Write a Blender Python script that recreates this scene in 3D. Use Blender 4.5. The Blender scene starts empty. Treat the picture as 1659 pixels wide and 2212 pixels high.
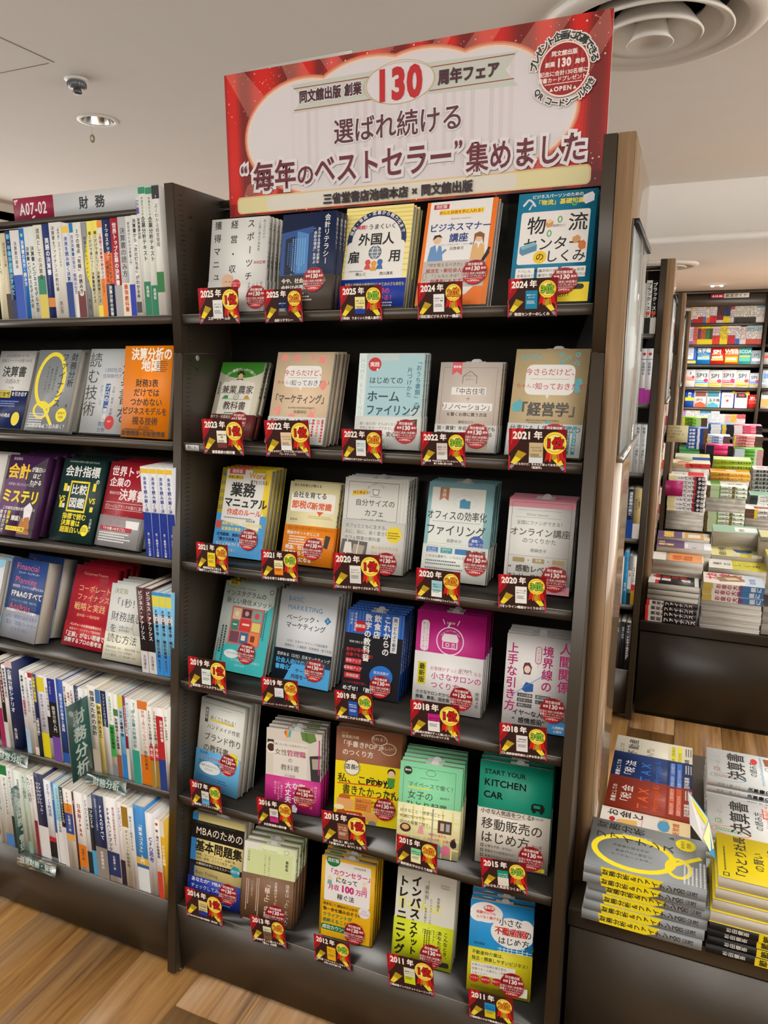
import bpy, math, random
import numpy as np
from mathutils import Matrix, Vector
PI = math.pi
C = bpy.context.scene.collection
# ------------------------------------------------------------------ camera
CX, CY, FPX = 829.5, 1106.0, 1568.8218
CAM = np.array([1.0414, -1.3471, 1.4804])
def _cam_axes(a=0.3937, b=0.2126, c=-0.0018):
    ca, sa, cb, sb, cc, sc = math.cos(a), math.sin(a), math.cos(b), math.sin(b), math.cos(c), math.sin(c)
    R = np.array([[ca, -sa, 0], [sa, ca, 0], [0, 0, 1]]) @ np.array([[1, 0, 0], [0, cb, sb], [0, -sb, cb]])
    r, f, u = R[:, 0], R[:, 1], R[:, 2]
    return r * cc + u * sc, f, -r * sc + u * cc
RGT, FWD, UPV = _cam_axes()
cd = bpy.data.cameras.new('camera'); cam = bpy.data.objects.new('camera', cd); C.objects.link(cam)
cd.sensor_fit = 'HORIZONTAL'; cd.sensor_width = 36.0; cd.lens = FPX / 1659 * 36.0
cd.clip_start = 0.02; cd.clip_end = 60
cam.matrix_world = Matrix(((RGT[0], UPV[0], -FWD[0], CAM[0]), (RGT[1], UPV[1], -FWD[1], CAM[1]), (RGT[2], UPV[2], -FWD[2], CAM[2]), (0, 0, 0, 1)))
bpy.context.scene.camera = cam
def ray(px, py): return FWD + RGT * (px - CX) / FPX - UPV * (py - CY) / FPX
def atY(px, py, Y):
    d = ray(px, py); return CAM + d * (Y - CAM[1]) / d[1]
def atZ(px, py, Z):
    d = ray(px, py); return CAM + d * (Z - CAM[2]) / d[2]
# ------------------------------------------------------------------ view, world, lights
sc = bpy.context.scene
sc.view_settings.view_transform = 'Standard'; sc.view_settings.look = 'None'
sc.view_settings.gamma = 1; sc.view_settings.use_curve_mapping = False
sc.view_settings.exposure = 0.55
wd = bpy.data.worlds.new('store_ambience'); sc.world = wd; wd.use_nodes = True
wd.node_tree.nodes['Background'].inputs[0].default_value = (1.0, 0.965, 0.92, 1)
wd.node_tree.nodes['Background'].inputs[1].default_value = 2.9
HC, HL = 2.60, 2.222            # raised and lowered ceiling
def ceiling_lamp(x, y, z, size, power, col=(1.0, 0.96, 0.90), spread=150):
    l = bpy.data.lights.new('ceiling_lamp', 'AREA'); l.shape = 'DISK'; l.size = size; l.energy = power; l.color = col
    l.spread = math.radians(spread)
    o = bpy.data.objects.new('ceiling_lamp', l); C.objects.link(o); o.location = (x, y, z)
    return o
for (x, y, s, p_) in [(-1.6, -1.5, 1.0, 10), (0.2, -1.6, 1.0, 11), (2.0, -1.5, 1.0, 10), (-.4, -3.2, 1.0, 12), (1.9, -3.2, 1.0, 10),
                      (2.6, 0.9, .8, 9), (-2.4, 1.2, .6, 6)]:
    ceiling_lamp(x, y, HC - .02, s, p_ * 1.15)
for (x, y, p_) in [(2.4, 2.9, 18), (2.9, 5.2, 26), (1.6, 6.9, 42), (3.2, 7.2, 30)]:
    ceiling_lamp(x, y, (HC if y < 4.2 else HL) - .03, .3, p_, (1, .97, .93))
# ------------------------------------------------------------------ materials
def hexcol(h):
    h = NAMED.get(h, h)
    if len(h) == 3: h = ''.join(q * 2 for q in h)
    o = []
    for i in (0, 2, 4):
        v = int(h[i:i + 2], 16) / 255
        o.append(v / 12.92 if v <= .04045 else ((v + .055) / 1.055) ** 2.4)
    return tuple(o)
NAMED = dict(w='ebebe6', k='22211f', r='c41f2b', b='1f4fa0', n='1c2d5c', y='f2d91f', g='1f7a45', o='f07818', t='1f8a84', p='c2247f',
             gy='8f9494', lg='c9ccca', c='efe6cc', bn='6b4630', gd='b8902c', lb='57a9de', W='ffffff', dg='4a4a48')
def mat(name):
    m = bpy.data.materials.new(name); m.use_nodes = True
    return m, m.node_tree, m.node_tree.nodes['Principled BSDF']
def N(nt, typ, **k):
    n = nt.nodes.new(typ)
    for a, v in k.items(): setattr(n, a, v)
    return n
def print_mat(name, rough, spec=.5, coat=0.0):
    m, nt, b = mat(name)
    a = N(nt, 'ShaderNodeAttribute', attribute_name='ink'); nt.links.new(a.outputs['Color'], b.inputs['Base Color'])
    b.inputs['Roughness'].default_value = rough; b.inputs['Specular IOR Level'].default_value = spec
    b.inputs['Coat Weight'].default_value = coat; b.inputs['Coat Roughness'].default_value = .12
    return m
M = {}
M['print'] = print_mat('printed_cover', .42, .35, .0)
M['matte'] = print_mat('matte_print', .6, .15)
def solid(name, col, rough=.5, metal=0.0, bump=0.0, bscale=300, var=0.0, spec=.5, coat=0.0):
    m, nt, b = mat(name)
    b.inputs['Base Color'].default_value = (*col, 1); b.inputs['Roughness'].default_value = rough
    b.inputs['Metallic'].default_value = metal; b.inputs['Specular IOR Level'].default_value = spec
    b.inputs['Coat Weight'].default_value = coat
    tc = N(nt, 'ShaderNodeTexCoord')
    no = N(nt, 'ShaderNodeTexNoise'); no.inputs['Scale'].default_value = bscale; no.inputs['Detail'].default_value = 4
    nt.links.new(tc.outputs['Object'], no.inputs['Vector'])
    if bump:
        bu = N(nt, 'ShaderNodeBump'); bu.inputs['Strength'].default_value = bump; bu.inputs['Distance'].default_value = .0006
        nt.links.new(no.outputs['Fac'], bu.inputs['Height']); nt.links.new(bu.outputs['Normal'], b.inputs['Normal'])
    n2 = N(nt, 'ShaderNodeTexNoise'); n2.inputs['Scale'].default_value = 6
    nt.links.new(tc.outputs['Object'], n2.inputs['Vector'])
    mr = N(nt, 'ShaderNodeMapRange'); mr.inputs[3].default_value = 1 - max(var, .02); mr.inputs[4].default_value = 1 + max(var, .02)
    nt.links.new(n2.outputs['Fac'], mr.inputs[0])
    mx = N(nt, 'ShaderNodeMix', data_type='RGBA', blend_type='MULTIPLY'); mx.inputs[0].default_value = 1
    mx.inputs[6].default_value = (*col, 1); nt.links.new(mr.outputs[0], mx.inputs[7]); nt.links.new(mx.outputs[2], b.inputs['Base Color'])
    return m
M['metal'] = solid('dark_painted_steel', (.043, .032, .021), .38, 0, .25, 900, .06, spec=.75)
M['metal_in'] = solid('dark_glossy_steel_panel', (.032, .029, .025), .22, 0, .05, 500, .05)
M['rim'] = solid('worn_bright_steel_edge', (.30, .27, .23), .35, .3)
M['black'] = solid('black_plastic', (.008, .008, .008), .4)
M['white'] = solid('white_plastic', (.72, .70, .66), .45)
M['ceil'] = solid('ceiling_paint', (.80, .765, .715), .9, 0, .15, 60, .02)
M['vent'] = solid('painted_vent_metal', (.70, .66, .60), .5)
M['chrome'] = solid('polished_reflector', (.75, .74, .72), .15, 1.0)
M['alu'] = solid('brushed_aluminium', (.42, .42, .41), .3, .8)
M['card'] = solid('plain_card', (.55, .53, .40), .7)
def pages_mat():
    m, nt, b = mat('page_block_edge')
    tc = N(nt, 'ShaderNodeTexCoord'); mp = N(nt, 'ShaderNodeMapping'); mp.inputs['Scale'].default_value = (6, 2600, 6)
    no = N(nt, 'ShaderNodeTexNoise'); no.inputs['Scale'].default_value = 1; no.inputs['Detail'].default_value = 2
    cr = N(nt, 'ShaderNodeValToRGB'); cr.color_ramp.elements[0].color = (.42, .38, .31, 1); cr.color_ramp.elements[1].color = (.70, .67, .60, 1)
    cr.color_ramp.elements[0].position = .3; cr.color_ramp.elements[1].position = .62
    nt.links.new(tc.outputs['Object'], mp.inputs[0]); nt.links.new(mp.outputs[0], no.inputs['Vector'])
    nt.links.new(no.outputs['Fac'], cr.inputs[0]); nt.links.new(cr.outputs[0], b.inputs['Base Color'])
    b.inputs['Roughness'].default_value = .8
    return m
M['pages'] = pages_mat()
def wood_mat(name, c0, c1, c2, axis, rough, scale=1.0, ringy=0.0, coat=0.0):
    m, nt, b = mat(name)
    tc = N(nt, 'ShaderNodeTexCoord'); mp = N(nt, 'ShaderNodeMapping')
    s = [22 * scale] * 3; s[axis] = 1.5 * scale; mp.inputs['Scale'].default_value = s
    oi = N(nt, 'ShaderNodeObjectInfo'); ad = N(nt, 'ShaderNodeVectorMath', operation='ADD')
    ml = N(nt, 'ShaderNodeVectorMath', operation='SCALE'); ml.inputs['Scale'].default_value = 7.0
    cx = N(nt, 'ShaderNodeCombineXYZ')
    for i in range(3): nt.links.new(oi.outputs['Random'], cx.inputs[i])
    nt.links.new(cx.outputs[0], ml.inputs[0]); nt.links.new(tc.outputs['Object'], ad.inputs[0]); nt.links.new(ml.outputs[0], ad.inputs[1])
    nt.links.new(ad.outputs[0], mp.inputs[0])
    n1 = N(nt, 'ShaderNodeTexNoise'); n1.inputs['Scale'].default_value = 1.0; n1.inputs['Detail'].default_value = 8; n1.inputs['Distortion'].default_value = .6 + ringy
    n1.inputs['Roughness'].default_value = .62
    mp2 = N(nt, 'ShaderNodeMapping'); s2 = [150 * scale] * 3; s2[axis] = 5 * scale; mp2.inputs['Scale'].default_value = s2
    nt.links.new(ad.outputs[0], mp2.inputs[0]); n2 = N(nt, 'ShaderNodeTexNoise'); n2.inputs['Scale'].default_value = 1; n2.inputs['Detail'].default_value = 3
    nt.links.new(mp.outputs[0], n1.inputs['Vector']); nt.links.new(mp2.outputs[0], n2.inputs['Vector'])
    mxf = N(nt, 'ShaderNodeMix', data_type='FLOAT'); mxf.inputs[0].default_value = .35
    nt.links.new(n1.outputs['Fac'], mxf.inputs[2]); nt.links.new(n2.outputs['Fac'], mxf.inputs[3])
    cr = N(nt, 'ShaderNodeValToRGB'); e = cr.color_ramp.elements
    e[0].position = .34; e[0].color = (*c0, 1); e[1].position = .66; e[1].color = (*c2, 1)
    k = cr.color_ramp.elements.new(.48); k.color = (*c1, 1)
    nt.links.new(mxf.outputs[0], cr.inputs[0])
    mr = N(nt, 'ShaderNodeMapRange'); mr.inputs[3].default_value = .90; mr.inputs[4].default_value = 1.06; nt.links.new(oi.outputs['Random'], mr.inputs[0])
    mx = N(nt, 'ShaderNodeMix', data_type='RGBA', blend_type='MULTIPLY'); mx.inputs[0].default_value = 1
    nt.links.new(cr.outputs[0], mx.inputs[6]); nt.links.new(mr.outputs[0], mx.inputs[7]); nt.links.new(mx.outputs[2], b.inputs['Base Color'])
    bu = N(nt, 'ShaderNodeBump'); bu.inputs['Strength'].default_value = .15; bu.inputs['Distance'].default_value = .0004
    nt.links.new(n2.outputs['Fac'], bu.inputs['Height']); nt.links.new(bu.outputs['Normal'], b.inputs['Normal'])
    b.inputs['Roughness'].default_value = rough; b.inputs['Coat Weight'].default_value = coat; b.inputs['Coat Roughness'].default_value = .1
    return m
M['floor'] = wood_mat('oak_floor_plank', (.11, .045, .010), (.33, .165, .048), (.48, .275, .095), 1, .42, .55, .9)
M['oak'] = wood_mat('oak_end_panel_edge', (.15, .085, .040), (.27, .165, .085), (.36, .23, .125), 2, .45, 1.0, .2)
M['oakface'] = wood_mat('glossy_oak_end_panel', (.17, .105, .055), (.29, .185, .10), (.38, .25, .145), 2, .17, 1.0, .2, .6)
def thin_clear(name, tint, rough=.03, k=.10):
    m = bpy.data.materials.new(name); m.use_nodes = True; nt = m.node_tree; nt.nodes.clear()
    tr = N(nt, 'ShaderNodeBsdfTransparent'); tr.inputs[0].default_value = (*tint, 1); gl = N(nt, 'ShaderNodeBsdfGlossy'); gl.inputs['Roughness'].default_value = rough
    lw = N(nt, 'ShaderNodeLayerWeight'); lw.inputs[0].default_value = .5; pw = N(nt, 'ShaderNodeMath', operation='POWER'); pw.inputs[1].default_value = 5; fr = N(nt, 'ShaderNodeMath', operation='MULTIPLY_ADD'); fr.inputs[1].default_value = .75; fr.inputs[2].default_value = .03
    nt.links.new(lw.outputs['Facing'], pw.inputs[0]); nt.links.new(pw.outputs[0], fr.inputs[0]); mx = N(nt, 'ShaderNodeMixShader'); ou = N(nt, 'ShaderNodeOutputMaterial')
    nt.links.new(fr.outputs[0], mx.inputs[0]); nt.links.new(tr.outputs[0], mx.inputs[1]); nt.links.new(gl.outputs[0], mx.inputs[2]); nt.links.new(mx.outputs[0], ou.inputs[0])
    return m
M['acrylic'] = thin_clear('clear_acrylic', (.95, .97, .96))
def emis(name, col, s):
    m, nt, b = mat(name); b.inputs['Emission Color'].default_value = (*col, 1); b.inputs['Emission Strength'].default_value = s; return m
M['led'] = emis('led_diffuser', (1, .98, .93), 3.0)
# ------------------------------------------------------------------ mesh building
class MB:
    def __init__(s): s.V = []; s.n = 0; s.I = []; s.T = []; s.K = []; s.S = []
    def add(s, V, F, col=(.5, .5, .5), mi=0):
        V = np.asarray(V, float).reshape(-1, 3)
        F = np.asarray(F, int)
        s.V.append(V); s.I.append((F + s.n).ravel()); s.T.append(np.full(len(F), F.shape[1], int))
        s.K.append(np.tile(np.array(col, float), (len(F), 1))); s.S.append(np.full(len(F), mi, int)); s.n += len(V)
    def poly(s, pts, col=(.5, .5, .5), mi=0): s.add(pts, [list(range(len(pts)))], col, mi)
    def box(s, a, b, col=(.5, .5, .5), mi=0):
        x0, y0, z0 = a; x1, y1, z1 = b
        V = [(x0, y0, z0), (x1, y0, z0), (x1, y1, z0), (x0, y1, z0), (x0, y0, z1), (x1, y0, z1), (x1, y1, z1), (x0, y1, z1)]
        s.add(V, [(0, 3, 2, 1), (4, 5, 6, 7), (0, 1, 5, 4), (1, 2, 6, 5), (2, 3, 7, 6), (3, 0, 4, 7)], col, mi)
    def bbox(s, a, b, r=.001, col=(.5, .5, .5), mi=0):      # box with chamfered edges
        a = np.array(a, float); b = np.array(b, float)
        bm = bmesh.new(); bmesh.ops.create_cube(bm, size=1)
        for v in bm.verts: v.co = Vector([(a[i] + b[i]) / 2 + v.co[i] * (b[i] - a[i]) for i in range(3)])
        bmesh.ops.bevel(bm, geom=bm.edges[:], offset=r, segments=2, affect='EDGES')
        s.addbm(bm, col, mi)
    def addbm(s, bm, col, mi=0):
        V = [v.co[:] for v in bm.verts]; bm.verts.index_update()
        base = s.n; s.V.append(np.array(V, float).reshape(-1, 3)); s.n += len(V)
        for f in bm.faces:
            s.I.append(np.array([v.index for v in f.verts]) + base); s.T.append(np.array([len(f.verts)]))
            s.K.append(np.array([col], float)); s.S.append(np.array([mi]))
        bm.free()
    def prism(s, pts, axis, a, b, col=(.5, .5, .5), mi=0):   # pts 2D in the other two axes
        n = len(pts); V = []
        for t in (a, b):
            for q in pts:
                v = list(q); v.insert(axis, t); V.append(v)
        s.poly(V[:n][::-1] if axis != 1 else V[:n], col, mi); s.poly(V[n:] if axis != 1 else V[n:][::-1], col, mi)
        F = [(i, (i + 1) % n, n + (i + 1) % n, n + i) for i in range(n)]
        if axis == 1: F = [f[::-1] for f in F]
        s.add(V, F, col, mi)
    def lathe(s, prof, cx, cy, n=48, col=(.5, .5, .5), mi=0):
        V = []
        for r, z in prof:
            for i in range(n):
                a = 2 * PI * i / n; V.append((cx + r * math.cos(a), cy + r * math.sin(a), z))
        F = []
        for k in range(len(prof) - 1):
            for i in range(n): F.append((k * n + i, k * n + (i + 1) % n, (k + 1) * n + (i + 1) % n, (k + 1) * n + i))
        s.add(V, F, col, mi)
    def mesh(s, name, mats, smooth=False):
        me = bpy.data.meshes.new(name)
        if not s.V: return me
        V = np.concatenate(s.V); I = np.concatenate(s.I); T = np.concatenate(s.T); K = np.concatenate(s.K); S = np.concatenate(s.S)
        me.vertices.add(len(V)); me.vertices.foreach_set('co', V.ravel())
        me.loops.add(len(I)); me.loops.foreach_set('vertex_index', I)
        me.polygons.add(len(T)); st = np.concatenate([[0], np.cumsum(T)[:-1]])
        me.polygons.foreach_set('loop_start', st); me.polygons.foreach_set('material_index', S)
        if smooth: me.polygons.foreach_set('use_smooth', np.ones(len(T), bool))
        for m in (mats if isinstance(mats, (list, tuple)) else [mats]): me.materials.append(m)
        at = me.attributes.new('ink', 'FLOAT_COLOR', 'FACE')
        at.data.foreach_set('color', np.concatenate([K, np.ones((len(K), 1))], 1).ravel())
        me.update(calc_edges=True)
        return me
import bmesh
def obj(name, mesh, parent=None, **k):
    o = bpy.data.objects.new(name, mesh); C.objects.link(o)
    if parent: o.parent = parent
    for a, v in k.items(): o[a] = v
    return o
def thing(name, label, cat, loc=(0, 0, 0), group=None, mesh=None):
    o = bpy.data.objects.new(name, mesh); C.objects.link(o); o.location = loc
    o['label'] = label; o['category'] = cat
    if group: o['group'] = group
    return o
def struct(name, mesh, parent=None):
    o = bpy.data.objects.new(name, mesh); C.objects.link(o)
    if parent: o.parent = parent
    else: o['kind'] = 'structure'
    return o
# ------------------------------------------------------------------ glyphs and flat print
GL = {}
def preload(chars):
    obs = []
    for ch in sorted(set(chars) - set(' ~\n')):
        if ch in GL: continue
        c = bpy.data.curves.new('g', 'FONT'); c.body = ch; c.size = 1; c.resolution_u = 3
        o = bpy.data.objects.new('g', c); C.objects.link(o); obs.append((ch, o, c))
    bpy.context.view_layer.update(); dg = bpy.context.evaluated_depsgraph_get()
    for ch, o, c in obs:
        me = bpy.data.meshes.new_from_object(o.evaluated_get(dg))
        V = np.array([v.co[:2] for v in me.vertices]).reshape(-1, 2)
        me.calc_loop_triangles()
        T = np.array([t.vertices[:] for t in me.loop_triangles], int).reshape(-1, 3)
        # make triangles face +z and find boundary edges
        if len(T):
            a, b, d = V[T[:, 0]], V[T[:, 1]], V[T[:, 2]]
            ar = (b[:, 0] - a[:, 0]) * (d[:, 1] - a[:, 1]) - (b[:, 1] - a[:, 1]) * (d[:, 0] - a[:, 0])
            T[ar < 0] = T[ar < 0][:, ::-1]
        cnt = {}
        key = [tuple(np.round(v, 5)) for v in V]
        for t in T:
            for i in range(3):
                k = (key[t[i]], key[t[(i + 1) % 3]]); cnt[k] = cnt.get(k, 0) + 1
        E = np.array([[k[0], k[1]] for k in cnt if (k[1], k[0]) not in cnt]).reshape(-1, 2, 2)
        full = ord(ch) > 0x2000
        adv = 1.0 if full else (max(.26, V[:, 0].max() + V[:, 0].min()) + .02 if len(V) else .3)
        GL[ch] = [V, T, E, adv, {}]
        bpy.data.meshes.remove(me)
    for ch, o, c in obs:
        bpy.data.objects.remove(o); bpy.data.curves.remove(c)
def glyph(ch, d):
    g = GL[ch]
    if d <= 0: return g[0], g[1], None
    if d not in g[4]:
        E = g[2]
        if len(E):
            t = E[:, 1] - E[:, 0]; L = np.linalg.norm(t, axis=1, keepdims=True) + 1e-9; t = t / L; n = np.stack([t[:, 1], -t[:, 0]], 1)
            out, inn = {}, {}
            for i, e in enumerate(E): out.setdefault(tuple(e[0]), n[i]); inn.setdefault(tuple(e[1]), n[i])
            def mit(p, own):
                n1 = inn.get(tuple(p), own); n2 = out.get(tuple(p), own); m = (n1 + n2) / max(.45, 1 + float(n1 @ n2)); return m
            ma = np.array([mit(e[0], n[i]) for i, e in enumerate(E)]); mb_ = np.array([mit(e[1], n[i]) for i, e in enumerate(E)])
            q = np.stack([E[:, 0] - ma * .006, E[:, 1] - mb_ * .006, E[:, 1] + mb_ * d, E[:, 0] + ma * d], 1)[:, ::-1]
            cl = (np.round(np.arctan2(n[:, 1], n[:, 0]) / (PI / 2)).astype(int)) % 4 if d <= .05 else np.arange(len(E)) * 7 % 24
            g[4][d] = (q, cl)
        else: g[4][d] = (np.zeros((0, 4, 2)), np.zeros(0, int))
    return g[0], g[1], g[4][d]
def clip_poly(P, w, h):
    P = [tuple(p) for p in P]
    for ax, lim, sg in ((0, 0, 1), (0, w, -1), (1, 0, 1), (1, h, -1)):
        O = []
        for i in range(len(P)):
            a, b = P[i - 1], P[i]
            ia, ib = (a[ax] - lim) * sg >= -1e-9, (b[ax] - lim) * sg >= -1e-9
            if ia != ib:
                t = (lim - a[ax]) / (b[ax] - a[ax]); O.append((a[0] + t * (b[0] - a[0]), a[1] + t * (b[1] - a[1])))
            if ib: O.append(b)
        P = O
        if not P: return []
    return P
VROT = set('ー〜～()（）「」『』[]【】-–—…=')
class Art:
    """flat print: 2D marks in face units (x right, y down), each mark one thin layer above the last"""
    DZ = 1.6e-5
    def __init__(s, w, h): s.w = w; s.h = h; s.L = []; s.k = 1; s.rnd = random.Random(int(w * 977 + h * 31))
    def put(s, V, F, col, k=None): s.L.append((np.asarray(V, float), np.asarray(F, int), col, s.k if k is None else k))
    def poly(s, P, col, clip=True, inc=True):
        if clip: P = clip_poly(P, s.w, s.h)
        if len(P) < 3: return
        A = sum(P[i - 1][0] * P[i][1] - P[i][0] * P[i - 1][1] for i in range(len(P)))
        if A > 0: P = P[::-1]           # y down: make them face the viewer
        s.put(P, [list(range(len(P)))], col)
        if inc: s.k += 1
    def rect(s, x, y, w, h, col, inc=True): s.poly([(x, y), (x + w, y), (x + w, y + h), (x, y + h)], col, True, inc)
    def ell(s, x, y, rx, ry, col, n=28): s.poly([(x + rx * math.cos(2 * PI * i / n), y + ry * math.sin(2 * PI * i / n)) for i in range(n)], col)
    def burst(s, x, y, r, n, col, d=.9):
        P = []
        for i in range(2 * n):
            q = r * (1 if i % 2 else d); P.append((x + q * math.cos(PI * i / n), y + q * math.sin(PI * i / n)))
        for i in range(2 * n): s.poly([(x, y), P[i], P[(i + 1) % (2 * n)]], col, True, False)
        s.k += 1
    def rrect(s, x, y, w, h, r, col):
        P = []
        for cx, cy, a0 in ((x + w - r, y + r, -90), (x + w - r, y + h - r, 0), (x + r, y + h - r, 90), (x + r, y + r, 180)):
            for j in range(5): a = math.radians(a0 + j * 22.5); P.append((cx + r * math.cos(a), cy + r * math.sin(a)))
        s.poly(P, col)
    def line(s, x1, y1, x2, y2, w, col, inc=True):
        d = math.hypot(x2 - x1, y2 - y1) + 1e-9; nx, ny = -(y2 - y1) / d * w / 2, (x2 - x1) / d * w / 2
        s.poly([(x1 + nx, y1 + ny), (x2 + nx, y2 + ny), (x2 - nx, y2 - ny), (x1 - nx, y1 - ny)], col, True, inc)
    def frame(s, x, y, w, h, t, col):
        for a in ((x, y, w, t), (x, y + h - t, w, t), (x, y, t, h), (x + w - t, y, t, h)): s.rect(*a, col, False)
        s.k += 1
    def ring(s, x, y, rx, ry, t, col, n=28):
        for i in range(n):
            a, b = 2 * PI * i / n, 2 * PI * (i + 1) / n
            s.poly([(x + rx * math.cos(a), y + ry * math.sin(a)), (x + rx * math.cos(b), y + ry * math.sin(b)),
                    (x + (rx - t) * math.cos(b), y + (ry - t) * math.sin(b)), (x + (rx - t) * math.cos(a), y + (ry - t) * math.sin(a))], col, True, False)
        s.k += 1
    def ch(s, c, x, y, sz, col, d=0, rot=0, sx=1.0, par=0):
        """glyph box top-left at (x,y), em size sz; rot in degrees clockwise about the box centre"""
        if c not in GL: return
        if x < -.12 * sz or x + sz * min(1, GL[c][3]) * sx > s.w + .12 * sz or y < -.2 * sz or y + sz > s.h + .12 * sz: return
        V, T, Q = glyph(c, d)
        a = math.radians(rot); ca, sa = math.cos(a), math.sin(a)
        def mp(P):
            u = (P[..., 0] - .5) * sz * sx; v = (.5 - (P[..., 1] + .13)) * sz
            return np.stack([x + .5 * sz * sx + u * ca - v * sa, y + .5 * sz + u * sa + v * ca], -1)
        big = d > .05; kk = s.k + (10.0 if par else 0.0)
        if Q is None:
            if len(T): s.put(mp(V), T, col)
            return
        if len(T): s.put(mp(V), T, col, kk + (9.0 if big else 1.6))
        Q, cl = Q
        if len(Q):
            P = mp(Q).reshape(-1, 2); n = len(Q); idx = np.arange(n)
            for j in range(24 if big else 4):
                ii = idx[cl == j]
                if len(ii): s.L.append((P, ii[:, None] * 4 + np.arange(4)[None, :], col, kk + (.36 if big else .4) * j))
    def width(s, t, sz, sx=1.0, gap=0): return sum((.32 if c in '~ ' else GL[c][3] if c in GL else 1) * sz * sx + gap for c in t)
    def text(s, x, y, sz, t, col, d=0, al='l', slope=0, sx=1.0, gap=0, fit=True):
        W = s.width(t, sz, sx, gap)
        av = 2 * min(x, s.w - x) - 2 if al == 'c' else s.w - x - 1.5
        if W > av > 0 and fit: sx *= av / W; gap *= av / W; W = av
        if al == 'c': x -= W / 2
        if al == 'r': x -= W
        x0 = x; par = 0
        for c in t:
            a = .32 if c in '~ ' else (GL[c][3] if c in GL else 1)
            if c not in '~ ':
                xx = x
                s.ch(c, xx, y + (x - x0) * slope, sz, col, d, math.degrees(math.atan(slope)), sx, par); par = 1 - par if d > .05 else 0
            x += a * sz * sx + gap
        s.k += 1 if d <= 0 else (2.2 if d <= .05 else 20)
    def vtext(s, x, y, sz, t, col, d=0, pitch=1.04):
        need = len(t) * sz * pitch; room = s.h - y - .5
        if need > room > 0: pitch = max(.98, pitch * room / need); sz = min(sz, room / len(t) / pitch)
        for c in t:
            if c in '~ ': y += sz * .5; continue
            g = GL.get(c)
            off = 0
            if ord(c) < 0x2000 and g: off = (1 - g[3] + .05) / 2 * sz
            rot = 90 if c in VROT else 0
            dx, dy = (.55 * sz, -.5 * sz) if c in '、。' else ((.12 * sz, -.12 * sz) if c in 'っゃゅょッャュョァィゥェォ' else (0, 0))
            s.ch(c, x - sz / 2 + (off if not rot else 0) + dx, y + dy, sz, col, d, rot); y += sz * pitch * (.9 if ord(c) < 0x2000 else 1)
        s.k += 1 if d <= 0 else 2.2
    def arc(s, cx, cy, r, sz, t, col, a0, a1, d=0, inside=False):
        n = len(t)
        for i, c in enumerate(t):
            if c in '~ ': continue
            a = math.radians(a0 + (a1 - a0) * (i / (n - 1) if n > 1 else .5))
            px, py = cx + r * math.sin(a), cy - r * math.cos(a)
            g = GL.get(c); off = (1 - g[3]) / 2 * sz if (g and ord(c) < 0x2000) else 0
            s.ch(c, px - sz / 2 + off * math.cos(a), py - sz / 2, sz, col, d, math.degrees(a) + (180 if inside else 0), par=i % 2 if d > .05 else 0)
        s.k += 1 if d <= 0 else 20
    def greek(s, x, y, w, n, sz, col, vert=False):
        for i in range(n):
            p = 0.0; W = w * s.rnd.uniform(.7, 1)
            while p < W:
                l = sz * s.rnd.uniform(.55, 1.0)
                if vert: s.rect(x - i * sz * 1.5, y + p, sz * .75, l, col, False)
                else: s.rect(x + p, y + i * sz * 1.5, l, sz * .72, col, False)
                p += l + sz * .28
        s.k += 1
    def emit(s, mb, O, U, Vd, Nn, unit, mi=0, base=0.0):
        """O top-left corner, U right, Vd down, Nn outward, unit = metres per face unit"""
        O, U, Vd, Nn = (np.array(q, float) for q in (O, U, Vd, Nn))
        for V, F, col, k in s.L:
            P = O + np.outer(V[:, 0] * unit, U) + np.outer(V[:, 1] * unit, Vd) + Nn * (base + s.DZ * k)
            mb.add(P, F, col, mi)
def fnum(a): return [float(v) for v in a]
def run_art(A, src):
    for ln in src.strip().split('\n'):
        t = ln.split()
        if not t: continue
        c = t[0]
        bold = 0
        if c in 'TCVAEW' and (t[-1] == 'b' or t[-1][:2] == 'b.'):
            bold = .022 if t[-1] == 'b' else float(t[-1][1:]); t = t[:-1]
        if c == 'R': A.rect(*fnum(t[1:5]), hexcol(t[5]))
        elif c == 'O': A.ell(*fnum(t[1:5]), hexcol(t[5]))
        elif c == 'Q': A.rrect(*fnum(t[1:6]), hexcol(t[6]))
        elif c == 'L': A.line(*fnum(t[1:6]), hexcol(t[6]))
        elif c == 'P': q = fnum(t[2:]); A.poly(list(zip(q[::2], q[1::2])), hexcol(t[1]))
        elif c == 'T': A.text(float(t[1]), float(t[2]), float(t[3]), t[4], hexcol(t[5]), bold)
        elif c == 'C': A.text(float(t[1]), float(t[2]), float(t[3]), t[4], hexcol(t[5]), bold, 'c')
        elif c == 'V': A.vtext(float(t[1]), float(t[2]), float(t[3]), t[4], hexcol(t[5]), bold)
        elif c == 'W': A.vtext(float(t[1]), float(t[2]), float(t[3]), t[5], hexcol(t[6]), bold, float(t[4]))
        elif c == 'A': A.arc(*fnum(t[1:5]), t[5], hexcol(t[6]), float(t[7]), float(t[8]), bold)
        elif c == 'G': A.greek(float(t[1]), float(t[2]), float(t[3]), int(t[4]), float(t[5]), hexcol(t[6]))
        elif c == 'H': A.greek(float(t[1]), float(t[2]), float(t[3]), int(t[4]), float(t[5]), hexcol(t[6]), True)
        elif c == 'B': A.burst(*fnum(t[1:4]), int(t[4]), hexcol(t[5]))
        elif c == 'K': A.frame(*fnum(t[1:6]), hexcol(t[6]))
        elif c == 'N': A.ring(*fnum(t[1:6]), hexcol(t[6]))
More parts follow.
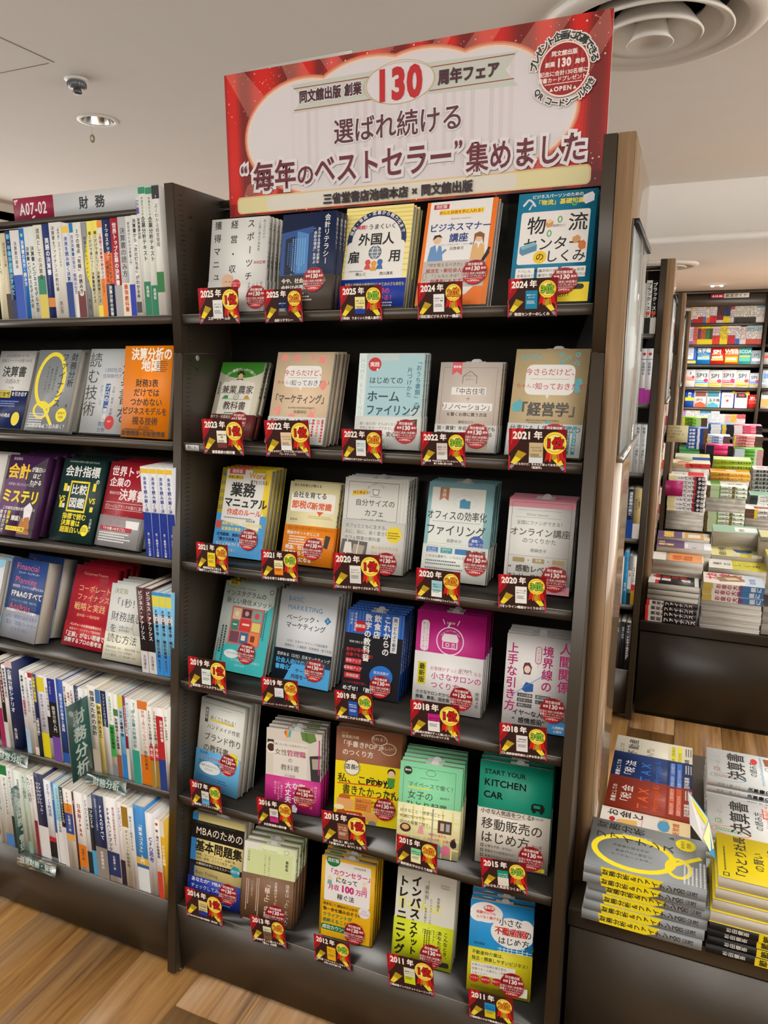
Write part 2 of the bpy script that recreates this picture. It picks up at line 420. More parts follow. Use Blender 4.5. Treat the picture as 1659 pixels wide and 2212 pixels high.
# ------------------------------------------------------------------ the room
def holed(mb, cx, cy, hw, r, z, n=32):
    """square patch facing down with a round hole"""
    P = []
    for i in range(n):
        a = 2 * PI * i / n; c, s_ = math.cos(a), math.sin(a); k = hw / max(abs(c), abs(s_)); P.append((c, s_, k))
    for i in range(n):
        a, b = P[i], P[(i + 1) % n]
        mb.poly([(cx + a[0] * a[2], cy + a[1] * a[2], z), (cx + a[0] * r, cy + a[1] * r, z), (cx + b[0] * r, cy + b[1] * r, z), (cx + b[0] * b[2], cy + b[1] * b[2], z)])
YF, XF = 4.225, -3.82
DL, DF = (-1.72, 1.68), (.82, 1.60)          # round downlight, big round air diffuser
mb = MB()
def ceil_rect(x0, y0, x1, y1, z): mb.poly([(x0, y0, z), (x0, y1, z), (x1, y1, z), (x1, y0, z)])
x0, x1, y0, y1 = XF, 6.0, -5.0, YF
ceil_rect(x0, y0, x1, 1.1, HC); ceil_rect(x0, 2.1, x1, y1, HC)
ceil_rect(x0, 1.1, DL[0] - .3, 2.1, HC); ceil_rect(DL[0] + .3, 1.1, DF[0] - .45, 2.1, HC); ceil_rect(DF[0] + .45, 1.1, x1, 2.1, HC)
for (cx, cy), hw, r in ((DL, .3, .078), (DF, .45, .335)):
    ceil_rect(cx - hw, 1.1, cx + hw, cy - hw, HC); ceil_rect(cx - hw, cy + hw, cx + hw, 2.1, HC); holed(mb, cx, cy, hw, r, HC)
mb.box((x0 - .1, y0, HC + .3), (x1, y1, HC + .34))
struct('ceiling', mb.mesh('ceiling', M['ceil']))
mb = MB(); mb.box((x0 - .1, YF, HL), (x1, 9.4, HL + .05)); mb.box((x0 - .1, YF, HL + .05), (x1, YF + .05, HC + .3))
struct('ceiling_lowered', mb.mesh('ceiling_lowered', M['ceil']))['label'] = 'lower ceiling level over the back of the shop'
mb = MB(); mb.box((-8, -5, 2.49), (XF, 9.4, 2.54)); mb.box((XF - .05, -5, 2.49), (XF, YF, HC + .3))
struct('ceiling_side', mb.mesh('ceiling_side', M['ceil']))['label'] = 'slightly lower ceiling level at the left edge of the photo'
# inspection hatch: two thin seams in the ceiling
mb = MB(); hx, hy = -1.33, 1.06
for a in ((-.9, -.75, .004), ):
    mb.box((hx - .60, hy - .003, HC - .0015), (hx - .045, hy, HC + .001)); mb.box((hx - .62, hy - .62, HC - .0015), (hx - .617, hy, HC + .001))
mb.box((hx - .02, hy - .60, HC - .0015), (hx - .017, hy - .0, HC + .001))
t = thing('ceiling_hatch', 'thin square outline of an access hatch flush in the ceiling, top left', 'hatch', mesh=mb.mesh('hatch', solid('ceiling_seam', (.22, .19, .16), .9)))
def floor_plank():
    mb = MB(); mb.bbox((0, 0, -.012), (.1733, 1.198, 0), .0009); return mb.mesh('plank', M['floor'])
mb = MB(); mb.box((-6, -5, -.06), (6.5, 9.4, -.0125)); fl = struct('floor', mb.mesh('floor', solid('floor_base', (.06, .035, .015), .8)))
pm = floor_plank(); rnd = random.Random(4)
for i in range(-6, 14):
    off = rnd.random() * 1.2
    if i == 0: off = .97
    for j in range(-3, 4):
        y = j * 1.2 + off - 1.2
        if i < 4 and y > .6: continue
        o = bpy.data.objects.new('plank', pm); C.objects.link(o); o.parent = fl; o.location = (.0478 + .1745 * i, y, 0)
mb = MB(); mb.box((-6, 3.6, -.012), (6.5, 9.4, -.0005)); o = obj('plank_field', mb.mesh('plank_field', M['floor']), fl, kind='stuff')
mb = MB(); mb.box((-9, 9.2, 0), (6.5, 9.3, 2.9)); struct('wall_back', mb.mesh('wall_back', M['ceil']))
mb = MB(); mb.box((-6, -2.75, 0), (6.5, -2.70, 1.9)); struct('ambient_block_panel', mb.mesh('ambient_block_panel', M['metal']))  # unseen dark panel added behind the camera to block ambient light low down
# ---- ceiling fixtures
def diffuser(x, y, z, R, label):
    t = thing('ceiling_air_diffuser', label, 'air vent', (x, y, z))
    k = R / .36
    def ring(nm, prof, m=M['vent']):
        mb = MB(); mb.lathe([(a * k, b * k) for a, b in prof], 0, 0, 64); obj(nm, mb.mesh(nm, m, True), t)
    ring('outer_ring', [(.335, .03), (.335, .002), (.372, 0), (.38, -.012), (.365, -.028), (.33, -.036), (.31, -.028), (.29, .0), (.27, .03), (.25, .05)])
    ring('middle_ring', [(.17, .035), (.20, .0), (.235, -.032), (.262, -.044), (.268, -.040), (.262, -.030), (.24, -.01), (.21, .02), (.18, .05)])
    ring('inner_ring', [(.085, .03), (.11, -.01), (.14, -.040), (.166, -.052), (.172, -.047), (.16, -.03), (.13, .01), (.10, .04)])
    ring('centre_cup', [(.045, .03), (.052, -.01), (.062, -.045), (.078, -.066), (.074, -.067), (.05, -.050), (.0, -.046)])
    ring('duct', [(.34, .04), (.34, .16), (.0, .16)], M['black'])
    return t
diffuser(DF[0], DF[1], HC, .36, 'large round air diffuser in the ceiling behind the banner corner')
diffuser(.72, 5.45, HL, .30, 'small round air diffuser in the low ceiling above the second shelf row')
t = thing('downlight', 'recessed ceiling downlight, unlit, with a hanging pull cord', 'ceiling light', (DL[0], DL[1], HC))
mb = MB(); mb.lathe([(.078, 0), (.094, 0), (.095, -.004), (.080, -.006), (.076, -.004), (.076, 0)], 0, 0, 40); obj('trim_ring', mb.mesh('trim_ring', M['white'], True), t)
mb = MB(); mb.lathe([(.077, 0), (.07, .05), (.055, .09), (.0, .10)], 0, 0, 40); obj('reflector', mb.mesh('reflector', M['chrome'], True), t)
mb = MB(); mb.lathe([(.0, .03), (.02, .035), (.022, .07), (.0, .09)], 0, 0, 20); obj('bulb', mb.mesh('bulb', M['white'], True), t)
mb = MB(); mb.box((-.0432, -.0008, -.06), (-.0415, .0008, .05))
obj('cord', mb.mesh('cord', M['gold'] if 'gold' in M else M['alu']), t)
mb = MB()
for i in range(20):
    a, b = 2 * PI * i / 20, 2 * PI * (i + 1) / 20
    for rr, q in ((.0125, .007),):
        mb.poly([(-.042 + q * math.cos(a), -.003, -.078 + q * 1.3 * math.sin(a)), (-.042 + rr * math.cos(a), -.003, -.078 + rr * 1.5 * math.sin(a)), (-.042 + rr * math.cos(b), -.003, -.078 + rr * 1.5 * math.sin(b)), (-.042 + q * math.cos(b), -.003, -.078 + q * 1.3 * math.sin(b))])
        mb.poly([(-.042 + rr * math.cos(a), -.003, -.078 + rr * 1.5 * math.sin(a)), (-.042 + rr * math.cos(a), .003, -.078 + rr * 1.5 * math.sin(a)), (-.042 + rr * math.cos(b), .003, -.078 + rr * 1.5 * math.sin(b)), (-.042 + rr * math.cos(b), -.003, -.078 + rr * 1.5 * math.sin(b))])
obj('pull_ring', mb.mesh('pull_ring', solid('brass', (.25, .2, .12), .4, .7)), t)
SP = atZ(165, 172, HC)
t = thing('sprinkler', 'small dark ribbed sprinkler head with white flange on the ceiling', 'sprinkler', (SP[0], SP[1], HC))
mb = MB(); mb.lathe([(.0, -.0001), (.048, 0), (.046, -.005), (.03, -.008), (.0, -.008)], 0, 0, 32); obj('flange', mb.mesh('flange', M['white'], True), t)
mb = MB(); mb.lathe([(.034, -.008), (.036, -.012), (.036, -.030), (.026, -.036), (.0, -.036)], 0, 0, 32)
for i in range(18):
    a = 2 * PI * i / 18; mb.box((.036 * math.cos(a) - .002, .036 * math.sin(a) - .002, -.030), (.036 * math.cos(a) + .002, .036 * math.sin(a) + .002, -.012))
obj('cage', mb.mesh('cage', solid('grey_metal', (.16, .16, .17), .4, .5)), t)
mb = MB(); mb.lathe([(.012, -.034), (.017, -.04), (.018, -.052), (.010, -.056), (.0, -.056)], 0, 0, 24); obj('deflector', mb.mesh('deflector', solid('dark_metal', (.10, .10, .11), .4, .5), True), t)
t = thing('recessed_spotlight', 'pair of lit recessed spots in the low ceiling near the back wall', 'ceiling light', (1.23, 7.65, HL))
mb = MB(); mb.lathe([(.05, .0), (.066, 0), (.067, -.006), (.052, -.01), (.05, -.004)], 0, 0, 28); mb.lathe([(.05, -.003), (0, -.003)], 0, 0, 28); obj('trim_ring', mb.mesh('trim_ring', M['white'], True), t)
for s_ in (-1, 1):
    mb = MB(); mb.lathe([(.0, -.02), (.012, -.019), (.018, -.012), (.019, -.002)], .045 * s_, 0, 16); obj('lamp', mb.mesh('lamp', emis('spot_lamp', (1, .97, .9), 14), True), t)
# ------------------------------------------------------------------ bookcases
WU, ZT, ZS_, SL = .023, 1.8374, 1.4847, .1149
SHZ = [1.5681, 1.2894, 1.021, .7421, .464, .1893]
def yfront(z): return 0.0 if z >= ZS_ else -SL * (ZS_ - z)
YL = [yfront(z) + .0035 for z in SHZ]
HP, DB = .0188, .188
def upright_mesh(w, top=ZT):
    mb = MB(); e = .0007
    mb.prism([(0, ZS_ + e), (.40, ZS_ + e), (.40, top), (0, top)], 0, .0008, w - .0008)
    mb.prism([(.003, ZS_ + e), (.397, ZS_ + e), (.397, top - .001), (.003, top - .001)], 0, 0, w)
    yb = yfront(.012)
    mb.prism([(yb, .012), (.40 - yb, .012), (.40, ZS_ - e), (0, ZS_ - e)], 0, .0008, w - .0008)
    mb.prism([(yb + .003, .012), (.397 - yb, .012), (.397, ZS_ - e), (.003, ZS_ - e)], 0, 0, w)
    mb.box((.004, .01, ZS_ - .01), (w - .004, .39, ZS_ + .01))
    mb.lathe([(.0, 0), (.012, 0), (.012, .004), (.006, .006), (.006, .02)], w / 2, yb + .03, 16)
    return mb.mesh('upright', M['metal'])
UM = upright_mesh(WU)
def slot_mesh(sx):
    mb = MB()
    z = .23
    while z < 1.82:
        if abs(z - ZS_) > .006:
            f = yfront(z)
            for y in (f + .0236, .172): mb.box((-.0006, y - .0073, z - .0007), (.0004, y + .0073, z + .0007))
            if int(z / .01017) % 10 == 3: mb.box((-.0006, f + .0235, z + .0045), (.0004, f + .0249, z + .0058))
        z += .01017
    return mb.mesh('slot', M['black'])
def shelf_mesh(x0, x1, yl, z, back=DB):
    mb = MB(); g = .0026
    mb.box((x0 + g, yl, z - HP), (x1 - g, yl + .0012, z - .001), mi=0)
    mb.box((x0 + g, yl + .0001, z - .0011), (x1 - g, yl + .0018, z + .0002), mi=1)
    mb.box((x0 + g, yl + .0012, z - .012), (x1 - g, back, z - .0012), mi=2)
    mb.box((x0 + g, yl + .0012, z - HP), (x1 - g, yl + .010, z - HP + .0012), mi=0)
    mb.box((x0 + g, yl + .002, z - .0022), (x1 - g, back, z - .0008), mi=2)
    return mb.mesh('shelf', [M['metal'], M['rim'], M['metal_in']])
def bookcase(label, x0, ups, W=.9, y0=0, shelves=None, rail=True, nshelf=6):
    """x0 = inner left face; ups = list of x where uprights start"""
    t = thing('bookcase', label, 'bookcase', (0, y0, 0))
    xi0, xi1 = x0, x0 + W - WU
    for u in ups: obj('upright', UM, t, ).location = (u, 0, 0)
    for z in (shelves or SHZ)[:-1]: obj('shelf', shelf_mesh(xi0, xi1, yfront(z) + .0035, z), t)
    z = (shelves or SHZ)[-1]; yl = yfront(z) + .0035
    mb = MB(); g = .0018
    mb.box((xi0 + g, yl, .018), (xi1 - g, yl + .0015, z - .001), mi=0); mb.box((xi0 + g, yl + .0001, z - .0011), (xi1 - g, yl + .0018, z + .0002), mi=1)
    mb.box((xi0 + g, yl + .001, z - .012), (xi1 - g, DB, z - .0008), mi=2)
    obj('base_panel', mb.mesh('base_panel', [M['metal'], M['rim'], M['metal_in']]), t)
    mb = MB(); mb.box((xi0, DB + .002, .02), (xi1, DB + .008, 1.815)); obj('back_panel', mb.mesh('back_panel', M['metal_in']), t)
    if rail:
        mb = MB(); mb.box((xi0, DB - .014, 1.8168), (xi1, DB + .004, 1.8323)); obj('top_rail', mb.mesh('top_rail', M['metal']), t)
    return t
left_bay = bookcase('dark steel bookcase bay at left holding finance spines and face-out books', -.9, [-.9])
main_bay = bookcase('dark steel bookcase bay under the red banner showing thirty titles face out', 0, [-WU, .9 - WU])
main_bay.name = 'bookcase'
obj('slot', slot_mesh(1), main_bay, kind='stuff').location = (.0003, 0, 0)
mb = MB(); mb.lathe([(.0, .0), (.0065, 0), (.0062, .0008), (0, .001)], 0, 0, 24)
o = obj('hole_cap', mb.mesh('hole_cap', solid('cap_plastic', (.4, .37, .32), .5)), main_bay); q = .058; o.location = (.0002, .053, 1.475); o.rotation_euler = (0, PI / 2, 0)
mb = MB()
for (y, z, r) in ((.057, 1.779, .0028), (.051, 1.776, .0024), (.132, 1.787, .0028), (.141, 1.780, .0022), (.053, 1.752, .0026), (.145, 1.758, .0026), (.049, 1.449, .003)):
    mb.box((0, y - r, z - r), (.0005, y + r, z + r))
obj('bolt_hole', mb.mesh('bolt_hole', M['black']), main_bay, kind='stuff')
def end_panel(label, x0, x1, y0, top=ZT):
    t = thing('end_panel', label, 'end panel', (x0, y0, 0)); w = x1 - x0
    mb = MB(); mb.box((0, 0, .0), (w - .0012, .40, top)); obj('core_board', mb.mesh('core_board', M['oak']), t)
    mb = MB(); mb.box((w - .0012, .0006, .0), (w, .3994, top - .0008)); obj('glossy_face', mb.mesh('glossy_face', M['oakface']), t)
    return t
end_panel('tall oak end panel closing the main bookcase, glossy side face', .9008, .9285, 0)
def poster_frame(label, xf, y0, z0, z1, y1, hook=True):
    t = thing('poster_frame', label, 'frame', (xf, y0, z0)); D = y1 - y0; H = z1 - z0
    mb = MB(); mb.box((.0006, 0, 0), (.003, D, H)); obj('back_plate', mb.mesh('back_plate', M['alu']), t)
    mb = MB(); mb.box((.0035, .002, .01), (.0042, D - .002, H - .012), (.62, .60, .60)); obj('poster', mb.mesh('poster', M['print']), t)
    mb = MB(); mb.box((.0075, .0, .01), (.0095, D, H - .012)); obj('cover_sheet', mb.mesh('cover_sheet', M['acrylic']), t)
    mb = MB(); mb.box((.0006, -.002, -.004), (.0125, D, .010)); obj('bottom_rail', mb.mesh('bottom_rail', M['alu']), t)
    mb = MB(); mb.box((.0006, .003, H - .012), (.0115, D, H)); obj('top_rail', mb.mesh('top_rail', M['black']), t)
    return t
poster_frame('clear poster frame with grey rails mounted on the oak end panel', .9285, .03, 1.292, 1.708, .42)
# display tables
def display_table(label, x0, x1, y0, y1, z, xw, yp):
    """the top reaches left of the end panel only in front of it"""
    t = thing('display_table', label, 'display table', (0, 0, 0))
    mb = MB(); P = [(x0, y0), (x1, y0), (x1, y1), (xw, y1), (xw, yp), (x0, yp)]; e = .004
    Pi = [(x0 + e, y0 + e), (x1 - e, y0 + e), (x1 - e, y1 - e), (xw + e, y1 - e), (xw + e, yp - e), (x0 + e, yp - e)]
    mb.prism([(q[0], q[1]) for q in P], 2, z - .038, z - .003); n = 6
    V = [(q[0], q[1], z - .003) for q in P] + [(q[0], q[1], z) for q in Pi]
    mb.add(V, [(i, (i + 1) % n, n + (i + 1) % n, n + i) for i in range(n)]); mb.poly(V[6:])
    obj('table_top', mb.mesh('table_top', M['metal']), t)
    mb = MB(); mb.box((x0 + .004, y0 + .004, .02), (x1 - .004, y0 + .010, z - .045)); obj('front_panel', mb.mesh('front_panel', M['metal']), t)
    mb = MB(); mb.box((x0 + .004, y0 + .012, .0), (x1 - .01, yp, z - .0385)); mb.box((xw, yp, 0), (x1 - .01, y1 - .01, z - .0385)); obj('body', mb.mesh('body', M['black']), t)
    return t
TZ = .435
display_table('dark steel display table in the right foreground stacked with finance books', .905, 1.62, -.09, .60, TZ, .9442, -.0045)
display_table('dark steel display table of the second shelf row behind', .93, 2.4, 1.655, 2.33, .415, .9692, 1.738)
display_table('dark steel display table of the third shelf row', .965, 2.3, 3.36, 4.05, .415, .9952, 3.44)
display_table('dark steel display table of the fourth shelf row', 1.0, 2.3, 5.3, 5.95, .415, 1.008, 5.44)
# rows 2-4 behind
R2 = [atY(1400, v, 1.745)[2] for v in (721,)][0]
def shz(ys, Y):
    out = []
    for v in ys:
        z = .6
        for _ in range(8): z = atY(1400, v, Y + yfront(z) + .0035)[2]
        out.append(z)
    return out
SH2 = shz((721, 872, 1023, 1167, 1312, 1455), 1.745)
def back_row(label, endlabel, Y, xu, xw0, xw1, shelves, posterlabel=None):
    t = bookcase(label, xu - .877, [xu - .9, xu], y0=Y, shelves=shelves)
    end_panel(endlabel, xw0, xw1, Y)
    if posterlabel: poster_frame(posterlabel, xw1, Y + .03, 1.292, 1.708, Y + .42)
    return t
back_row('second bookcase row behind, only its right end showing', 'oak end panel of the second shelf row', 1.745, .902, .9255, .954, SH2, 'clear poster frame on the end panel of the second row')
back_row('third bookcase row behind, mostly hidden', 'narrow oak end panel of the third shelf row', 3.45, .935, .9585, .980, SH2, 'clear poster frame on the end panel of the third row')
back_row('fourth bookcase row behind, a sliver showing', 'oak end panel of the fourth, farthest shelf row', 5.45, .962, .9855, 1.006, SH2)
# wall bookcase far behind
YW = 8.45
def wall_case():
    t = thing('wall_bookcase', 'wall bookcase at the far back reaching the ceiling, full of job guides', 'bookcase', (0, 0, 0))
    xd = atY(1648, 760, YW)[0]
    global XD, WSH; XD = xd
    WSH = [atY(1560, v, YW)[2] for v in (697.5, 744, 787.5, 837.5, 881.5, 925)]
    for x in (xd - 1.62, xd, xd + 1.62):
        mb = MB(); mb.box((x - .015, YW - .02, 0), (x + .015, YW + .3, HL - .002)); obj('upright', mb.mesh('upright', M['metal']), t)
    for x0, x1 in ((xd - 1.605, xd - .015), (xd + .015, xd + 1.6)):
        for z in WSH + [.5]:
            mb = MB(); mb.box((x0, YW, z - .035), (x1, YW + .28, z)); obj('shelf', mb.mesh('shelf', M['metal']), t)
        mb = MB(); mb.box((x0, YW + .28, 0), (x1, YW + .3, HL - .002)); obj('back_panel', mb.mesh('back_panel', M['metal_in']), t)
        mb = MB(); mb.box((x0, YW - .015, atY(1560, 662, YW)[2]), (x1, YW + .02, atY(1560, 636, YW)[2])); obj('header_board', mb.mesh('header_board', M['metal']), t)
    mb = MB(); mb.box((xd - 1.7, YW - .03, atY(1560, 634, YW)[2]), (xd + 1.7, YW + .3, HL)); obj('top_cover', mb.mesh('top_cover', M['metal']), t)
    return t
wall_case()
# ------------------------------------------------------------------ the thirty titles facing out: print in hundredths of the cover width
# (shelf, x, y, w, h, lean, yaw, thickness, copies, spine side, cover colour, side colour, slip, label, obi (height %, colour) , art, spine text)
PLACES = [(0.055, 0.0207, 0.1412, 0.2004, 11.3, 1.5), (0.2386, 0.0105, 0.1252, 0.1944, 10.0, -2.5), (0.3624, 0.0341, 0.146, 0.2105, 17.0, 0.6), (0.5321, 0.0365, 0.143, 0.2133, 19.5, -1.0), (0.7183, 0.0287, 0.1435, 0.2105, 18.0, -0.5), (0.0062, 0.0608, 0.1226, 0.1846, 24.2, -3.5), (0.1989, 0.0082, 0.14, 0.2032, 19.2, -0.6), (0.4073, 0.0134, 0.1411, 0.1953, 11.9, 1.4), (0.5757, 0.0279, 0.1258, 0.1791, 15.7, 0.3), (0.7264, 0.0106, 0.1392, 0.2066, 18.2, -2.0), (0.0366, 0.0153, 0.1371, 0.2062, 17.6, -1.7), (0.2233, 0.0147, 0.1257, 0.1858, 17.9, -1.1), (0.3642, 0.0219, 0.1466, 0.2015, 13.5, 0.6), (0.5536, 0.02, 0.1394, 0.2043, 17.5, 0.6), (0.7292, 0.0164, 0.1291, 0.1841, 14.3, 1.2), (0.0325, -0.0029, 0.1451, 0.212, 20.9, -2.2), (0.2013, -0.0059, 0.1483, 0.212, 16.5, -1.5), (0.3778, -0.0044, 0.1349, 0.1874, 14.5, 1.9), (0.5457, -0.0023, 0.1494, 0.2102, 10.9, 1.7), (0.7431, -0.0143, 0.1268, 0.1893, 13.9, 3.4), (0.0103, -0.067, 0.1332, 0.2129, 12.3, -5.8), (0.2166, -0.0787, 0.1326, 0.1883, 8.1, 6.6), (0.3823, -0.0584, 0.1499, 0.2106, 9.2, 7.6), (0.5491, -0.1026, 0.1314, 0.1876, 12.9, 6.3), (0.7114, -0.0716, 0.1459, 0.2102, 10.8, 5.0), (0.0147, -0.1232, 0.144, 0.2112, 12.2, 2.2), (0.1679, -0.1264, 0.1304, 0.1818, 12.5, 6.0), (0.3596, -0.0984, 0.1268, 0.1852, 9.5, 4.2), (0.5388, -0.0992, 0.1318, 0.197, 14.7, 4.8), (0.7117, -0.1131, 0.1291, 0.1864, 13.6, 8.1)]
CARDS = [(0.0549, 1.5473, 0.1054, 0.0742, -0.4), (0.219, 1.5466, 0.0869, 0.0655, 0.3), (0.3915, 1.5472, 0.0879, 0.0612, 0.2), (0.5541, 1.5472, 0.0884, 0.0648, 0.2), (0.727, 1.5476, 0.0872, 0.0674, 0.3), (0.0641, 1.2691, 0.103, 0.077, 0.7), (0.2232, 1.2711, 0.1043, 0.0755, 1.5), (0.402, 1.2708, 0.0885, 0.0661, 0.2), (0.572, 1.2711, 0.0881, 0.0658, 1.4), (0.7428, 1.273, 0.1043, 0.0733, 0.5), (0.0499, 1.0085, 0.088, 0.0675, 0.9), (0.2201, 1.0075, 0.0879, 0.0687, 1.9), (0.3931, 1.0073, 0.1026, 0.0783, 2.5), (0.5738, 1.0073, 0.0904, 0.0682, 0.2), (0.7401, 1.0127, 0.0891, 0.063, 2.9), (0.0336, 0.7342, 0.1018, 0.0783, 1.2), (0.2293, 0.7292, 0.0902, 0.075, 3.3), (0.409, 0.7311, 0.0868, 0.0758, 4.4), (0.5778, 0.7302, 0.1017, 0.0831, 3.3), (0.7599, 0.7287, 0.0893, 0.076, 3.7), (0.0454, 0.4541, 0.0891, 0.0759, 3.7), (0.2257, 0.4542, 0.0889, 0.0765, 3.5), (0.389, 0.4531, 0.1012, 0.087, 3.8), (0.5594, 0.4537, 0.0888, 0.0729, 1.3), (0.7417, 0.4515, 0.0893, 0.0753, 6.8), (0.0348, 0.1771, 0.1029, 0.0873, 2.0), (0.2179, 0.1712, 0.0886, 0.0793, 6.4), (0.3795, 0.1777, 0.0876, 0.0801, 3.8), (0.5553, 0.1799, 0.101, 0.0894, 5.8), (0.7308, 0.1701, 0.09, 0.0787, 4.5)]
CARDTXT = [(2025, 1, 'スポーツチームの|経営・収入獲得マニュアル'), (2025, 2, '会計リテラシー'), (2025, 3, '実践！うまくいく外国人雇用'), (2024, 2, '改訂版ビジネスマナー講座'), (2024, 3, '物流センターのしくみ'),
           (2023, 1, '兼業農家の教科書'), (2022, 1, '今さらだけど、ちゃんと知っておきたい|「マーケティング」'), (2022, 2, '実践はじめてのホームファイリング'), (2022, 3, '最新版「中古住宅+リノベーション」を|賢くお得に買う方法'), (2021, 1, '今さらだけど、ちゃんと知っておきたい|「経営学」'),
           (2021, 2, '最新版本当に使える|業務マニュアル作成のルール'), (2021, 3, '会社を育てる節税の新常識'), (2020, 1, 'はじめよう！自分サイズのカフェ'), (2020, 2, '実践オフィスの効率化ファイリング'), (2020, 3, 'オンライン講座のつくりかた'),
           (2019, 1, '最新版インスタグラムの|新しい発信メソッド'), (2019, 2, 'ベーシック・マーケティング（第2版）'), (2019, 3, '最新版これからの飲食店|数字の教科書'), (2018, 1, '最新版お客様がずっと通いたくなる|小さなサロンのつくり方'), (2018, 3, '人間関係境界線の上手な引き方'),
           (2017, 3, '最新版ハンドメイド作家|ブランド作りの教科書'), (2016, 2, '女性管理職の教科書'), (2015, 1, '売れる！楽しい！|「手書きPOP」のつくり方'), (2015, 2, '最新版女子のひとり起業'), (2015, 3, '小さな人気店をつくる！|移動販売のはじめ方'),
           (2014, 1, 'MBAのための基本問題集（改訂版）'), (2013, 2, 'お客様がずっと通いたくなる|「極上」の接客'), (2012, 3, '改訂版「カウンセラー」になって|月収100万円稼ぐ法'), (2011, 1, '最新版インバスケットトレーニング'), (2011, 2, '最新版小さな不動産屋のはじめ方')]
# t, copies, spine, colour, slip, sticker(x,y,r) or None, short description, obi (share of height, colour) or None
META = [
 (.015, 3, 'R', 'e4e6e3', 0, (87, 121, 15), 'white book with widely spaced vertical black title', (.33, 'e0e1df')),
 (.014, 2, 'R', '15264a', 0, (67, 108, 17), 'navy book with a blue skyscraper photo', (.36, '4d453f')),
 (.016, 2, 'L', 'efe39a', 0, None, 'yellow striped book with white arch and globe', (.28, '1f3fa8')),
 (.016, 1, 'L', 'ececea', 0, (80, 105, 14), 'white book with orange edge and a black pen', (.0, 'b8aea6')),
 (.016, 2, 'L', '1c86ad', 0, (69, 120, 18), 'teal blue book with white panel on warehouses', None),
 (.015, 2, 'R', 'f0ecd4', 0, (68, 120, 16), 'cream book with green hill top and farmer drawing', (.30, '7a3b38')),
 (.016, 3, 'L', 'e3c9a8', 0, None, 'beige book with white speech bubble and pink drawings', (.29, 'e9ece8')),
 (.015, 2, 'R', 'd9e8e6', 0, (80, 112, 17), 'pale blue and white book with large katakana title', (.34, 'e4e6e2')),
 (.014, 2, 'R', 'd9cdc2', 1, (70, 117, 18), 'greige book with house outline and white title bars', (.30, 'e7e7e4')),
 (.016, 2, 'L', 'cbb68c', 1, (64, 121, 17), 'khaki book with white bubble and teal drawings', (.30, 'dfe3e4')),
 (.014, 3, 'L', 'f2d42a', 0, (72, 119, 17), 'yellow and blue ring-notebook style book', None),
 (.015, 1, 'R', 'efe6b4', 0, (63, 118, 17), 'cream and orange book with a speech bubble title', (.47, 'f08a1c')),
 (.015, 3, 'R', 'e6e6e0', 1, (76, 123, 16), 'grid paper style white book with a coffee cup', (.55, 'd9d9d3')),
 (.016, 3, 'R', '9fd0d8', 1, (83, 117, 17), 'pale blue book with white panel and folder icon', (.36, 'e9ede8')),
 (.015, 3, 'R', 'eeeeea', 1, (77, 119, 19), 'white book with pink top and bottom bands', (.0, 'e9e9e5')),
 (.014, 3, 'L', 'ddeae2', 0, (64, 113, 17), 'mint and white book with a pixel town picture', None),
 (.016, 3, 'L', 'dfe3e8', 0, (74, 117, 15), 'pale grey book with thin blue capital letters', (.36, '15202c')),
 (.014, 4, 'R', '1f55b4', 1, (69, 118, 19), 'blue striped and black book with vertical white title', (.0, '14151c')),
 (.015, 4, 'R', 'c51f86', 1, (72, 118, 15), 'magenta book with white shop icon in a circle', (.58, 'ecebea')),
 (.014, 3, 'R', 'e3e1e0', 1, (78, 112, 19), 'white book with magenta vertical title and seated girl', None),
 (.019, 2, 'L', 'dddfd8', 0, (75, 106, 16), 'off-white book with blue lower half and handwritten title', (.42, '63b0e0')),
 (.015, 3, 'R', 'dcd6cd', 1, (73, 112, 18), 'beige desk photo book with pink lower half', (.42, 'c92b86')),
 (.014, 2, 'L', '9a5f3e', 0, (78, 113, 15), 'brown and yellow handwritten lettering book', None),
 (.014, 4, 'R', '86d6a4', 1, None, 'light green book with yellow checked lower half', (.54, 'ede9b8')),
 (.016, 3, 'L', '0f8f74', 1, (77, 125, 18), 'dark green and beige book with a small van', (.54, 'e0d9ce')),
 (.022, 1, 'L', 'dccb86', 1, (78, 120, 14), 'tan book with black title bars and blue spine edge', (.28, '2338a0')),
 (.017, 3, 'R', 'd9e0b4', 1, (68, 121, 17), 'pale green and brown book with vertical title', (.60, '7d5a3f')),
 (.016, 3, 'R', 'edb51a', 1, (68, 128, 18), 'golden yellow book with white panel and pink title', None),
 (.014, 2, 'L', 'd9d9c4', 1, (66, 130, 18), 'white and lime book with bold black vertical title', (.46, 'cfd81c')),
 (.015, 3, 'R', '1f8fd0', 1, (72, 123, 18), 'bright blue and yellow book with white cloud title', (.48, 'd4c81e')),
]
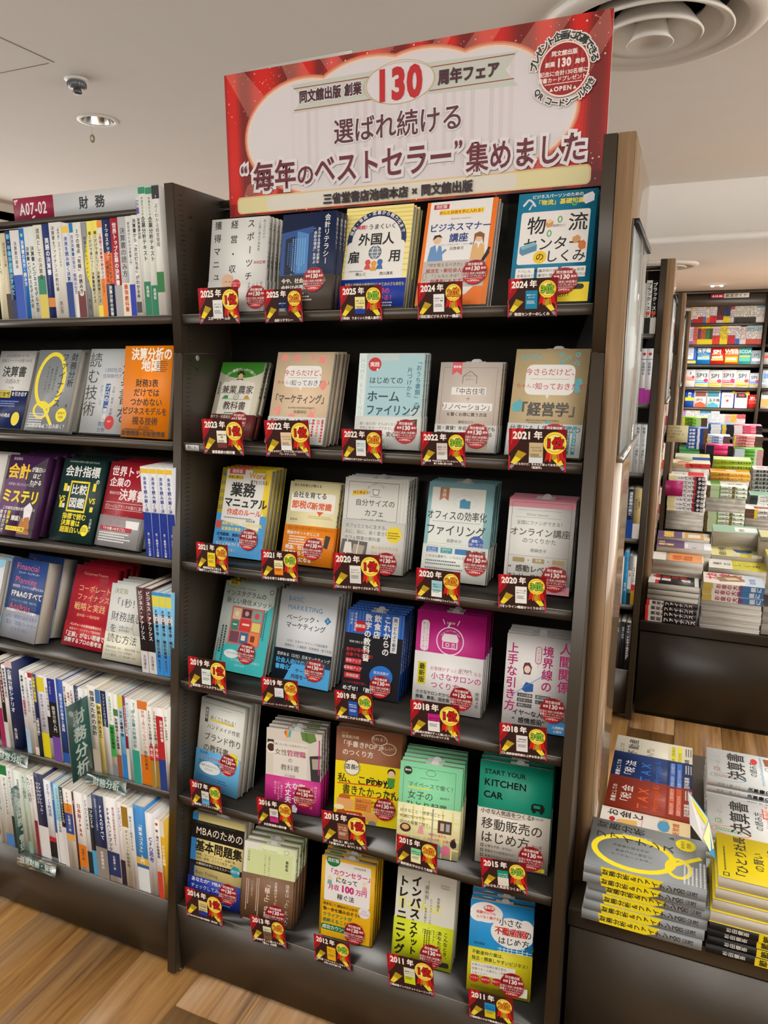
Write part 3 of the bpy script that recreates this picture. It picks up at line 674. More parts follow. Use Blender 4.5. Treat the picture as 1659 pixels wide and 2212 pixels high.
TITLE = ['''
W 70 3 13 1.72 スポーツチーム k b.012
W 41 3 13 1.72 経営・収入 k b.012
W 12 3 13 1.66 獲得マニュアル k b.012
V 93 5 4.6 売上ゼロから 4a4a4a
V 85 5 4.6 10億に伸ばす具体策 4a4a4a
C 88 66 5.2 木村正明 b02028 b
OBI
P d8b090 24 92 28 86 35 84 42 87 44 94 42 106 36 112 29 109 25 102
P 2b2f3a 18 142 22 114 31 109 38 109 48 114 50 142
L 30 96 34 96 .8 50382c
L 37 96 41 96 .8 50382c
L 32 104 39 104 1.2 a06050
O 50 101 8 8 c8202a
C 50 97 3.6 スポーツ w
C 50 101.5 3.6 産業・ w
V 94 98 4.4 実践してきたメソッド b02028
V 87 98 4.4 Jリーグクラブと k
V 80 98 4.4 「親企業」の b02028 b
V 73 98 4.4 分析結果も公開 k''', '''
P 2a4f8f 0 30 60 22 60 100 0 100
P 4a86c4 30 28 52 34 52 96 30 96
P 1b335f 52 34 70 26 70 96 52 96
P 0e1a33 8 40 26 36 26 98 8 98
H 44 40 54 6 3 78a8da
H 22 46 48 3 3 35609f
H 66 34 60 4 2.4 2c4c80
V 85 4 11 会計リテラシー w b.012
V 71 24 5.6 あらゆる世界で必要な dfe4ec b
V 64 24 5.6 “会計の視点”を学ぶ dfe4ec b
V 22 96 4.5 千葉商科大学 c8ccd4
OBI
T 5 104 8.4 今や、社会生活を送る w b
T 5 115 8.4 会計は必須の w b
G 6 128 60 3 3.4 c8c4be''', '''
R 0 0 100 144 f3e79c
R 0 4 100 1.6 eccf52
R 0 10 100 1.6 eccf52
R 0 16 100 1.6 eccf52
R 0 22 100 1.6 eccf52
R 0 28 100 1.6 eccf52
R 0 34 100 1.6 eccf52
R 0 40 100 1.6 eccf52
R 0 46 100 1.6 eccf52
R 0 52 100 1.6 eccf52
R 0 60 100 1.6 eccf52
R 0 68 100 1.6 eccf52
R 0 76 100 1.6 eccf52
R 0 84 100 1.6 eccf52
R 0 92 100 1.6 eccf52
O 50 48 44 42 n
O 50 50 37 36 ecebe6
Q 7 50 86 60 6 ecebe6
A 50 49 40 6.2 採用・育成・定着から戦力化まで w -72 72 b
T 19 26 6.4 実践！ c8202a b
T 36 25 8.4 うまくいく k b.012
C 50 38 18 外国人 k b
T 10 63 18 雇 k b
T 71 63 18 用 k b
O 50 66 9.5 9.5 7a8a9a
N 50 66 9.5 9.5 1.2 3a4658
N 50 66 4.5 9.5 .9 e8e8e8
L 41 66 59 66 .9 e8e8e8
L 43 61 57 61 .7 e8e8e8
L 43 71 57 71 .7 e8e8e8
O 41 80 4 4 d84a4a
O 50 82 4 4 e8a030
O 59 80 4 4 3a6ab0
P d84a4a 36 90 38 84 44 84 46 90
P e8a030 45 92 47 86 53 86 55 92
P 3a6ab0 54 90 56 84 62 84 64 90
T 24 94 5 横山~仁 k
T 60 94 5 西川清長 k
G 14 91.5 26 1 1.6 888888
OBI
T 10 109 5.6 外国人労働者の雇用がはじめての小さな会社も f2d91f
C 66 117 8.4 活用の d8336a b
C 66 127 8.4 がわかる！ d8336a b
T 8 121 5 1冊でこの f2d91f b
G 50 137 44 2 2.6 w''', '''
R 0 0 100 150 o
R 5 0 88 110 ecebe9
P ecebe9 5 110 93 110 70 134 30 150 5 150
R 10 4 22 7 bf2434
C 21 4.6 5.4 改訂版 w b
R 20 13 62 7 f5d93a
C 51 13.8 5.4 安心と自信を手に入れる！ c8202a b
C 51 24 3.6 Business~manners 8a5030
C 51 32 12.5 ビジネスマナー 1f3f86 b
C 51 47 13.5 講座 1f3f86 b
C 50 62 3.2 フリーアナウンサー・マナー講師 333
C 50 66.5 5 田巻華月 k
O 21 56 5.6 6 e8c09a
P 2a2a2e 14 56 16 49 24 48 28 53 21 51
P 6a96c8 9 90 12 66 20 62 28 65 33 90
P f0f0f0 19 62 24 62 22 74
L 27 78 35 70 3.5 6a96c8
O 80 55 5.6 6 e8c09a
P 8a5a3a 73 66 73 50 80 47 87 51 87 66 84 55 76 54
P e0b478 70 90 72 66 80 62 88 66 91 90
P f0f0f0 78 62 83 62 80 72
P c4bcb6 5 86 93 86 93 124 5 124
C 50 89 5.6 「何を覚えるべきか」わからない 333333
C 42 97 6.4 就活生・新社会人から a0342a b
C 50 105 5.6 「こんなときは？」と迷う 333333
C 50 112 6.4 指導者にもおすすめ！ a0342a b
P 1c1c22 93 74 97 77 78 112 73 122 73 114
L 96 70 92 80 3.4 2a2a34
N 9 108 3 6 1 909090
R 0 124 5 26 e07820
R 93 100 7 50 e07820''', '''
C 50 3 5.4 ビジネスパーソンのための e8f0f0 b
T 22 10 7.8 「物流」基礎知識 f4e03a b
P d8e0e4 6 16 12 8 16 8 22 14 20 15 14 10 8 18
P d8e0e4 14 22 20 12 24 18 22 19 19 16 16 23
P e8e8ee 82 8 93 4 96 8 96 16 86 20 82 15
N 72 18 3 3 1.2 78c83a
Q 6 26 87 70 3 eceae6
C 27 32 25 物 k b.012
C 79 30 25 流 k b.012
C 50 60 19 センター k b.012
O 35 87 8.5 8.5 f5c814
C 35 81 11 の k b.012
C 67 78 17 しくみ k b.012
C 52 44 4 船井総研ロジ k
P d89c60 38 40 44 37 48 40 48 45 42 48 38 45
P f0c898 38 40 44 37 48 40 42 43
O 30 88 .1 .1 w
P 5a8fa8 8 72 26 66 30 70 30 78 12 84 8 80
P 8ab8cc 8 72 26 66 30 70 12 76
P d89c60 74 63 80 60 84 63 84 68 78 71 74 68
P d87838 82 70 88 67 91 71 91 78 85 80 82 76
N 56 38 3 4.5 1.3 3f9f5a
N 44 56 3 4.5 1.3 3f9f5a
Q 6 101 24 14 1 eceae6
Q 34 101 26 14 1 eceae6
Q 64 101 30 14 1 eceae6
T 8 103 4.4 アパレル、食品、 k
T 36 103 4.4 最新鋭の設備が k
T 66 103 4.4 センター新設・ k
T 36 109 4.4 あると聞くけど？ k
T 66 109 4.4 移転の進め方は？ k
T 8 109 4.4 医薬品はどう違う？ k
R 0 122 100 28 f2d91f
Q 36 124 58 7 3.5 k
C 50 134 6.5 と~ポイントを紹介！ k b''', '''
O 50 6 58 26 3f8f2c
R 0 0 100 10 3f8f2c
A 50 62 48 6.8 小さい農業でしっかり稼ぐ！ e8f0dc -44 44 b
O 50 24 10 2.6 3b2a20
P 3b2a20 44 24 45 17 55 17 56 24
O 50 29 5.4 6 e8c8a0
P 3b2a20 40 44 43 34 57 34 60 44
P f2f0e4 12 46 16 40 24 41 30 37 38 38 50 35 62 38 70 37 76 41 84 40 88 46 88 108 12 108
T 13 47 17.5 兼業 3b2f28 b.012
T 51 47 17.5 農家 3b2f28 b.012
C 50 66 8.5 の 3b2f28
N 50 70 6.5 6.5 .9 3b2f28
P 3f9f5a 18 74 22 68 30 67 32 74
P d8a038 68 74 70 68 76 66 82 74
L 16 75 84 75 .7 3f9f5a
C 50 79 17.5 教科書 3b2f28 b.012
V 6 40 5 田中康晃著 3b2f28
G 30 101 40 1 3.4 3f9f5a
OBI
C 42 107 7 脱サラ・非農業出身・ゼロから w
C 40 117 9 農業年商 w b
G 10 131 80 2 3 d8b8a8''', '''
P ef8f86 8 6 14 3 20 6 19 13 8 13
P ef8f86 30 5 36 3 41 7 40 14 31 14
P ef8f86 62 4 66 3 67 12 62 12
N 80 12 7 6 1.2 ef8f86
R 76 8 10 8 ef8f86
Q 18 22 64 34 8 efece6
N 50 39 30 15 .1 3f6f86
P efece6 46 55 52 55 49 62
C 52 28 10.4 今さらだけど、 b0404a b.008
L 25 41 76 41 .6 7a8a90
T 6 45 7 ちゃんと b0404a
T 31 44 10.2 知っておきたい 3f6f86 b.008
O 88 52 5 8 ef8f86
C 50 67 15 「マーケティング」 5a4f48 b
P ef8f86 8 92 14 84 18 92 16 100 9 100
N 76 92 5 5 1.4 ef8f86
C 54 87 3.2 金沢学院大学経営情報学部教授 6a5a50
C 54 92 5.8 佐藤耕紀 5a4f48
O 40 103 6 5 ef8f86
O 74 102 6 6 ef8f86
OBI
T 4 106 8.2 毎日の仕事・人生が楽しくなる 333333 b
T 4 118 11 マーケ知識62 333333 b
H 94 106 34 1 4.4 d83a4a
H 86 106 34 1 4.4 ef8f86
V 93 110 3.6 まちの法則 w
H 78 106 34 1 4.4 d83a4a
O 68 134 9 9 3a6ab0''', '''
R 14 10 70 82 a6cdd4
P a6cdd4 62 2 100 2 100 80 62 80
R 0 0 12 150 d9e8e6
V 6 6 8.6 HOME~FILING b4c8ca
O 25 16 10 10 c8202a
C 25 12.5 7.4 実践 w b
L 30 22 29 25 2.4 w
V 93 8 8.4 「おうち書類」の 2f6f86 b.01
V 80 20 8.4 片づけかた 2f6f86 b.01
T 18 34 10.5 はじめての 2f4a5a b.01
L 18 49 74 49 .6 5a7a86
T 16 54 17 ホーム 2f4a5a b.02
T 16 74 16.5 ファイリング 2f4a5a b.02
C 82 97 5 長野ゆか 2f4a5a
R 74 88 14 1 7aa8b4
OBI
T 8 100 4.8 脱・自己流！がんばらなくても、 444444
T 8 106 4.8 きれいをキープできるしくみ 444444
R 10 113 26 8 f2e2a0
T 11 113 7.6 時短 444444 b
T 40 113 7 ＆ 444444
T 50 113 7.6 安心 444444 b
P 4a4440 66 98 96 94 96 116 66 118
P b0a090 70 100 92 97 90 108 72 110
T 10 124 6.4 いる・戻せる 444444
T 10 132 6.4 収納術」がない 444444''', '''
K 6 8 88 134 .7 8a7f76
P d8505a 20 0 36 0 36 21 28 15 20 21
C 28 5 4.4 最新版 w b
P 8a7f76 38 34 38 22 50 13 62 22 62 34 60.6 34 60.6 23 50 15 39.4 23 39.4 34
C 50 20 3.6 必ず知って 6a5f58
C 50 25.5 3.6 おきたい 6a5f58
R 22 40 56 12 eceae6
C 50 41 10.6 「中古住宅 5f5550 b.012
C 50 53.5 9.5 ＋ 5f5550
R 10 65 80 12 eceae6
C 50 66 10.6 リノベーション」 5f5550 b.012
C 50 80 6.6 を賢くお得に買う方法 5f5550 b
C 50 93 5 鏑馬功之介 5f5550
OBI
T 4 102 7 脱・賃貸！年収300万円台でも 333333 b
T 4 111 7 無理なくマイホームが買える 333333 b
T 4 120 7 新常識を大公開！ 333333 b
R 58 118 30 22 a89884
G 6 134 40 2 3 888888''', '''
N 12 12 4 4 1.2 4fa8b4
N 22 10 4 4 1.2 4fa8b4
N 32 12 4 4 1.2 4fa8b4
N 62 8 3.4 3.4 1.6 4fa8b4
N 72 13 3.4 3.4 1.6 4fa8b4
N 84 8 3.4 3.4 1.6 4fa8b4
N 64 19 3.4 3.4 1.6 4fa8b4
N 84 20 3.4 3.4 1.6 4fa8b4
Q 17 22 66 42 9 e9e8e4
P e9e8e4 46 62 52 62 49 70
C 52 27 10.4 今さらだけど、 c03a4a b.008
L 24 42 76 42 .6 9a9a90
T 5 48 7 ちゃんと c03a4a
T 31 47 10.2 知っておきたい c03a4a b.008
P 4fa8b4 84 42 92 40 94 48 90 50 92 60 84 60
P 4fa8b4 2 78 12 70 18 78 14 88 4 88
C 52 74 20 「経営学」 4a4540 b.03
C 46 98 3.2 静岡文化芸術大学経営学部教授 6a5f50
C 36 102 5 佐藤耕紀 4a4540
P 4fa8b4 48 106 54 98 60 106 60 112 48 112
OBI
T 3 106 10 仕事にも人生にも役立つ 3a3a3a b.012
T 3 119 12 経営学の知識110 3a3a3a b
R 72 106 5 38 2a8a94
R 80 106 5 38 2a8a94
R 88 106 5 38 2a8a94
V 90.5 110 4.2 ビジネスや戦略 w
V 82.5 110 4.2 マネジメントが w
V 74.5 110 4.2 賢くなる w''', '''
P ffffff 14 6 60 4 60 16 92 20 92 82 14 82
P ebebe6 12 6 88 6 88 96 12 96
R 0 78 100 74 4f9fdc
P f2d42a 88 0 100 0 100 60 88 78
P ebebe6 10 2 62 2 60 20 88 60 88 104 10 90
R 15 0 32 10 e05038
C 31 1.4 7.2 最新版 w b
T 56 4 13 Word e8a018 b.04
T 82 12 6 で k b
T 60 18 8 誰でもつくれる！ k b
Q 12 12 32 7 3.5 f2d42a
T 14 12.6 5.2 本当に使える k b
T 22 24 25 業務 k b.03
T 12 50 17.5 マニュアル k b.035
T 20 69 11.5 作成のルール e05038 b
G 16 84 60 1 2.6 888888
C 70 86 4.6 森田圭美 k
L 3 12 9 12 1.8 2f6fc0
K 2 10 7 5 1 2f6fc0
K 2 24 7 5 1 2f6fc0
K 2 38 7 5 1 2f6fc0
K 2 52 7 5 1 2f6fc0
K 2 66 7 5 1 2f6fc0
R 2 92 10 12 e05038
T 14 92 6.6 業務の属人化、引き継ぎの不備、 f4e87a b
T 14 101 6.6 従業員の育成・定着問題… f4e87a b
T 6 111 6.2 在宅勤務、業務の適正な分担 14305c b
T 6 119 6.2 「働き方改革」の一歩は 14305c b
T 6 127 6.2 マニュアルづくりから w b
T 8 138 5 見える化！で育て f4e87a''', '''
T 8 4 5.6 東大卒税理士が教える 5a4f30 b
Q 6 20 88 34 4 f0eee4
P e0602c 60 52 74 52 66 60
T 8 18 11.5 会社を育てる 3a3228 b
T 8 34 15 節税の e0602c b.03
T 48 36 13.5 新常識 e0602c b.03
G 44 60 50 2 2 c8b070
T 8 66 5 喜多村 5a4f30
OBI
T 6 81 5.4 社長と社員の手取りを増やして会社を成長させる 5a2c10
T 6 89 6.6 税金のホントのところ w b
G 12 98 38 4 3 w
G 56 98 26 3 3 w
P 3a3430 84 92 94 94 90 116 82 114
T 6 114 8.4 税金、社会保険料と w b
T 6 124 8.4 将来もらう年金まで w b
T 20 135 8.4 最大になる w b''', '''
R 0 0 100 66 dcdcd6
H 96 0 140 1 .01 888888
K 6 6 80 56 .7 6a6a64
A 50 24 16 4.4 MY~CAFE~LIFE 8a8a84 -50 50
P 8a8a84 44 16 56 16 54 25 46 25
P ecece6 45.4 17 54.6 17 53 23.6 47 23.6
L 41 27 59 27 .8 8a8a84
P f0c832 13 20 36 17 36 24 13 27
T 14 19 5 はじめよう！ k b
C 50 31 10.5 自分サイズの 4a4a46 b.008
C 50 46 10.5 カフェ 4a4a46 b.008
C 50 59 4 Cafe's~LIFE~~~野田貴之 4a4a46
R 0 2 100 .35 b0b0aa
R 0 5 100 .35 b0b0aa
R 0 11 5 .35 b0b0aa
R 2 0 .35 66 b0b0aa
R 90 0 .35 66 b0b0aa
R 96 0 .35 66 b0b0aa
OBI
T 6 68 6.4 カフェとともに生きる。 4a4a46
T 6 77 6.4 人に、街に、長く愛される 4a4a46
T 6 86 6.4 カフェ開業の教科書 4a4a46
B 84 80 12.5 30 f0d838
G 75 77 18 3 2.4 8a7a20
P 6a6460 3 92 44 94 42 120 0 118
P e8e4de 8 96 18 96 20 112 6 112
P b4a898 22 98 40 100 36 116 20 112
L 12 90 10 118 1.6 e8e4de
L 30 94 26 120 1.4 e8e4de
T 50 98 5.4 個人店のチカラを d8a038
T 50 106 5.4 活かした「コミュニティ」 d8a038
T 50 114 5.4 としての場へ 6a6a64
G 50 124 30 5 3 8a8a84''', '''
R 6 8 82 140 e8ede8
P c07848 18 8 32 8 32 28 25 23 18 28
V 25 10 6 実践！ w b
P 3f8fb4 50 26 56 23 60 26 66 26 66 38 50 38
N 58 28 18 10 .4 c8d4d4
C 47 42 14.5 オフィスの効率化 3a4648 b.012
L 10 59 84 59 .6 8a9a9c
C 47 63 17 ファイリング 3a4648 b.015
C 47 84 6 長野ゆか 3a4648
L 8 92 84 92 .4 8a9a9c
B 80 88 12 24 3f62b4
C 80 82 4.4 整理・ w b
C 80 87 4.4 収納・片づけ w
C 80 92 4.4 の基本が w
OBI
Q 6 98 18 8 1 3f7fc0
Q 28 98 18 8 1 3aa0a8
Q 50 98 18 8 1 3f7fc0
T 8 99 3.4 探し物の w
T 30 99 3.4 業務効率 w
T 8 103 3.4 時間削減 w
T 30 103 3.4 アップ w
T 6 109 4.6 いちばん簡単で、いちばん王道。 3a4648
G 6 117 60 2 3 6a7678
V 92 98 9 帰宅後 3a4648 b
V 81 98 9 机の上 3a4648 b
V 71 98 9 書類 3a4648 b
G 6 128 60 5 2.8 6a7678''', '''
R 0 0 100 14 d8909e
R 0 0 100 3 b86a7c
R 0 130 100 14 d8909e
K 5 6 90 130 .5 7a6064
C 45 22 5 Online~Seminar 7a7a74
L 12 18 80 18 .4 8a8a84
L 12 29 80 29 .4 8a8a84
C 50 34 6.6 全国にファンができる！ 4a4a46
C 50 45 13 オンライン講座 4a4a46 b.01
C 50 60 8.6 のつくりかた 4a4a46
C 50 76 6.2 原麻衣子 4a4a46
L 5 88 95 88 .4 8a8a84
Q 12 91 18 7 1 a89468
Q 42 91 18 7 1 a89468
Q 72 91 18 7 1 a89468
C 36 91 6.5 × 8a7a50
C 66 91 6.5 × 8a7a50
C 51 91.6 5 得意 w
T 6 102 11 “感動レベル”の 4a4440 b
T 4 115 9 オンリーワン×シーズ 4a4440 b
T 6 127 5.6 「あなたがいい」と選ばれる 4a4440''', '''
P 3fbcc0 100 30 100 150 16 150 0 120 60 70
R 6 0 22 6 d8c428
C 17 .6 4.4 最新版 k b
T 4 8 4 「こだわり」が世界とつながる！ 4a4a46
T 4 14 10 インスタグラムの 4a4a46 b.008
T 8 27 10 新しい発信メソッド 4a4a46 b.008
N 93 10 4 4 1.2 5a5a56
R 22 40 62 62 c87870
R 25 43 16 18 e8c8a0
R 43 43 18 14 5a3a3a
R 63 43 18 18 7ab0a8
R 25 63 14 16 3a8a78
R 41 59 22 20 d83a3a
R 65 63 16 14 e8d070
R 25 81 18 18 7a4a5a
R 45 81 16 18 3a6a9a
R 63 79 18 20 e88a4a
O 33 52 4 4 f4e8d0
O 52 50 4 4 d8a0b0
O 72 52 5 5 e05050
L 28 70 36 70 2 f4e8d0
L 46 68 60 68 3 f8e0c0
R 48 86 8 8 f4e8d0
R 66 84 8 10 8a3030
H 88 40 60 2 2.6 4a5a5a
H 14 74 60 2 4 3a4a4a
O 34 118 14 7 e4eeee
T 24 115 3.4 あなたの世界観が 3a8a8a
T 36 124 5 いつの時代も変わらない e8f4f4
T 44 132 5 メソッド e8f4f4
R 4 96 1 30 4a5a5a''', '''
T 14 8 10 BASIC 2f86b8
T 14 21 10.4 MARKETING 2f86b8
T 14 37 10 ベーシック・ 3a3e44 b.015
T 14 49 10 マーケティング 3a3e44 b.015
P 2f86b8 86 34 92 40 86 46 80 40
C 86 37 5.4 2 w b
T 16 76 4.4 （公社）日本マーケティング協会監修 4a4e54
T 16 83 4.4 恩蔵直人・三浦俊彦・芳賀康浩・坂下玄哲 4a4e54
OBI
T 5 97 5.8 定評ある（公社）日本マーケティング e8e8e8
T 4 105 8.6 社会人向けの人気講座 4fb4f0 b
T 4 115 8.6 書籍化！ 4fb4f0 b
P 4fa8e4 20 143 34 112 100 112 100 143
T 40 118 7.4 ケーススタディ k b
T 34 127 7.4 内容を一新！ k b''', '''
R 0 0 100 38 2560c0
R 4 0 2 38 4a80d8
R 10 0 2 38 4a80d8
R 16 0 2 38 4a80d8
R 22 0 2 38 4a80d8
R 28 0 2 38 4a80d8
R 34 0 2 38 4a80d8
R 60 0 2 38 4a80d8
R 70 0 2 38 4a80d8
R 92 0 2 38 4a80d8
R 98 0 2 38 4a80d8
R 0 38 100 110 16171f
Q 80 4 11 58 1 e4e6ea
V 85.5 6 6.4 脱・どんぶり勘定！ 1a2a5a b
V 72 4 12.5 これからの w b.03
V 55 4 12.5 飲食店 w b.03
V 39 4 12.5 数字の教科書 w b.03
O 25 26 11 10 c8202a
C 25 22.5 6 最新版 w b
V 9 4 5 山川博史 w
V 16 4 5 東海林健太郎 w
C 20 50 4 現場で使える w
T 4 62 6.4 数字が苦手な c8303a b
T 4 70 6.4 店長でも大丈夫！ c8303a b
R 4 79 28 9 c8303a
R 4 91 28 9 c8303a
R 4 103 28 9 c8303a
C 18 80.5 5.4 客数アップ w
C 18 92.5 5.4 客単価アップ w
C 18 104.5 5.4 原価低減 w
O 68 102 20 17 2a74d0
C 68 94 5.4 自次決算が w
C 68 101 5.4 わかる！ w
T 3 116 4.6 しっかり利益を残し、 c8303a
T 3 124 8 めざせ！「数値管理」 w b
T 38 133 9 本気の数管理 c8303a b''', '''
P e4dce4 44 22 48 14 50 14 47 22
C 50 12 5 NEW w
L 38 10 41 17 1.2 f0e8ee
L 62 10 59 17 1.2 f0e8ee
N 50 40 20 20 1.4 f4ecf2
A 50 40 15.4 3 secret~rules~of~small~salon f4ecf2 -60 60
P f4ecf2 38 36 41 30 59 30 62 36 62 40 38 40
K 39 40 22 11 1.4 f4ecf2
K 44 43 5 5 1 f4ecf2
K 53 43 4 8 1 f4ecf2
Q 7 14 12 44 5 ece4ea
V 16 17 4 エステ・アロマ・ネイルの c51f86
V 11 17 4 癒しサロンをはじめよう c51f86
C 80 62 4.6 向井邦雄 w
OBI
R 6 74 12 32 d9cf1e
V 12 76 9 最新版 k b
T 24 78 6 お客様がずっと通いたくなる c51f86
T 26 86 10.5 小さなサロンの c51f86 b.01
T 26 99 10.5 つくり方 c51f86 b.01
T 66 76 3.6 同文舘出版 5a5a56
T 5 114 5.6 小さなサロンだからこそできる k b
T 5 121 5.6 開業、集客、固定客化のノウハウ k b
V 94 106 5.6 開業4年 k
V 85 106 5.6 10坪 k
G 5 129 46 3 2.4 6a6a66
H 76 108 30 1 2 8a8a86''', '''
V 92 6 19 人間関係 b8206f b.02
V 66 14 17.5 境界線の b8206f b.02
V 11 14 17.5 上手な引き方 b8206f b.02
Q 46 16 10 28 5 b8206f
Q 47 17 8 26 4 e3e1e0
V 51 19 5 バウンダリー b8206f
P 6a3a3a 28 52 30 44 38 43 42 50 40 62 30 62
O 35 54 5 6 f0d8c8
P e8e8ec 26 76 28 62 38 62 42 72 36 84
P 2f62a8 28 86 34 74 46 76 46 88 34 90
L 12 98 64 58 .9 5a8ad0
Q 22 92 24 6 1 4a4a50
Q 22 100 24 6 1 4a4a50
Q 22 108 24 6 1 4a4a50
Q 50 92 24 6 1 4a4a50
Q 50 100 24 6 1 4a4a50
T 24 93 4 上から目線の人 w
T 24 101 4 はりあってくる人 w
T 24 109 4 依存してくる人 w
T 52 93 4 悪口ばかりの人 w
T 16 118 9.5 イヤ〜な人 k b
T 16 130 9.5 “感情感染” k b
O 88 140 16 12 3f8fd0
C 88 136 4.6 人間関係 w b
C 88 142 4.6 心理学 w b''', '''
V 15 18 6 最新版 w
R 12 16 7 26 4a4640
V 15.5 18 6 最新版 w
L 10 8 96 8 .6 6a6a62
C 55 12 3 for~handmade~creators 8a8a82
T 24 28 7.8 高くても売れる！ 4a463e
R 24 35 54 3 e8d040
T 18 44 9.4 ハンドメイド作家 4a463e b.005
T 14 60 14.5 ブランド作り 4a463e b.01
T 14 80 14.5 の教科書 4a463e b.01
C 82 86 4 マツドアケミ 4a463e
OBI
T 8 94 6 2020年、 2a5a9a b
T 8 102 6 ハンドメイド作家さんの d83a3a b
T 8 110 6 生きていく方が変わりました！ 2a5a9a b
B 84 96 13 22 f0e04a
C 84 90 4.4 今売れる k b
C 84 96 4.4 成功例を k b
O 34 122 24 11 e8eeee
C 34 117 4.2 自分基準で自分のブランドを 2a4a6a
C 34 123 4.2 広げよう！ 2a4a6a
R 62 104 20 22 c8bfae
G 8 138 80 2 2.6 2a5a9a''', '''
R 0 0 100 86 d8d2c8
P 3a3430 2 20 16 20 20 30 16 42 2 42 
O 9 34 10 10 efece6
O 9 34 7 7 4a3024
P 6a8a4a 62 0 88 0 92 12 80 18 66 14
P e05050 32 4 36 0 40 2 38 14
P 3ab4c8 42 0 46 0 44 12 40 12
P e8a830 36 2 41 0 41 12 37 14
P 5a7a3a 70 0 74 0 78 16 72 14
R 14 20 62 66 e4dfd6
C 45 24 4.4 仕事にも人生にも自信がもてる！ 4a4440
C 45 34 11.5 女性管理職 4a4440
T 38 34 11.5 管理職 d0307a
C 45 48 8.5 の 4a4440
C 45 60 11.5 教科書 4a4440
C 45 77 5 小川由佳 4a4440
P 3a3a3e 80 40 100 36 100 84 84 84
P b0a898 84 44 100 42 100 60 86 62
R 96 10 2 60 c92b86
OBI
V 68 90 12 完璧 w b.03
V 56 90 12 なくても w b.03
V 43 90 12 大丈夫。 w b.03
V 31 92 4.6 “自分らしい w
V 25 92 4.6 リーダーシップ” w
V 19 92 4.6 見つけよう w
V 86 90 5 「私はリーダーに w
V 93 90 5 向いてない」 w
Q 20 132 40 12 5 e8e4e8
T 22 134 4 今より楽しく k''', '''
R 0 50 100 92 f5df1e
T 8 6 3.4 まだお cfc0b0
T 8 10 5.4 増澤美沙緒 e8dfd4
N 66 12 12 8 1 e8dfd4
N 80 24 12 9 1 e8dfd4
C 66 8 6 売れる！ f4ece0
C 80 20 6 楽しい！ f4ece0
T 6 18 9.6 「手書きPOP」 f4ece0 b.012
T 10 31 9.6 のつくり方 f4ece0 b.012
B 26 58 13 16 k
B 26 58 12 16 f4f0e0
C 26 53 8.4 店長!! k b
T 4 68 15 私、こういう k b.01
T 48 70 13 POPが k b.035
T 12 84 15.5 書きたかったん k b.01
T 78 86 12 です。 k b
L 4 84 70 80 1.6 e05028
L 12 101 90 98 1.6 e05028
O 86 58 6 6 k
O 86 60 5 5 f0d0a8
P 4a9a4a 80 66 92 66 90 80 82 80
O 16 104 9 5 c86a2c
Q 4 106 26 16 2 f0b070
Q 32 102 26 20 1 e89040
T 34 105 4.4 蒟蒻こんにゃく k
G 34 112 20 3 2 a04a20
T 58 104 4.6 初心者でも、 k
T 58 110 4.6 文字・イラストが苦手でも、 k
T 58 116 4.6 「できた！褒めた！」 d03030 b
Q 18 124 26 12 2 d8382c
Q 46 122 22 14 2 f0b060
O 12 130 8 8 c0562c
T 20 127 5 新学期セール w b
O 60 138 6 4 8a8a80
O 8 120 8 4 fff0c0''', '''
K 6 8 84 134 .5 3a5a4a
B 13 14 7 16 2f2f2a
C 13 11.6 3.4 最新版 w b
N 50 14 8 5 .6 3a5a4a
C 48 21 3 my~pace~entrepreneur 3a5a4a
T 14 30 8.6 マイペースで働く！ 2f3f36
R 14 38.5 36 2 f0e048
T 14 44 14 女子の 2f3f36
C 74 48 4 滝岡幸子 2f3f36
T 12 60 13.4 ひとり起業 2f3f36 b.008
OBI
R 0 74 100 2.4 f4f0d0
R 0 84 100 2.4 e8dc8c
R 0 98 100 2.4 e8dc8c
R 0 112 100 2.4 e8dc8c
R 0 126 100 2.4 e8dc8c
R 8 68 2.4 80 e8dc8c
R 24 68 2.4 80 e8dc8c
R 40 68 2.4 80 e8dc8c
R 56 68 2.4 80 a8ac98
R 72 68 2.4 80 e8dc8c
R 88 68 2.4 80 e8dc8c
T 4 74 6 好きなこと・得意なことで k
T 4 83 6 何歳になっても k
T 4 92 6 自分の裁量で稼ぐ。 k
P 5a4038 66 84 88 84 88 104 66 104
R 70 88 6 12 c8b8a0
R 79 88 6 12 a0a8b0
O 14 104 9 7 4a3430
O 14 103 6 4 e0b070
P e8a0a0 36 100 42 94 44 110 34 110
T 52 106 4.8 時間も場所も d03060
T 46 113 4.8 “自分次第”な働き方 d03060
O 66 130 8 8 4aa4a0
O 80 130 8 8 e07898
P 8a2a2a 88 112 94 108 97 122 90 124
O 92 118 5 6 26262a
T 56 140 5 がしてること。 k''', '''
T 7 10 9 START~YOUR 0d1a16 b
T 7 23 13 KITCHEN 0d1a16 b.03
T 7 40 13 CAR 0d1a16 b.03
P 0d1a16 73 52 76 49 88 49 91 53 91 59 73 59
O 77 60 2.6 2.6 0d1a16
O 87 60 2.6 2.6 0d1a16
R 76 51.5 9 4 0f8f74
OBI
N 45 70 33 6 .8 6a6a62
Q 13 66 60 9 4.5 e0d9ce
C 43 66.6 7 小さな人気店をつくる！ 3f3c36 b
C 82 68 3.4 同文舘出版 3f3c36
T 6 79 17 移動販売の 3f3c36 b.01
T 6 98 17 はじめ方 3f3c36 b.01
C 84 106 4.6 平山晋 3f3c36
K 7 117 4 4 .8 3f3c36
K 7 124 4 4 .8 3f3c36
K 7 131 4 4 .8 3f3c36
T 13 117 4 必要な予算・許可は？ 3f3c36
T 13 124 4 開業までの経理会計は？ 3f3c36
T 13 131 4 車選びのポイントは？ 3f3c36
R 50 137 46 5 f0d020
T 78 136 6 ポイント 3f3c36''', '''
R 0 0 11 146 2f7fc4
R 0 12 100 30 191512
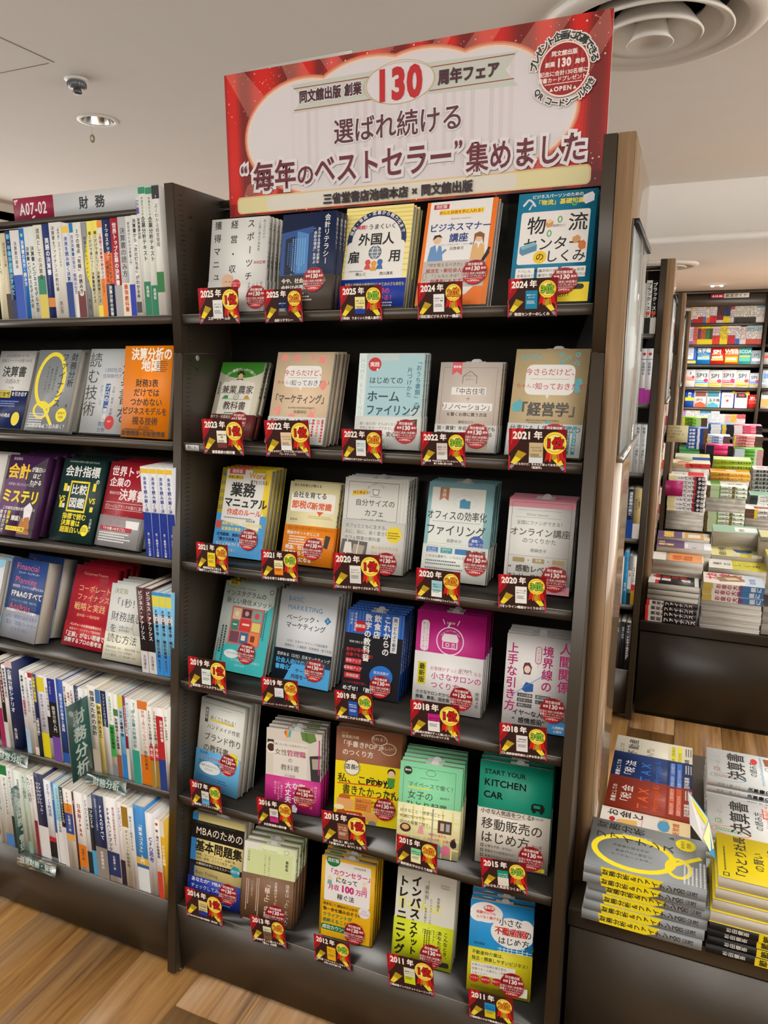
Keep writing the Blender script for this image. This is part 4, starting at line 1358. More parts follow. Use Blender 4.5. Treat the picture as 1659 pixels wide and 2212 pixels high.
T 8 12 5 Master~of~Business~Administration 2f5a5a
T 8 20 16.5 MBAのための efe8da b.005
T 9 44 19.5 基本問題集 191512 b.03
T 12 65 5 戦略、マーケティング、組織行動、 191512
T 12 71 5 会計・財務、ビジネス経済・統計 191512
R 0 79 100 9 191512
T 12 80.5 5 小樽商科大学ビジネススクール efe8da
O 88 82 9 9 2a9ab0
C 88 79 5.4 改訂版 w
R 0 84 9 22 191f3a
T 12 94 7 Basic~Training 3a3a30
P 191f3a 2 92 8 88 10 104 3 106
OBI
T 6 106 8 あなたの“MBA度”を e8e8f0 b
T 6 117 8 チェックしてみませんか？ e8e8f0
G 6 128 88 4 2.6 8a9ae0''', '''
C 50 8 3.6 Magical~Hospitality 8a9468
L 8 14 92 14 .5 b0b890
N 82 8 5 4 .8 a0a880
P e6e6dc 0 0 30 0 30 58 0 58
P d4e0a6 6 12 94 12 94 58 6 58
V 10 16 4.6 向井邦雄 3a3a2a
V 42 18 4.2 リピート率90パーセントの 3a3a2a
V 50 18 4.2 人気サロンがやっている 3a3a2a
V 84 22 6 最新版 3a3a2a b
OBI
V 88 62 9 接客は「人」と「人」 e0d8ce
V 66 62 8 お客様がずっと通いたくなる efe8e0
V 50 64 13 「極上」の接客 efe8e0 b.01
V 20 68 4.4 どんな時代も、 d0c4b8
H 12 66 60 2 2.4 c8b8a8
H 32 62 74 2 2.4 c8b8a8
T 5 136 3.6 同文舘出版 e8e0d8''', '''
Q 7 6 86 74 3 eceae8
R 4 90 92 56 edb51a
O 22 6 13 11 1f7a45
C 22 2 7.4 改訂版 w b
C 72 9 4.6 北林絵美里 3a3a36
T 12 20 11.4 「カウンセラー」 c8287f b.025
T 28 34 10.4 になって k b
T 14 49 10.6 月収 c8287f b.025
T 38 45 16 100 c8287f b.05
T 66 49 10.6 万円 c8287f b.025
C 48 64 11 稼ぐ法 k b.015
O 16 38 4 4 f0dcc0
P 7ab4a8 12 50 13 42 20 42 21 50
O 82 36 4 4 f0dcc0
P e8a0b0 78 50 79 41 86 41 88 50
P f2d838 30 34 34 28 37 36
T 6 84 5.4 今すぐ、“成功カウンセラー”の k b
T 6 92 7.4 第一歩を踏み出そう!! k b
T 6 102 8 クライアントが 1f7a45 b
T 6 112 8 途絶えることがない 1f7a45 b
O 84 88 11 10 e8e4e6
C 84 83 4.6 その c8287f
C 84 88 4.6 コラム付 c8287f
Q 4 123 56 11 4 1f7a45
T 6 124.5 8 成功カウンセラーに w b''', '''
R 0 0 100 150 dadace
V 34 8 17.5 インバスケット・ k b.045
V 12 12 17.5 トレーニング k b.045
T 4 40 26 Basket e6e36a
T 4 72 26 Training e6e36a
V 34 8 17.5 インバスケット・ k b.045
V 12 12 17.5 トレーニング k b.045
T 56 74 19 ket e6e36a
K 47 14 8 40 .1 k
V 52 12 7.4 ［最新版］ k
V 72 36 5.4 鳥原隆志 k
V 60 40 4.4 ビジネスパーソンの k
V 52 56 4.4 思考を鍛える k
T 74 14 3 IN-BASKET 4a4a40
T 74 18 3 TRAINING 4a4a40
OBI
V 34 82 17.5 スケット・ k b.045
V 12 86 17.5 ニング k b.045
T 48 82 17 ning b4ba30
V 88 88 7.4 こんなとき、 k b
V 78 88 7.4 あなたなら k b
V 68 88 4.4 どうする？ k
H 60 90 44 3 2.6 4a4a20
Q 76 136 20 8 3 2a2a2a''', '''
O 26 18 26 16 ececea
O 14 24 14 10 ececea
O 68 44 34 24 ececea
O 88 36 14 16 ececea
O 30 11 9 5 d8282c
T 22 7.4 5.4 最新版 w b
T 10 16 5.2 経験ゼロでも d8282c b
T 10 23 5.2 ムリなく稼げる！ d8282c b
T 46 22 12.4 小さな k b.01
T 40 36 13 不動産屋の k b.015
T 40 36 13 不動産屋 d8282c b.02
T 46 51 12.4 はじめ方 k b.01
T 8 66 4.4 松村保誠 k
K 76 66 10 8 1 e8f0f4
P e8f0f4 73 66 81 58 89 66 86.4 66 81 60.6 75.6 66
R 46 74 54 .8 e8f0f4
R 46 70 54 .8 e8f0f4
R 50 68 1 7 e8f0f4
R 56 68 1 7 e8f0f4
R 62 68 1 7 e8f0f4
R 68 68 1 7 e8f0f4
R 92 68 1 7 e8f0f4
OBI
T 6 79 6.8 不動産仲介業は、 2a4a2a b
T 6 88 6.8 独立・開業しやすいビジネス！ 2a4a2a b
R 6 98 70 20 e8e6dc
T 7 100 4.6 お客さんの信頼を勝ち取る k
T 7 106.5 4.6 営業ベタ・人脈なし・中年でも k
T 7 113 4.6 うまくいく！ k
O 12 124 8 6 c8282c
O 30 124 8 6 c8282c
O 48 124 8 6 c8282c
C 12 121.6 3.4 ビジネス w
C 30 121.6 3.4 差別方法 w
C 48 121.6 3.4 集客ルール w
P eceae2 72 126 96 126 96 140 72 140
C 84 129 4.4 「売上」 c8282c b
T 6 134 4.4 できるだけスムーズに儲けるヒント k''']
SPTXT = {0: 'スポーツチームの経営', 1: '会計リテラシー', 5: '兼業農家の教科書', 7: 'ホームファイリング', 8: '中古住宅＋リノベーション', 11: '会社を育てる節税の新常識', 12: '自分サイズのカフェ',
         13: 'オフィスの効率化ファイリング', 14: 'オンライン講座', 17: 'これからの飲食店数字の教科書', 18: '小さなサロンのつくり方', 19: '境界線の上手な引き方', 21: '女性管理職の教科書',
         23: '女子のひとり起業', 26: '「極上」の接客', 27: 'カウンセラー', 29: '小さな不動産屋のはじめ方'}
EXTRA = 'A07-02財務分析経営・管理同文舘出版創業130周年フェア選ばれ続ける“毎年のベストセラー”集めました三省堂書店池袋本店×プレゼント企画に応募できるQRコードシール付きOPEN記念合計名様図書カード!!A15-06就活ガイド教養としての不動産税法入門税金お金TAXHirotsugu Kimuraブラック・スワン金融読本債券通貨覇権の興亡ドル終わるとき決算書の読み方世界一楽しい節税ひとり社長賢いSPI3WEBテスティング玉手箱SCOA1700題サトシナカモトはだれだ？財務ポケット六法デイリーは入口(A07-00)にていますITパスポートお金の大学一生困らない新常識実践編改訂版なぜ、税金は課されるのか？知識ゼロでもわかる百科事典時代必修問題この数字をどう読み解く？杉田健吾2,000人ファイナンスに相続基本情報技術者会計クイズで学ぶ上下木山泰嗣元国税が教えるHowtoReadFinancialStatements全読めキタミ式宅建令和対策テキスト12345670新時代'
# ------------------------------------------------------------------ left bay data: spines as  width from edge list | height | base colour ; bands and text in fractions of height
# text item: T,text,size mm,start fraction,colour[,x fraction]
S1X = [-0.545, -0.522, -0.505, -0.488, -0.459, -0.443, -0.43, -0.412, -0.387, -0.363, -0.326, -0.324, -0.304, -0.292, -0.269, -0.25, -0.235, -0.221, -0.207, -0.183, -0.161, -0.138, -0.122, -0.107, -0.098, -0.079, -0.06, -0.04]
S1 = '''.200 efe9c8;T はじめての会計入門 8 .05 3a3a3a;cream and black
.200 d8cfae;T 経営戦略と決算 7 .1 5a3a2a;R .7 1 3a3020;buff and dark brown
.204 24366e;T 新・半導体産業のすべて 11 .03 6fd0ee b;R .78 1 1a2a58;navy with light blue lettering
.204 e4e4e4;R .5 1 2550b8;T 決算書の基本 9 .12 3a3a3a;white over royal blue
.206 1f78d0;O .5 .07 4 9fd860;T 決算書の見方・読み方 9 .12 w b;bright blue with green dot
.207 e6ebe8;T 決算書×ビジネスモデル大全 10 .2 2a3a3a b;plain white with dark lettering
.208 e6ebe8;T 決算書×ビジネスモデル大全 10 .2 2a3a3a b;plain white with dark lettering, second copy
.211 e8e6da;R .54 .74 2a8a6a;R .74 1 d8c85a;T 道具としての決算書 11 .03 2a3a3a;white, green and yellow banded
.212 26397a;T 英語の決算書 12 .14 e8ecf4 b;R .78 .88 d88a3a;navy with large white lettering
.213 e9e9e2;T 決算書&ファイナンスの教科書 9 .03 2a2a3a .3;T 「専門家」以外の人のための 6 .03 3a3a3a .75;T 西山茂 8 .82 3a3a3a;thick white with two lines of lettering
.0 w;skip
.209 dfe4ea;R .62 1 1f3f88;R .03 .1 f0c83a;T 未来を読み解く決算書 9.5 .13 24408c b;white over navy with yellow mark
.209 2a8cc4;R .1 1 e6e6e2;T 月次決算書の見方・説明の仕方 8 .12 24509c b;white with blue cap
.209 ecebe4;R .72 1 6b2f35;O .5 .74 7 e8dcd4;T 3つの視点「有報」の読み方 9.5 .06 2a2a2a b;white over maroon
.208 9aa0a2;P f2e01e 1 .12 .4 .3 .2 .45 .4 .58 1 .72;T 財務分析＆ファイナンス 8 .14 2a2a2a;T 西山茂 7 .8 2a2a2a;grey with big yellow arc
.209 e9e6c4;R .0 .16 f0e35a;T 解くだけで身につく！決算書図解クイズ 7.5 .1 3a3a2a b;pale yellow capped white
.210 e9e6c4;R .0 .16 f0e35a;R .88 1 f0e35a;T 解くだけで身につく！決算書図解クイズ 7.5 .1 3a3a2a b;pale yellow capped white, second copy
.208 ecebe4;R .0 .07 ee8a20;R .6 1 ee8a20;T 2時間で決算書が読めるようになる！ 7 .12 b04030 b;white over orange
.210 1f2f5e;R .34 .66 ee6a18;T 7つのステップで 8.5 .04 w b;T ビジネスモデルを 8 .35 k b .65;T 可視化する 8 .42 k b .3;T 決算分析の技術 9 .67 w b;navy with orange middle band
.211 a82034;R .68 1 a9abae;T 世界トップ企業の決算書 10.5 .04 f2e8e8 b;crimson over grey
.212 c2c4c6;R .66 1 e9e2cc;T 決算書の読み方 13 .1 3a3a3a;T 最強の 10 .67 c8503a b;T 教科書 10 .79 c8503a b;light grey over cream
.212 e6e8e8;R .68 1 2438b0;T 経営者のための決算書入門 6.5 .05 3a3a3a;white over deep blue
.213 ebebe6;T 決算書から「次の打ち手」がわかる本 8.5 .03 2a2a2a b;R .86 .97 4a4a4a;all white with black lettering
.250 e8e8e4;R .03 .14 5a4fa0;T 実践 7 .03 w;T 財務諸表分析 9 .17 2a2a3a b;white with violet cap, tall
.268 e4e8e0;R 0 .05 1f8a5e;R .73 1 1f7f5c;T 学部生のための 5.5 .07 3a3a3a;T 企業分析テキスト 10 .22 2a2a2a b;T 高橋聡 7 .76 w;tall white over green
.266 e4e8e0;R 0 .05 1f8a5e;R .76 1 1f7f5c;T 学部生のための 5.5 .07 3a3a3a;T 企業分析テキスト 10 .22 2a2a2a b;T 高橋聡 7 .78 w;tall white over green, second copy
.268 e6e6e2;R 0 .1 1c1f22;T ya 6 .06 w;T よくわかる経営管理 8.5 .13 4a4a46;R .66 .82 2a7a3f;tall white with black cap'''
S5X = [-0.578, -0.561, -0.547, -0.533, -0.509, -0.484, -0.469, -0.456, -0.441, -0.429, -0.403, -0.388, -0.362, -0.34, -0.33, -0.316, -0.304, -0.288, -0.274, -0.259, -0.233, -0.217, -0.199, -0.182, -0.167, -0.152, -0.141, -0.13, -0.108, -0.077, -0.065, -0.052, -0.031, -0.021]
S5 = '''.245 e4e2dc;R .55 1 a8285a;T 財務 10 .1 3a3a3a;white over magenta
.240 5a1f22;R .45 .7 241a1c;R .7 1 d8d8d8;T ビジネス・アナリシス 9 .03 w b;dark red and black over white
.236 e4e4e2;T 経営財務諸表の見方 8 .03 2a2a3a b;white with dark blue lettering
.248 1d2b5c;R .0 .07 e8d0d0;T 企業分析シナリオ 13 .08 f0f0f4 b;T 西山茂 9 .75 f0f0f4;navy with big white lettering
.0 w;skip
.232 e4e8ea;R .7 1 a8cdec;T 業績に直結する「経営分析」 8 .05 3a3a3a b;T 「経営分析」 8 .3 c8304a b;white over pale blue
.228 e6e6e4;T 考える企業価値の経営分析 7 .05 3a4a8a;white with blue lettering, narrow
.230 ecece8;R 0 .06 c8303a;R .9 1 e8d8c0;T 決算書を見なくても経営分析 8 .08 3a3a6a;white with red cap
.230 202a58;T 決算書の違和感 11 .03 f0e03a b;T 「経営分析」 9 .5 w b;navy with yellow lettering
.230 dcdce8;R .7 1 e8dc1e;R .03 .2 f0e03a;T 会社の稼ぐ力を読み解く 8 .22 3a3a4a;pale lilac over yellow
.228 e4e2e2;R .48 .74 1c1c20;T 経営分析の基本 8 .12 3a3a3a;white with black middle band
.228 e2e2ea;R 0 .28 2a3a9a;R .28 .7 1a1a1e;R .7 1 7a4fb0;T データから 6 .03 w .3;T 経営分析入門 10.5 .32 w;blue, black and violet banded
.229 2050a8;R .88 1 2a64c4;T 経営分析の基本と実践 9 .16 e8f0fa b;solid blue with white lettering
.226 e8e8e6;T 会計と決算書の読み方 6.5 .05 3a3a3a b;slim white with black lettering
.224 ece6e4;R .88 1 c8303a;T 流通ベースの「価値」 7.5 .1 c8303a b;white with red lettering and foot
.222 e6e6e2;T 企業価値評価入門 8 .05 3a3a3a;white, plain lettering
.222 22325e;T プロジェクト 8 .03 dfe6f0;dark blue behind the divider
.220 e4e4e4;T 実務会計 7 .1 3a3a3a;white behind the divider
.220 e6e6e0;T 財務の基礎 7 .1 3a3a3a;white next to the divider edge
.232 e6e4dc;R .74 1 cfc6b6;T 価値のための会計 13 .05 3a3830 b;thick white over beige
.226 e6d880;R 0 .16 4a78b8;T 財務分析ABC 11 .18 3a2a1a b;yellow with blue cap
.226 e4e4e6;R 0 .42 22325e;T ファイナンスのプロになる 7 .03 w;T I 10 .34 w;white with navy top
.225 e6eae4;R .38 .76 3fb054;R .86 1 8a9090;T 企業価値がわかる 7 .04 5aa06a;T 財務分析講座 8.5 .4 1a3a1a b;white, green and grey banded
.224 e4e4e0;R .18 .26 5a8a5a;R .72 1 9a5a44;T 財務諸表と会計基準 8 .28 2a2a2a b;white over brown
.223 74bce8;R 0 .15 e8e04a;R .15 .45 c4e2f0;R .7 1 2a86d8;T 天気×業績予想 8.5 .18 2a2a3a b;sky blue with yellow cap
.222 96202e;R .62 1 e6e0de;T ひとりビジネス教科書 7 .1 f0e4e4 b;dark red over white
.221 cfe4ea;T 解いてマスター！ドリル 5.5 .05 2a4a6a;slim pale blue
.221 e6e8e4;R .6 1 2aa392;T 改訂三版 5 .03 3a3a3a .7;T 中小企業の財務分析 9.5 .12 2a8a92 b;white over teal
.220 ecebe6;R 0 .1 e8843a;R .64 1 e07a18;T 財務3表のつながりでわかる 9 .1 c86a28;T 会計の基本 9 .58 2a2a2a;thick white over orange
.212 e9e4da;R .48 .66 c8282c;R .66 1 a8862c;T 50分でわかる財務3表 7.5 .04 2a2a2a b;T 超入門 7 .5 w b;white, red and gold banded
.211 e9e4da;R .48 .66 c8282c;R .66 1 a8862c;T 50分でわかる財務3表 7.5 .04 2a2a2a b;T 超入門 7 .5 w b;white, red and gold banded, second copy
.214 e9e6e2;R .1 .62 c0282c;R .62 1 1f4090;T 財務の教科書 8 .14 w b .7;white with red strip over navy
.212 e8e6dc;T 財務3表一体理解法 6 .08 3a3a3a;white at the right end'''
S6X = [-0.585, -0.564, -0.534, -0.516, -0.48, -0.466, -0.45, -0.438, -0.405, -0.379, -0.372, -0.351, -0.338, -0.311, -0.304, -0.277, -0.26, -0.244, -0.207, -0.169, -0.153, -0.132, -0.117, -0.081, -0.059, -0.053, -0.038, -0.026]
S6 = '''.240 e4e6e2;T ROIC経営入門 9 .25 2a9a92 b;white with teal capitals
.240 e6e8e2;R 0 .12 2a8a4a;T コーポレートファイナンス 8 .14 2a3a2a b;R .85 1 4a8ad0;white with green cap
.238 e0e0e0;R .6 1 22302a;T コーポレート・ガバナンス 7.5 .03 2a2a2a b;white over dark green
.236 dfe6de;T 価値創造の経営 7 .1 3a3a3a;white behind the lower divider
.236 c4d6c8;T ROIC経営 11 .03 3a5a4a;O .5 .5 3.5 d8d83a;R .85 1 8ab8a8;pale green with grey capitals
.235 e0e4de;T ROIC経営 11 .03 5a6a62;white with grey capitals
.234 e4e0de;R .55 1 8a2a38;T ROICツリー 8 .03 5a2a3a;white over wine red
.245 22284e;R .62 1 e6e6e8;T ファイナンシャル・ 9 .1 e8e8f0 b;T マネジメント 9 .1 e8e8f0 b .25;thick navy over white
.234 e4e6ec;R .7 .96 1a1a1c;R .7 .76 c02838;T CFO・IT利活用 9.5 .04 2a4a8a b;white over black with blue capitals
.232 2f6ab0;R .62 1 e4e8ec;T CFOの教科書 6 .05 w;slim blue over white
.230 9ad0e0;R .45 1 e6eaea;T CFOサブスクビジネスの実務 8 .04 1f4a6a;pale blue over white
.228 1e1e20;R .5 1 dcdce0;T データ分析とFP&A入門 7 .03 w;black over white
.227 e6e4dc;R .18 .3 e8963a;R .3 .56 2f4a9a;R .56 .64 e8b04a;T FP&A入門 9 .03 c84a3a;T 石橋善一郎 8 .32 w;white, orange and blue banded
.222 5a2430;T 会計 5 .1 w;very slim wine red
.226 ecebe6;R .66 .94 e07c1a;T 日本版FP&A 12 .14 a02a3a b;T 池側千絵 7.5 .7 2a2a2a;white over orange with crimson capitals
.224 e2e2e2;R .72 1 22282e;T CFOとFP&A 10 .06 4a2a3a;white over charcoal
.222 1c2226;R 0 .14 dfe4ea;R .68 1 4aa8dc;T プロCFO 9 .16 e8eef2 b;charcoal over light blue
.234 1b2a58;R .62 1 8f8a84;T FP&Aのすべて 11 .1 e6ecf4 b .7;T 経営管理・ファイナンス部門の 5.5 .04 cfd6e4 .3;T 世界標準の 9 .66 f0ece8;thick navy over warm grey
.238 eae9e8;R .64 .93 1d3468;T FP&Aハンドブック 11 .12 1f3a78 b .3;T 最先端の経営管理を実践する 7 .1 a02a4a .75;T 石橋善一郎 7 .68 w;thick white over navy
.232 e6e2e4;R .7 1 2c1f34;T CFOポリシー 8.5 .06 5a2a4a;white over dark plum
.230 e6e0d2;R .03 .27 a8822a;T ダイヤモンド財務戦略 9 .3 3a3a30;white with gold label
.228 e0e0de;T 資本コスト経営のすすめ 7.5 .1 3a4a5a;light grey with slate lettering
.236 3a88cc;R .72 1 dfe8ee;R .6 .68 e8b83a;T 「資本コスト」入門 11 .18 f0f6fa b;thick bright blue over white
.225 e6e6e8;T CFO思考 13 .28 2a4aa0 b;white with big blue capitals
.0 w;skip
.216 e8e2e0;R .66 1 d0402c;O .5 .06 4 d04a30;T 新・現代の財務管理 7.5 .12 2a2a2a b;white over vermilion
.214 d8aa1c;R 0 .2 ecebe2;T ゼロから財務 8 .3 fff6e0 b;gold with white cap'''
FACE_L = [
 # shelf, x,y,w,h,lean,yaw,t,copies,spine,colour,desc,obi,art
 (1, -.6903, .0412, .1405, .2116, 20.5, -3.8, .014, 2, 'L', 'e2e2de', 'pale grey book with navy lower half on reading accounts', (.48, '1f2f66'), '''
C 50 6 7 どんな状況からでも 3a3a3a
C 50 16 7 成長ストーリーが見つかる 3a3a3a
C 50 30 22 決算書 2a2a2a b.02
C 50 55 10 の読み方 2a2a2a
C 50 70 4.5 大山誠 3a3a3a
OBI
T 20 80 11 可能性 k b
R 18 79 36 13 f2e03a
T 20 80 11 可能性 k b
T 56 80 9 を引き出す w b
G 30 98 50 3 3 8aa0e0
O 80 132 11 13 f2e03a
T 20 122 8 「8つの視点 w b'''),
 (1, -.5029, -.0004, .1430, .2112, 20.9, -1.8, .021, 4, 'L', '8f9598', 'grey book with a huge yellow letter Q', None, '''
N 40 56 36 52 7.5 f2df2a
N 32 110 20 16 5 f2df2a
L 30 96 62 136 6 f2df2a
V 88 6 15 財務分析 1f2224 b.02
V 66 6 16 ファイナンス 1f2224 b.01
V 50 30 5.4 決算書の読み方を 2a2e30
V 40 34 5.4 資本コスト時代に 2a2e30
V 31 30 5.4 アップデートする！ 2a2e30
V 76 40 4.4 会計クイズで学ぶ f0f0f0
C 90 96 9 & 1f2224
B 82 118 13 20 f2e030
C 82 112 5.4 新時代 3a3a1a
C 82 119 5.4 問題 3a3a1a
G 6 116 44 6 3 d8dcde
C 50 134 9 この数字をどう読み解く？ f0f0f0'''),
 (1, -.3362, .0145, .1455, .2109, 18.2, -.3, .020, 3, 'L', 'd3d8db', 'silver grey book with tall thin vertical title', None, '''
V 14 6 27 読む技術 2a2a2a
V 88 4 30 決算書を 2a2a2a
T 36 32 9 1300社の 3a5a84
T 34 43 8 信用格付け 3a5a84
R 44 60 10 50 2a5a9a
V 49 62 9.5 プロの「視点」 w b
V 36 62 7 がぎっしり 3a5a84
V 62 64 6 比較・経年・図解 3a5a84
O 62 126 10 12 c8282c
T 38 124 9 徹底 3a5a84
T 38 134 9 分析 3a5a84
C 62 122 4 数字 w'''),
 (1, -.1921, -.0011, .1459, .2124, 10.3, -3.7, .019, 1, 'L', 'f58a08', 'bright orange book with black handwritten style title', None, '''
T 14 3 20 決算分析の f2ece4 b.03
T 36 21 20 地図 f2ece4 b.03
G 68 24 26 6 2 3a2a10
C 50 52 13.5 財務3表 3a2410 b.02
C 50 67 13.5 だけでは 3a2410 b.02
C 50 82 13.5 つかめない 3a2410 b.02
C 48 97 12.5 ビジネスモデルを 3a2410 b.02
C 50 112 13.5 視る技術 3a2410 b.02
C 50 126 6 村上茂久 3a2410
G 6 132 84 1 2 3a2410
C 48 134 9.6 財務情報×非財務情報 3a2410 b'''),
 (2, -.752, -.03, .1412, .2110, 20, -3, .016, 2, 'L', 'e4e0dc', 'white book cut off by the left photo edge, orange foot', (.3, 'e88420'), '''
T 60 20 12 でも 3a3a3a
T 60 44 12 算書 c85a3a
T 60 62 12 になる 3a3a3a'''),
 (2, -.6001, -.0441, .1412, .2116, 21.9, -3.3, .024, 3, 'R', '4a2450', 'dark purple mystery style book with yellow title', None, '''
P 2c1430 50 30 100 0 100 150 60 150
P 5f3468 0 50 40 20 60 60 30 110 0 120
P e8e4ee 66 96 78 86 88 96 86 120 70 124
P b4702a 64 116 84 112 92 144 60 144
T 10 4 6 岩谷誠治 cfc0d4
T 4 16 29 会計 f2c81e b.03
T 64 20 10 が面白い w b
T 70 32 10 ほど w b
T 66 44 10 わかる w b
T 10 52 6 決算書に隠された7つの罪 d8c8dc
T 2 64 26 ミステリ f2d81e b.04
T 10 96 7 この会社は何かがおかしい！ w b
V 30 104 8 謎解き f2d81e b
V 20 104 8 するだけで w b
V 10 104 8 財務三表を w b
T 38 112 10 爆誕！！ w b
R 30 132 48 8 f2df1e
T 32 133 6 17のクイズで楽しく学習 k b'''),
 (2, -.4247, -.0284, .1410, .2101, 21, -2.9, .019, 3, 'R', '1c3a38', 'dark green book with a yellow square frame title', None, '''
C 50 3 4 ROEやPERの意味から使い方までわかる c8d4d0
C 50 12 21 会計指標 e8ece8 b.02
T 86 34 9 の e8ece8 b
K 27 40 46 56 3.4 f2df1e
C 50 46 19 比較 w b.02
C 50 70 19 図鑑 w b.02
T 5 66 14 VS f2df1e b
T 78 66 14 VS f2df1e b
R 12 46 7 14 f2df1e
R 9 78 6 12 f2df1e
R 82 42 7 14 f2df1e
R 84 84 7 9 e8e040
R 20 50 6 10 e8ece8
R 16 82 6 8 e8ece8
T 22 98 11.5 指標で読む f2df1e b
T 22 110 11.5 決算書は f2df1e b
T 22 122 11.5 超面白い。 f2df1e b
V 92 104 6 矢部謙介 e8ece8
O 81 126 9 10 f2e81e
G 74 121 13 3 2 5a5a1a'''),
 (2, -.2747, -.0284, .1375, .2108, 21, -4.8, .019, 3, 'R', 'a8202f', 'crimson book with grey lower third about top firms', (.36, '9c9ea2'), '''
T 6 8 19 世界トップ f2e8e8 b
T 6 29 17 企業の f2e8e8 b
T 10 54 6 長谷川正人 f2e8e8
T 34 48 22 決算書 f2e8e8 b
L 6 74 96 74 .6 f2e8e8
C 52 77 7.6 グローバルブランドの強さに迫る f2e8e8
L 6 86 96 86 .6 f2e8e8
OBI
T 6 95 9 海外企業の分析、 c86a74
T 6 106 9 はじめの第一歩 c86a74
P ececec 64 104 96 104 96 118 74 118 68 124
R 6 117 76 8 b02838
T 10 118 6 「ケタ違いのすごさ」 w b
G 6 128 86 4 3 f0f0f0'''),
 (3, -.745, -.065, .135, .2104, 18.5, -5, .016, 2, 'L', 'e0e4ea', 'white corporate trend book cut off at the left edge', (.3, '4fa8dc'), '''
T 44 20 6 Corporate 6a7a9a
T 30 36 8 データで可視化 3a6ab0
T 50 52 14 の企業 3a3a3a b
T 40 70 14 トレンド 3a3a3a b
O 86 6 14 10 8ac4e0'''),
 (3, -.5964, -.0638, .1383, .2104, 18.5, -5, .043, 1, 'L', '2a4a8c', 'thick blue book with pink serif capitals about planning', (.36, '9aa0ac'), '''
T 14 6 17 Financial d8506a
T 22 24 5 ジャック・アレクサンダー w
T 16 32 17 Planning d8506a
T 12 50 6 経営管理・ファイナンス部門のための e8e8ec
R 8 58 80 36 1f3870
T 12 60 14 FP&Aのすべて w b
T 16 78 5 パフォーマンス管理、事業予測 7ac4ec
C 46 84 11 & d8506a
OBI
T 14 82 17 Analysis d8506a
T 8 96 6 世界標準のファイナンス定義を f0f0f4 b
T 8 106 8 CFO・経営企画担当者が 4a5aa0
T 12 117 10 真の「戦略パートナー 4a5aa0
T 30 129 8 となるために 4a5aa0'''),
 (3, -.4122, -.0336, .1437, .2090, 21.3, -2.3, .020, 3, 'R', 'c4283c', 'red book with gold thin letters on corporate finance', (.3, 'c42a38'), '''
C 50 10 7 Corporate~Finance e8b0a0
P a81c34 62 18 82 18 70 60 52 70
C 54 34 13 コーポレート f0cf90
C 54 50 13 ファイナンス f0cf90
C 50 66 15 戦略と実践 f0cf90
C 50 86 6 田中慎一＋保田隆明 f0cf90
OBI
C 50 104 5.4 ベンチャーの企業価値算出から f0dcc8 b
C 50 112 5 充実のケーススタディで徹底解説 f0dcc8
C 50 119 10 「正解」がない現場で w b
C 50 130 9 決断するプロの思考法 w b'''),
 (3, -.2499, -.0618, .1297, .1880, 17.6, -.3, .017, 3, 'R', 'dfe2df', 'pale grey and cream book with thin large title', (.36, 'ecebd8'), '''
T 8 8 11 決定版 8a8a4a
T 8 26 18 「1秒！」 3a4448
T 8 52 19 財務諸表 3a4448
T 8 76 17 を 3a4448
T 30 78 5.4 仕事に使える 3a4448
T 30 84 5.4 会計知識が 3a4448
N 78 78 16 18 1.6 a8ac88
OBI
T 6 94 18 読む方法 3a4448
T 6 118 5 貸借対照表（BS）、損益計算書（PL）、 3a4448
T 6 125 5 キャッシュ・フロー計算書の 3a4448
T 6 132 5 どこに着目し、どう読み解くのか 3a4448'''),
]
SERIES = [(2, [-.102, -.079, -.057, -.035, -.014], .0, '.212 dfe2ea;R .5 1 22399a;R .02 .07 f0c83a;T 未来を読み解く決算書 9 .1 24408c b;T 支・着想する決算 6.5 .72 e8ecf4', 'white over navy slim book with yellow mark'),
          (3, [-.111, -.09, -.067], .0, '.212 4a1a1c;R .4 .74 201a1c;R .74 1 d8d8dc;T ビジネス・アナリシス 10.5 .03 f0e8e8 b;T 太田康広 8 .78 3a3a3a', 'dark red and black over grey book'),
          (3, [-.067, -.048, -.03, -.013], .0, '.206 78c0ea;R 0 .16 3a9ae0;R .04 .17 e8e25a;R .27 .37 dfe2e8;R .74 1 3a92e0;T 天気×業績予想・開示の実務 8 .2 2a2a3a b;T 夏目宏之 6.5 .8 2a2a3a', 'sky blue weather themed slim book')]
STK = '''
O 50 50 50 50 8e1218
N 50 50 50 50 2 b8343a
R 14 8 5 60 a82228
R 24 4 5 66 a82228
R 34 2 5 70 a82228
R 62 2 5 70 a82228
R 74 4 5 66 a82228
R 84 10 4 56 a82228
C 50 12 12 同文舘出版 f6e8e4 b
T 12 30 10.5 創業 f6e8e4 b
C 52 23 24 130 f6e8e4 b.04
T 74 30 10.5 周年 f6e8e4 b
C 50 50 11 記念に合計130名様に f6e8e4 b.01
C 50 62 10.5 図書カードプレゼント!! f6e8e4 b.01
P c01820 12 78 88 78 78 90 64 98 50 100 36 98 22 90
L 14 76 86 76 1.6 f6e8e4
C 50 79 11.5 OPEN f6e8e4 b
P f6e8e4 26 88 29 82 32 88
P f6e8e4 68 88 71 82 74 88'''
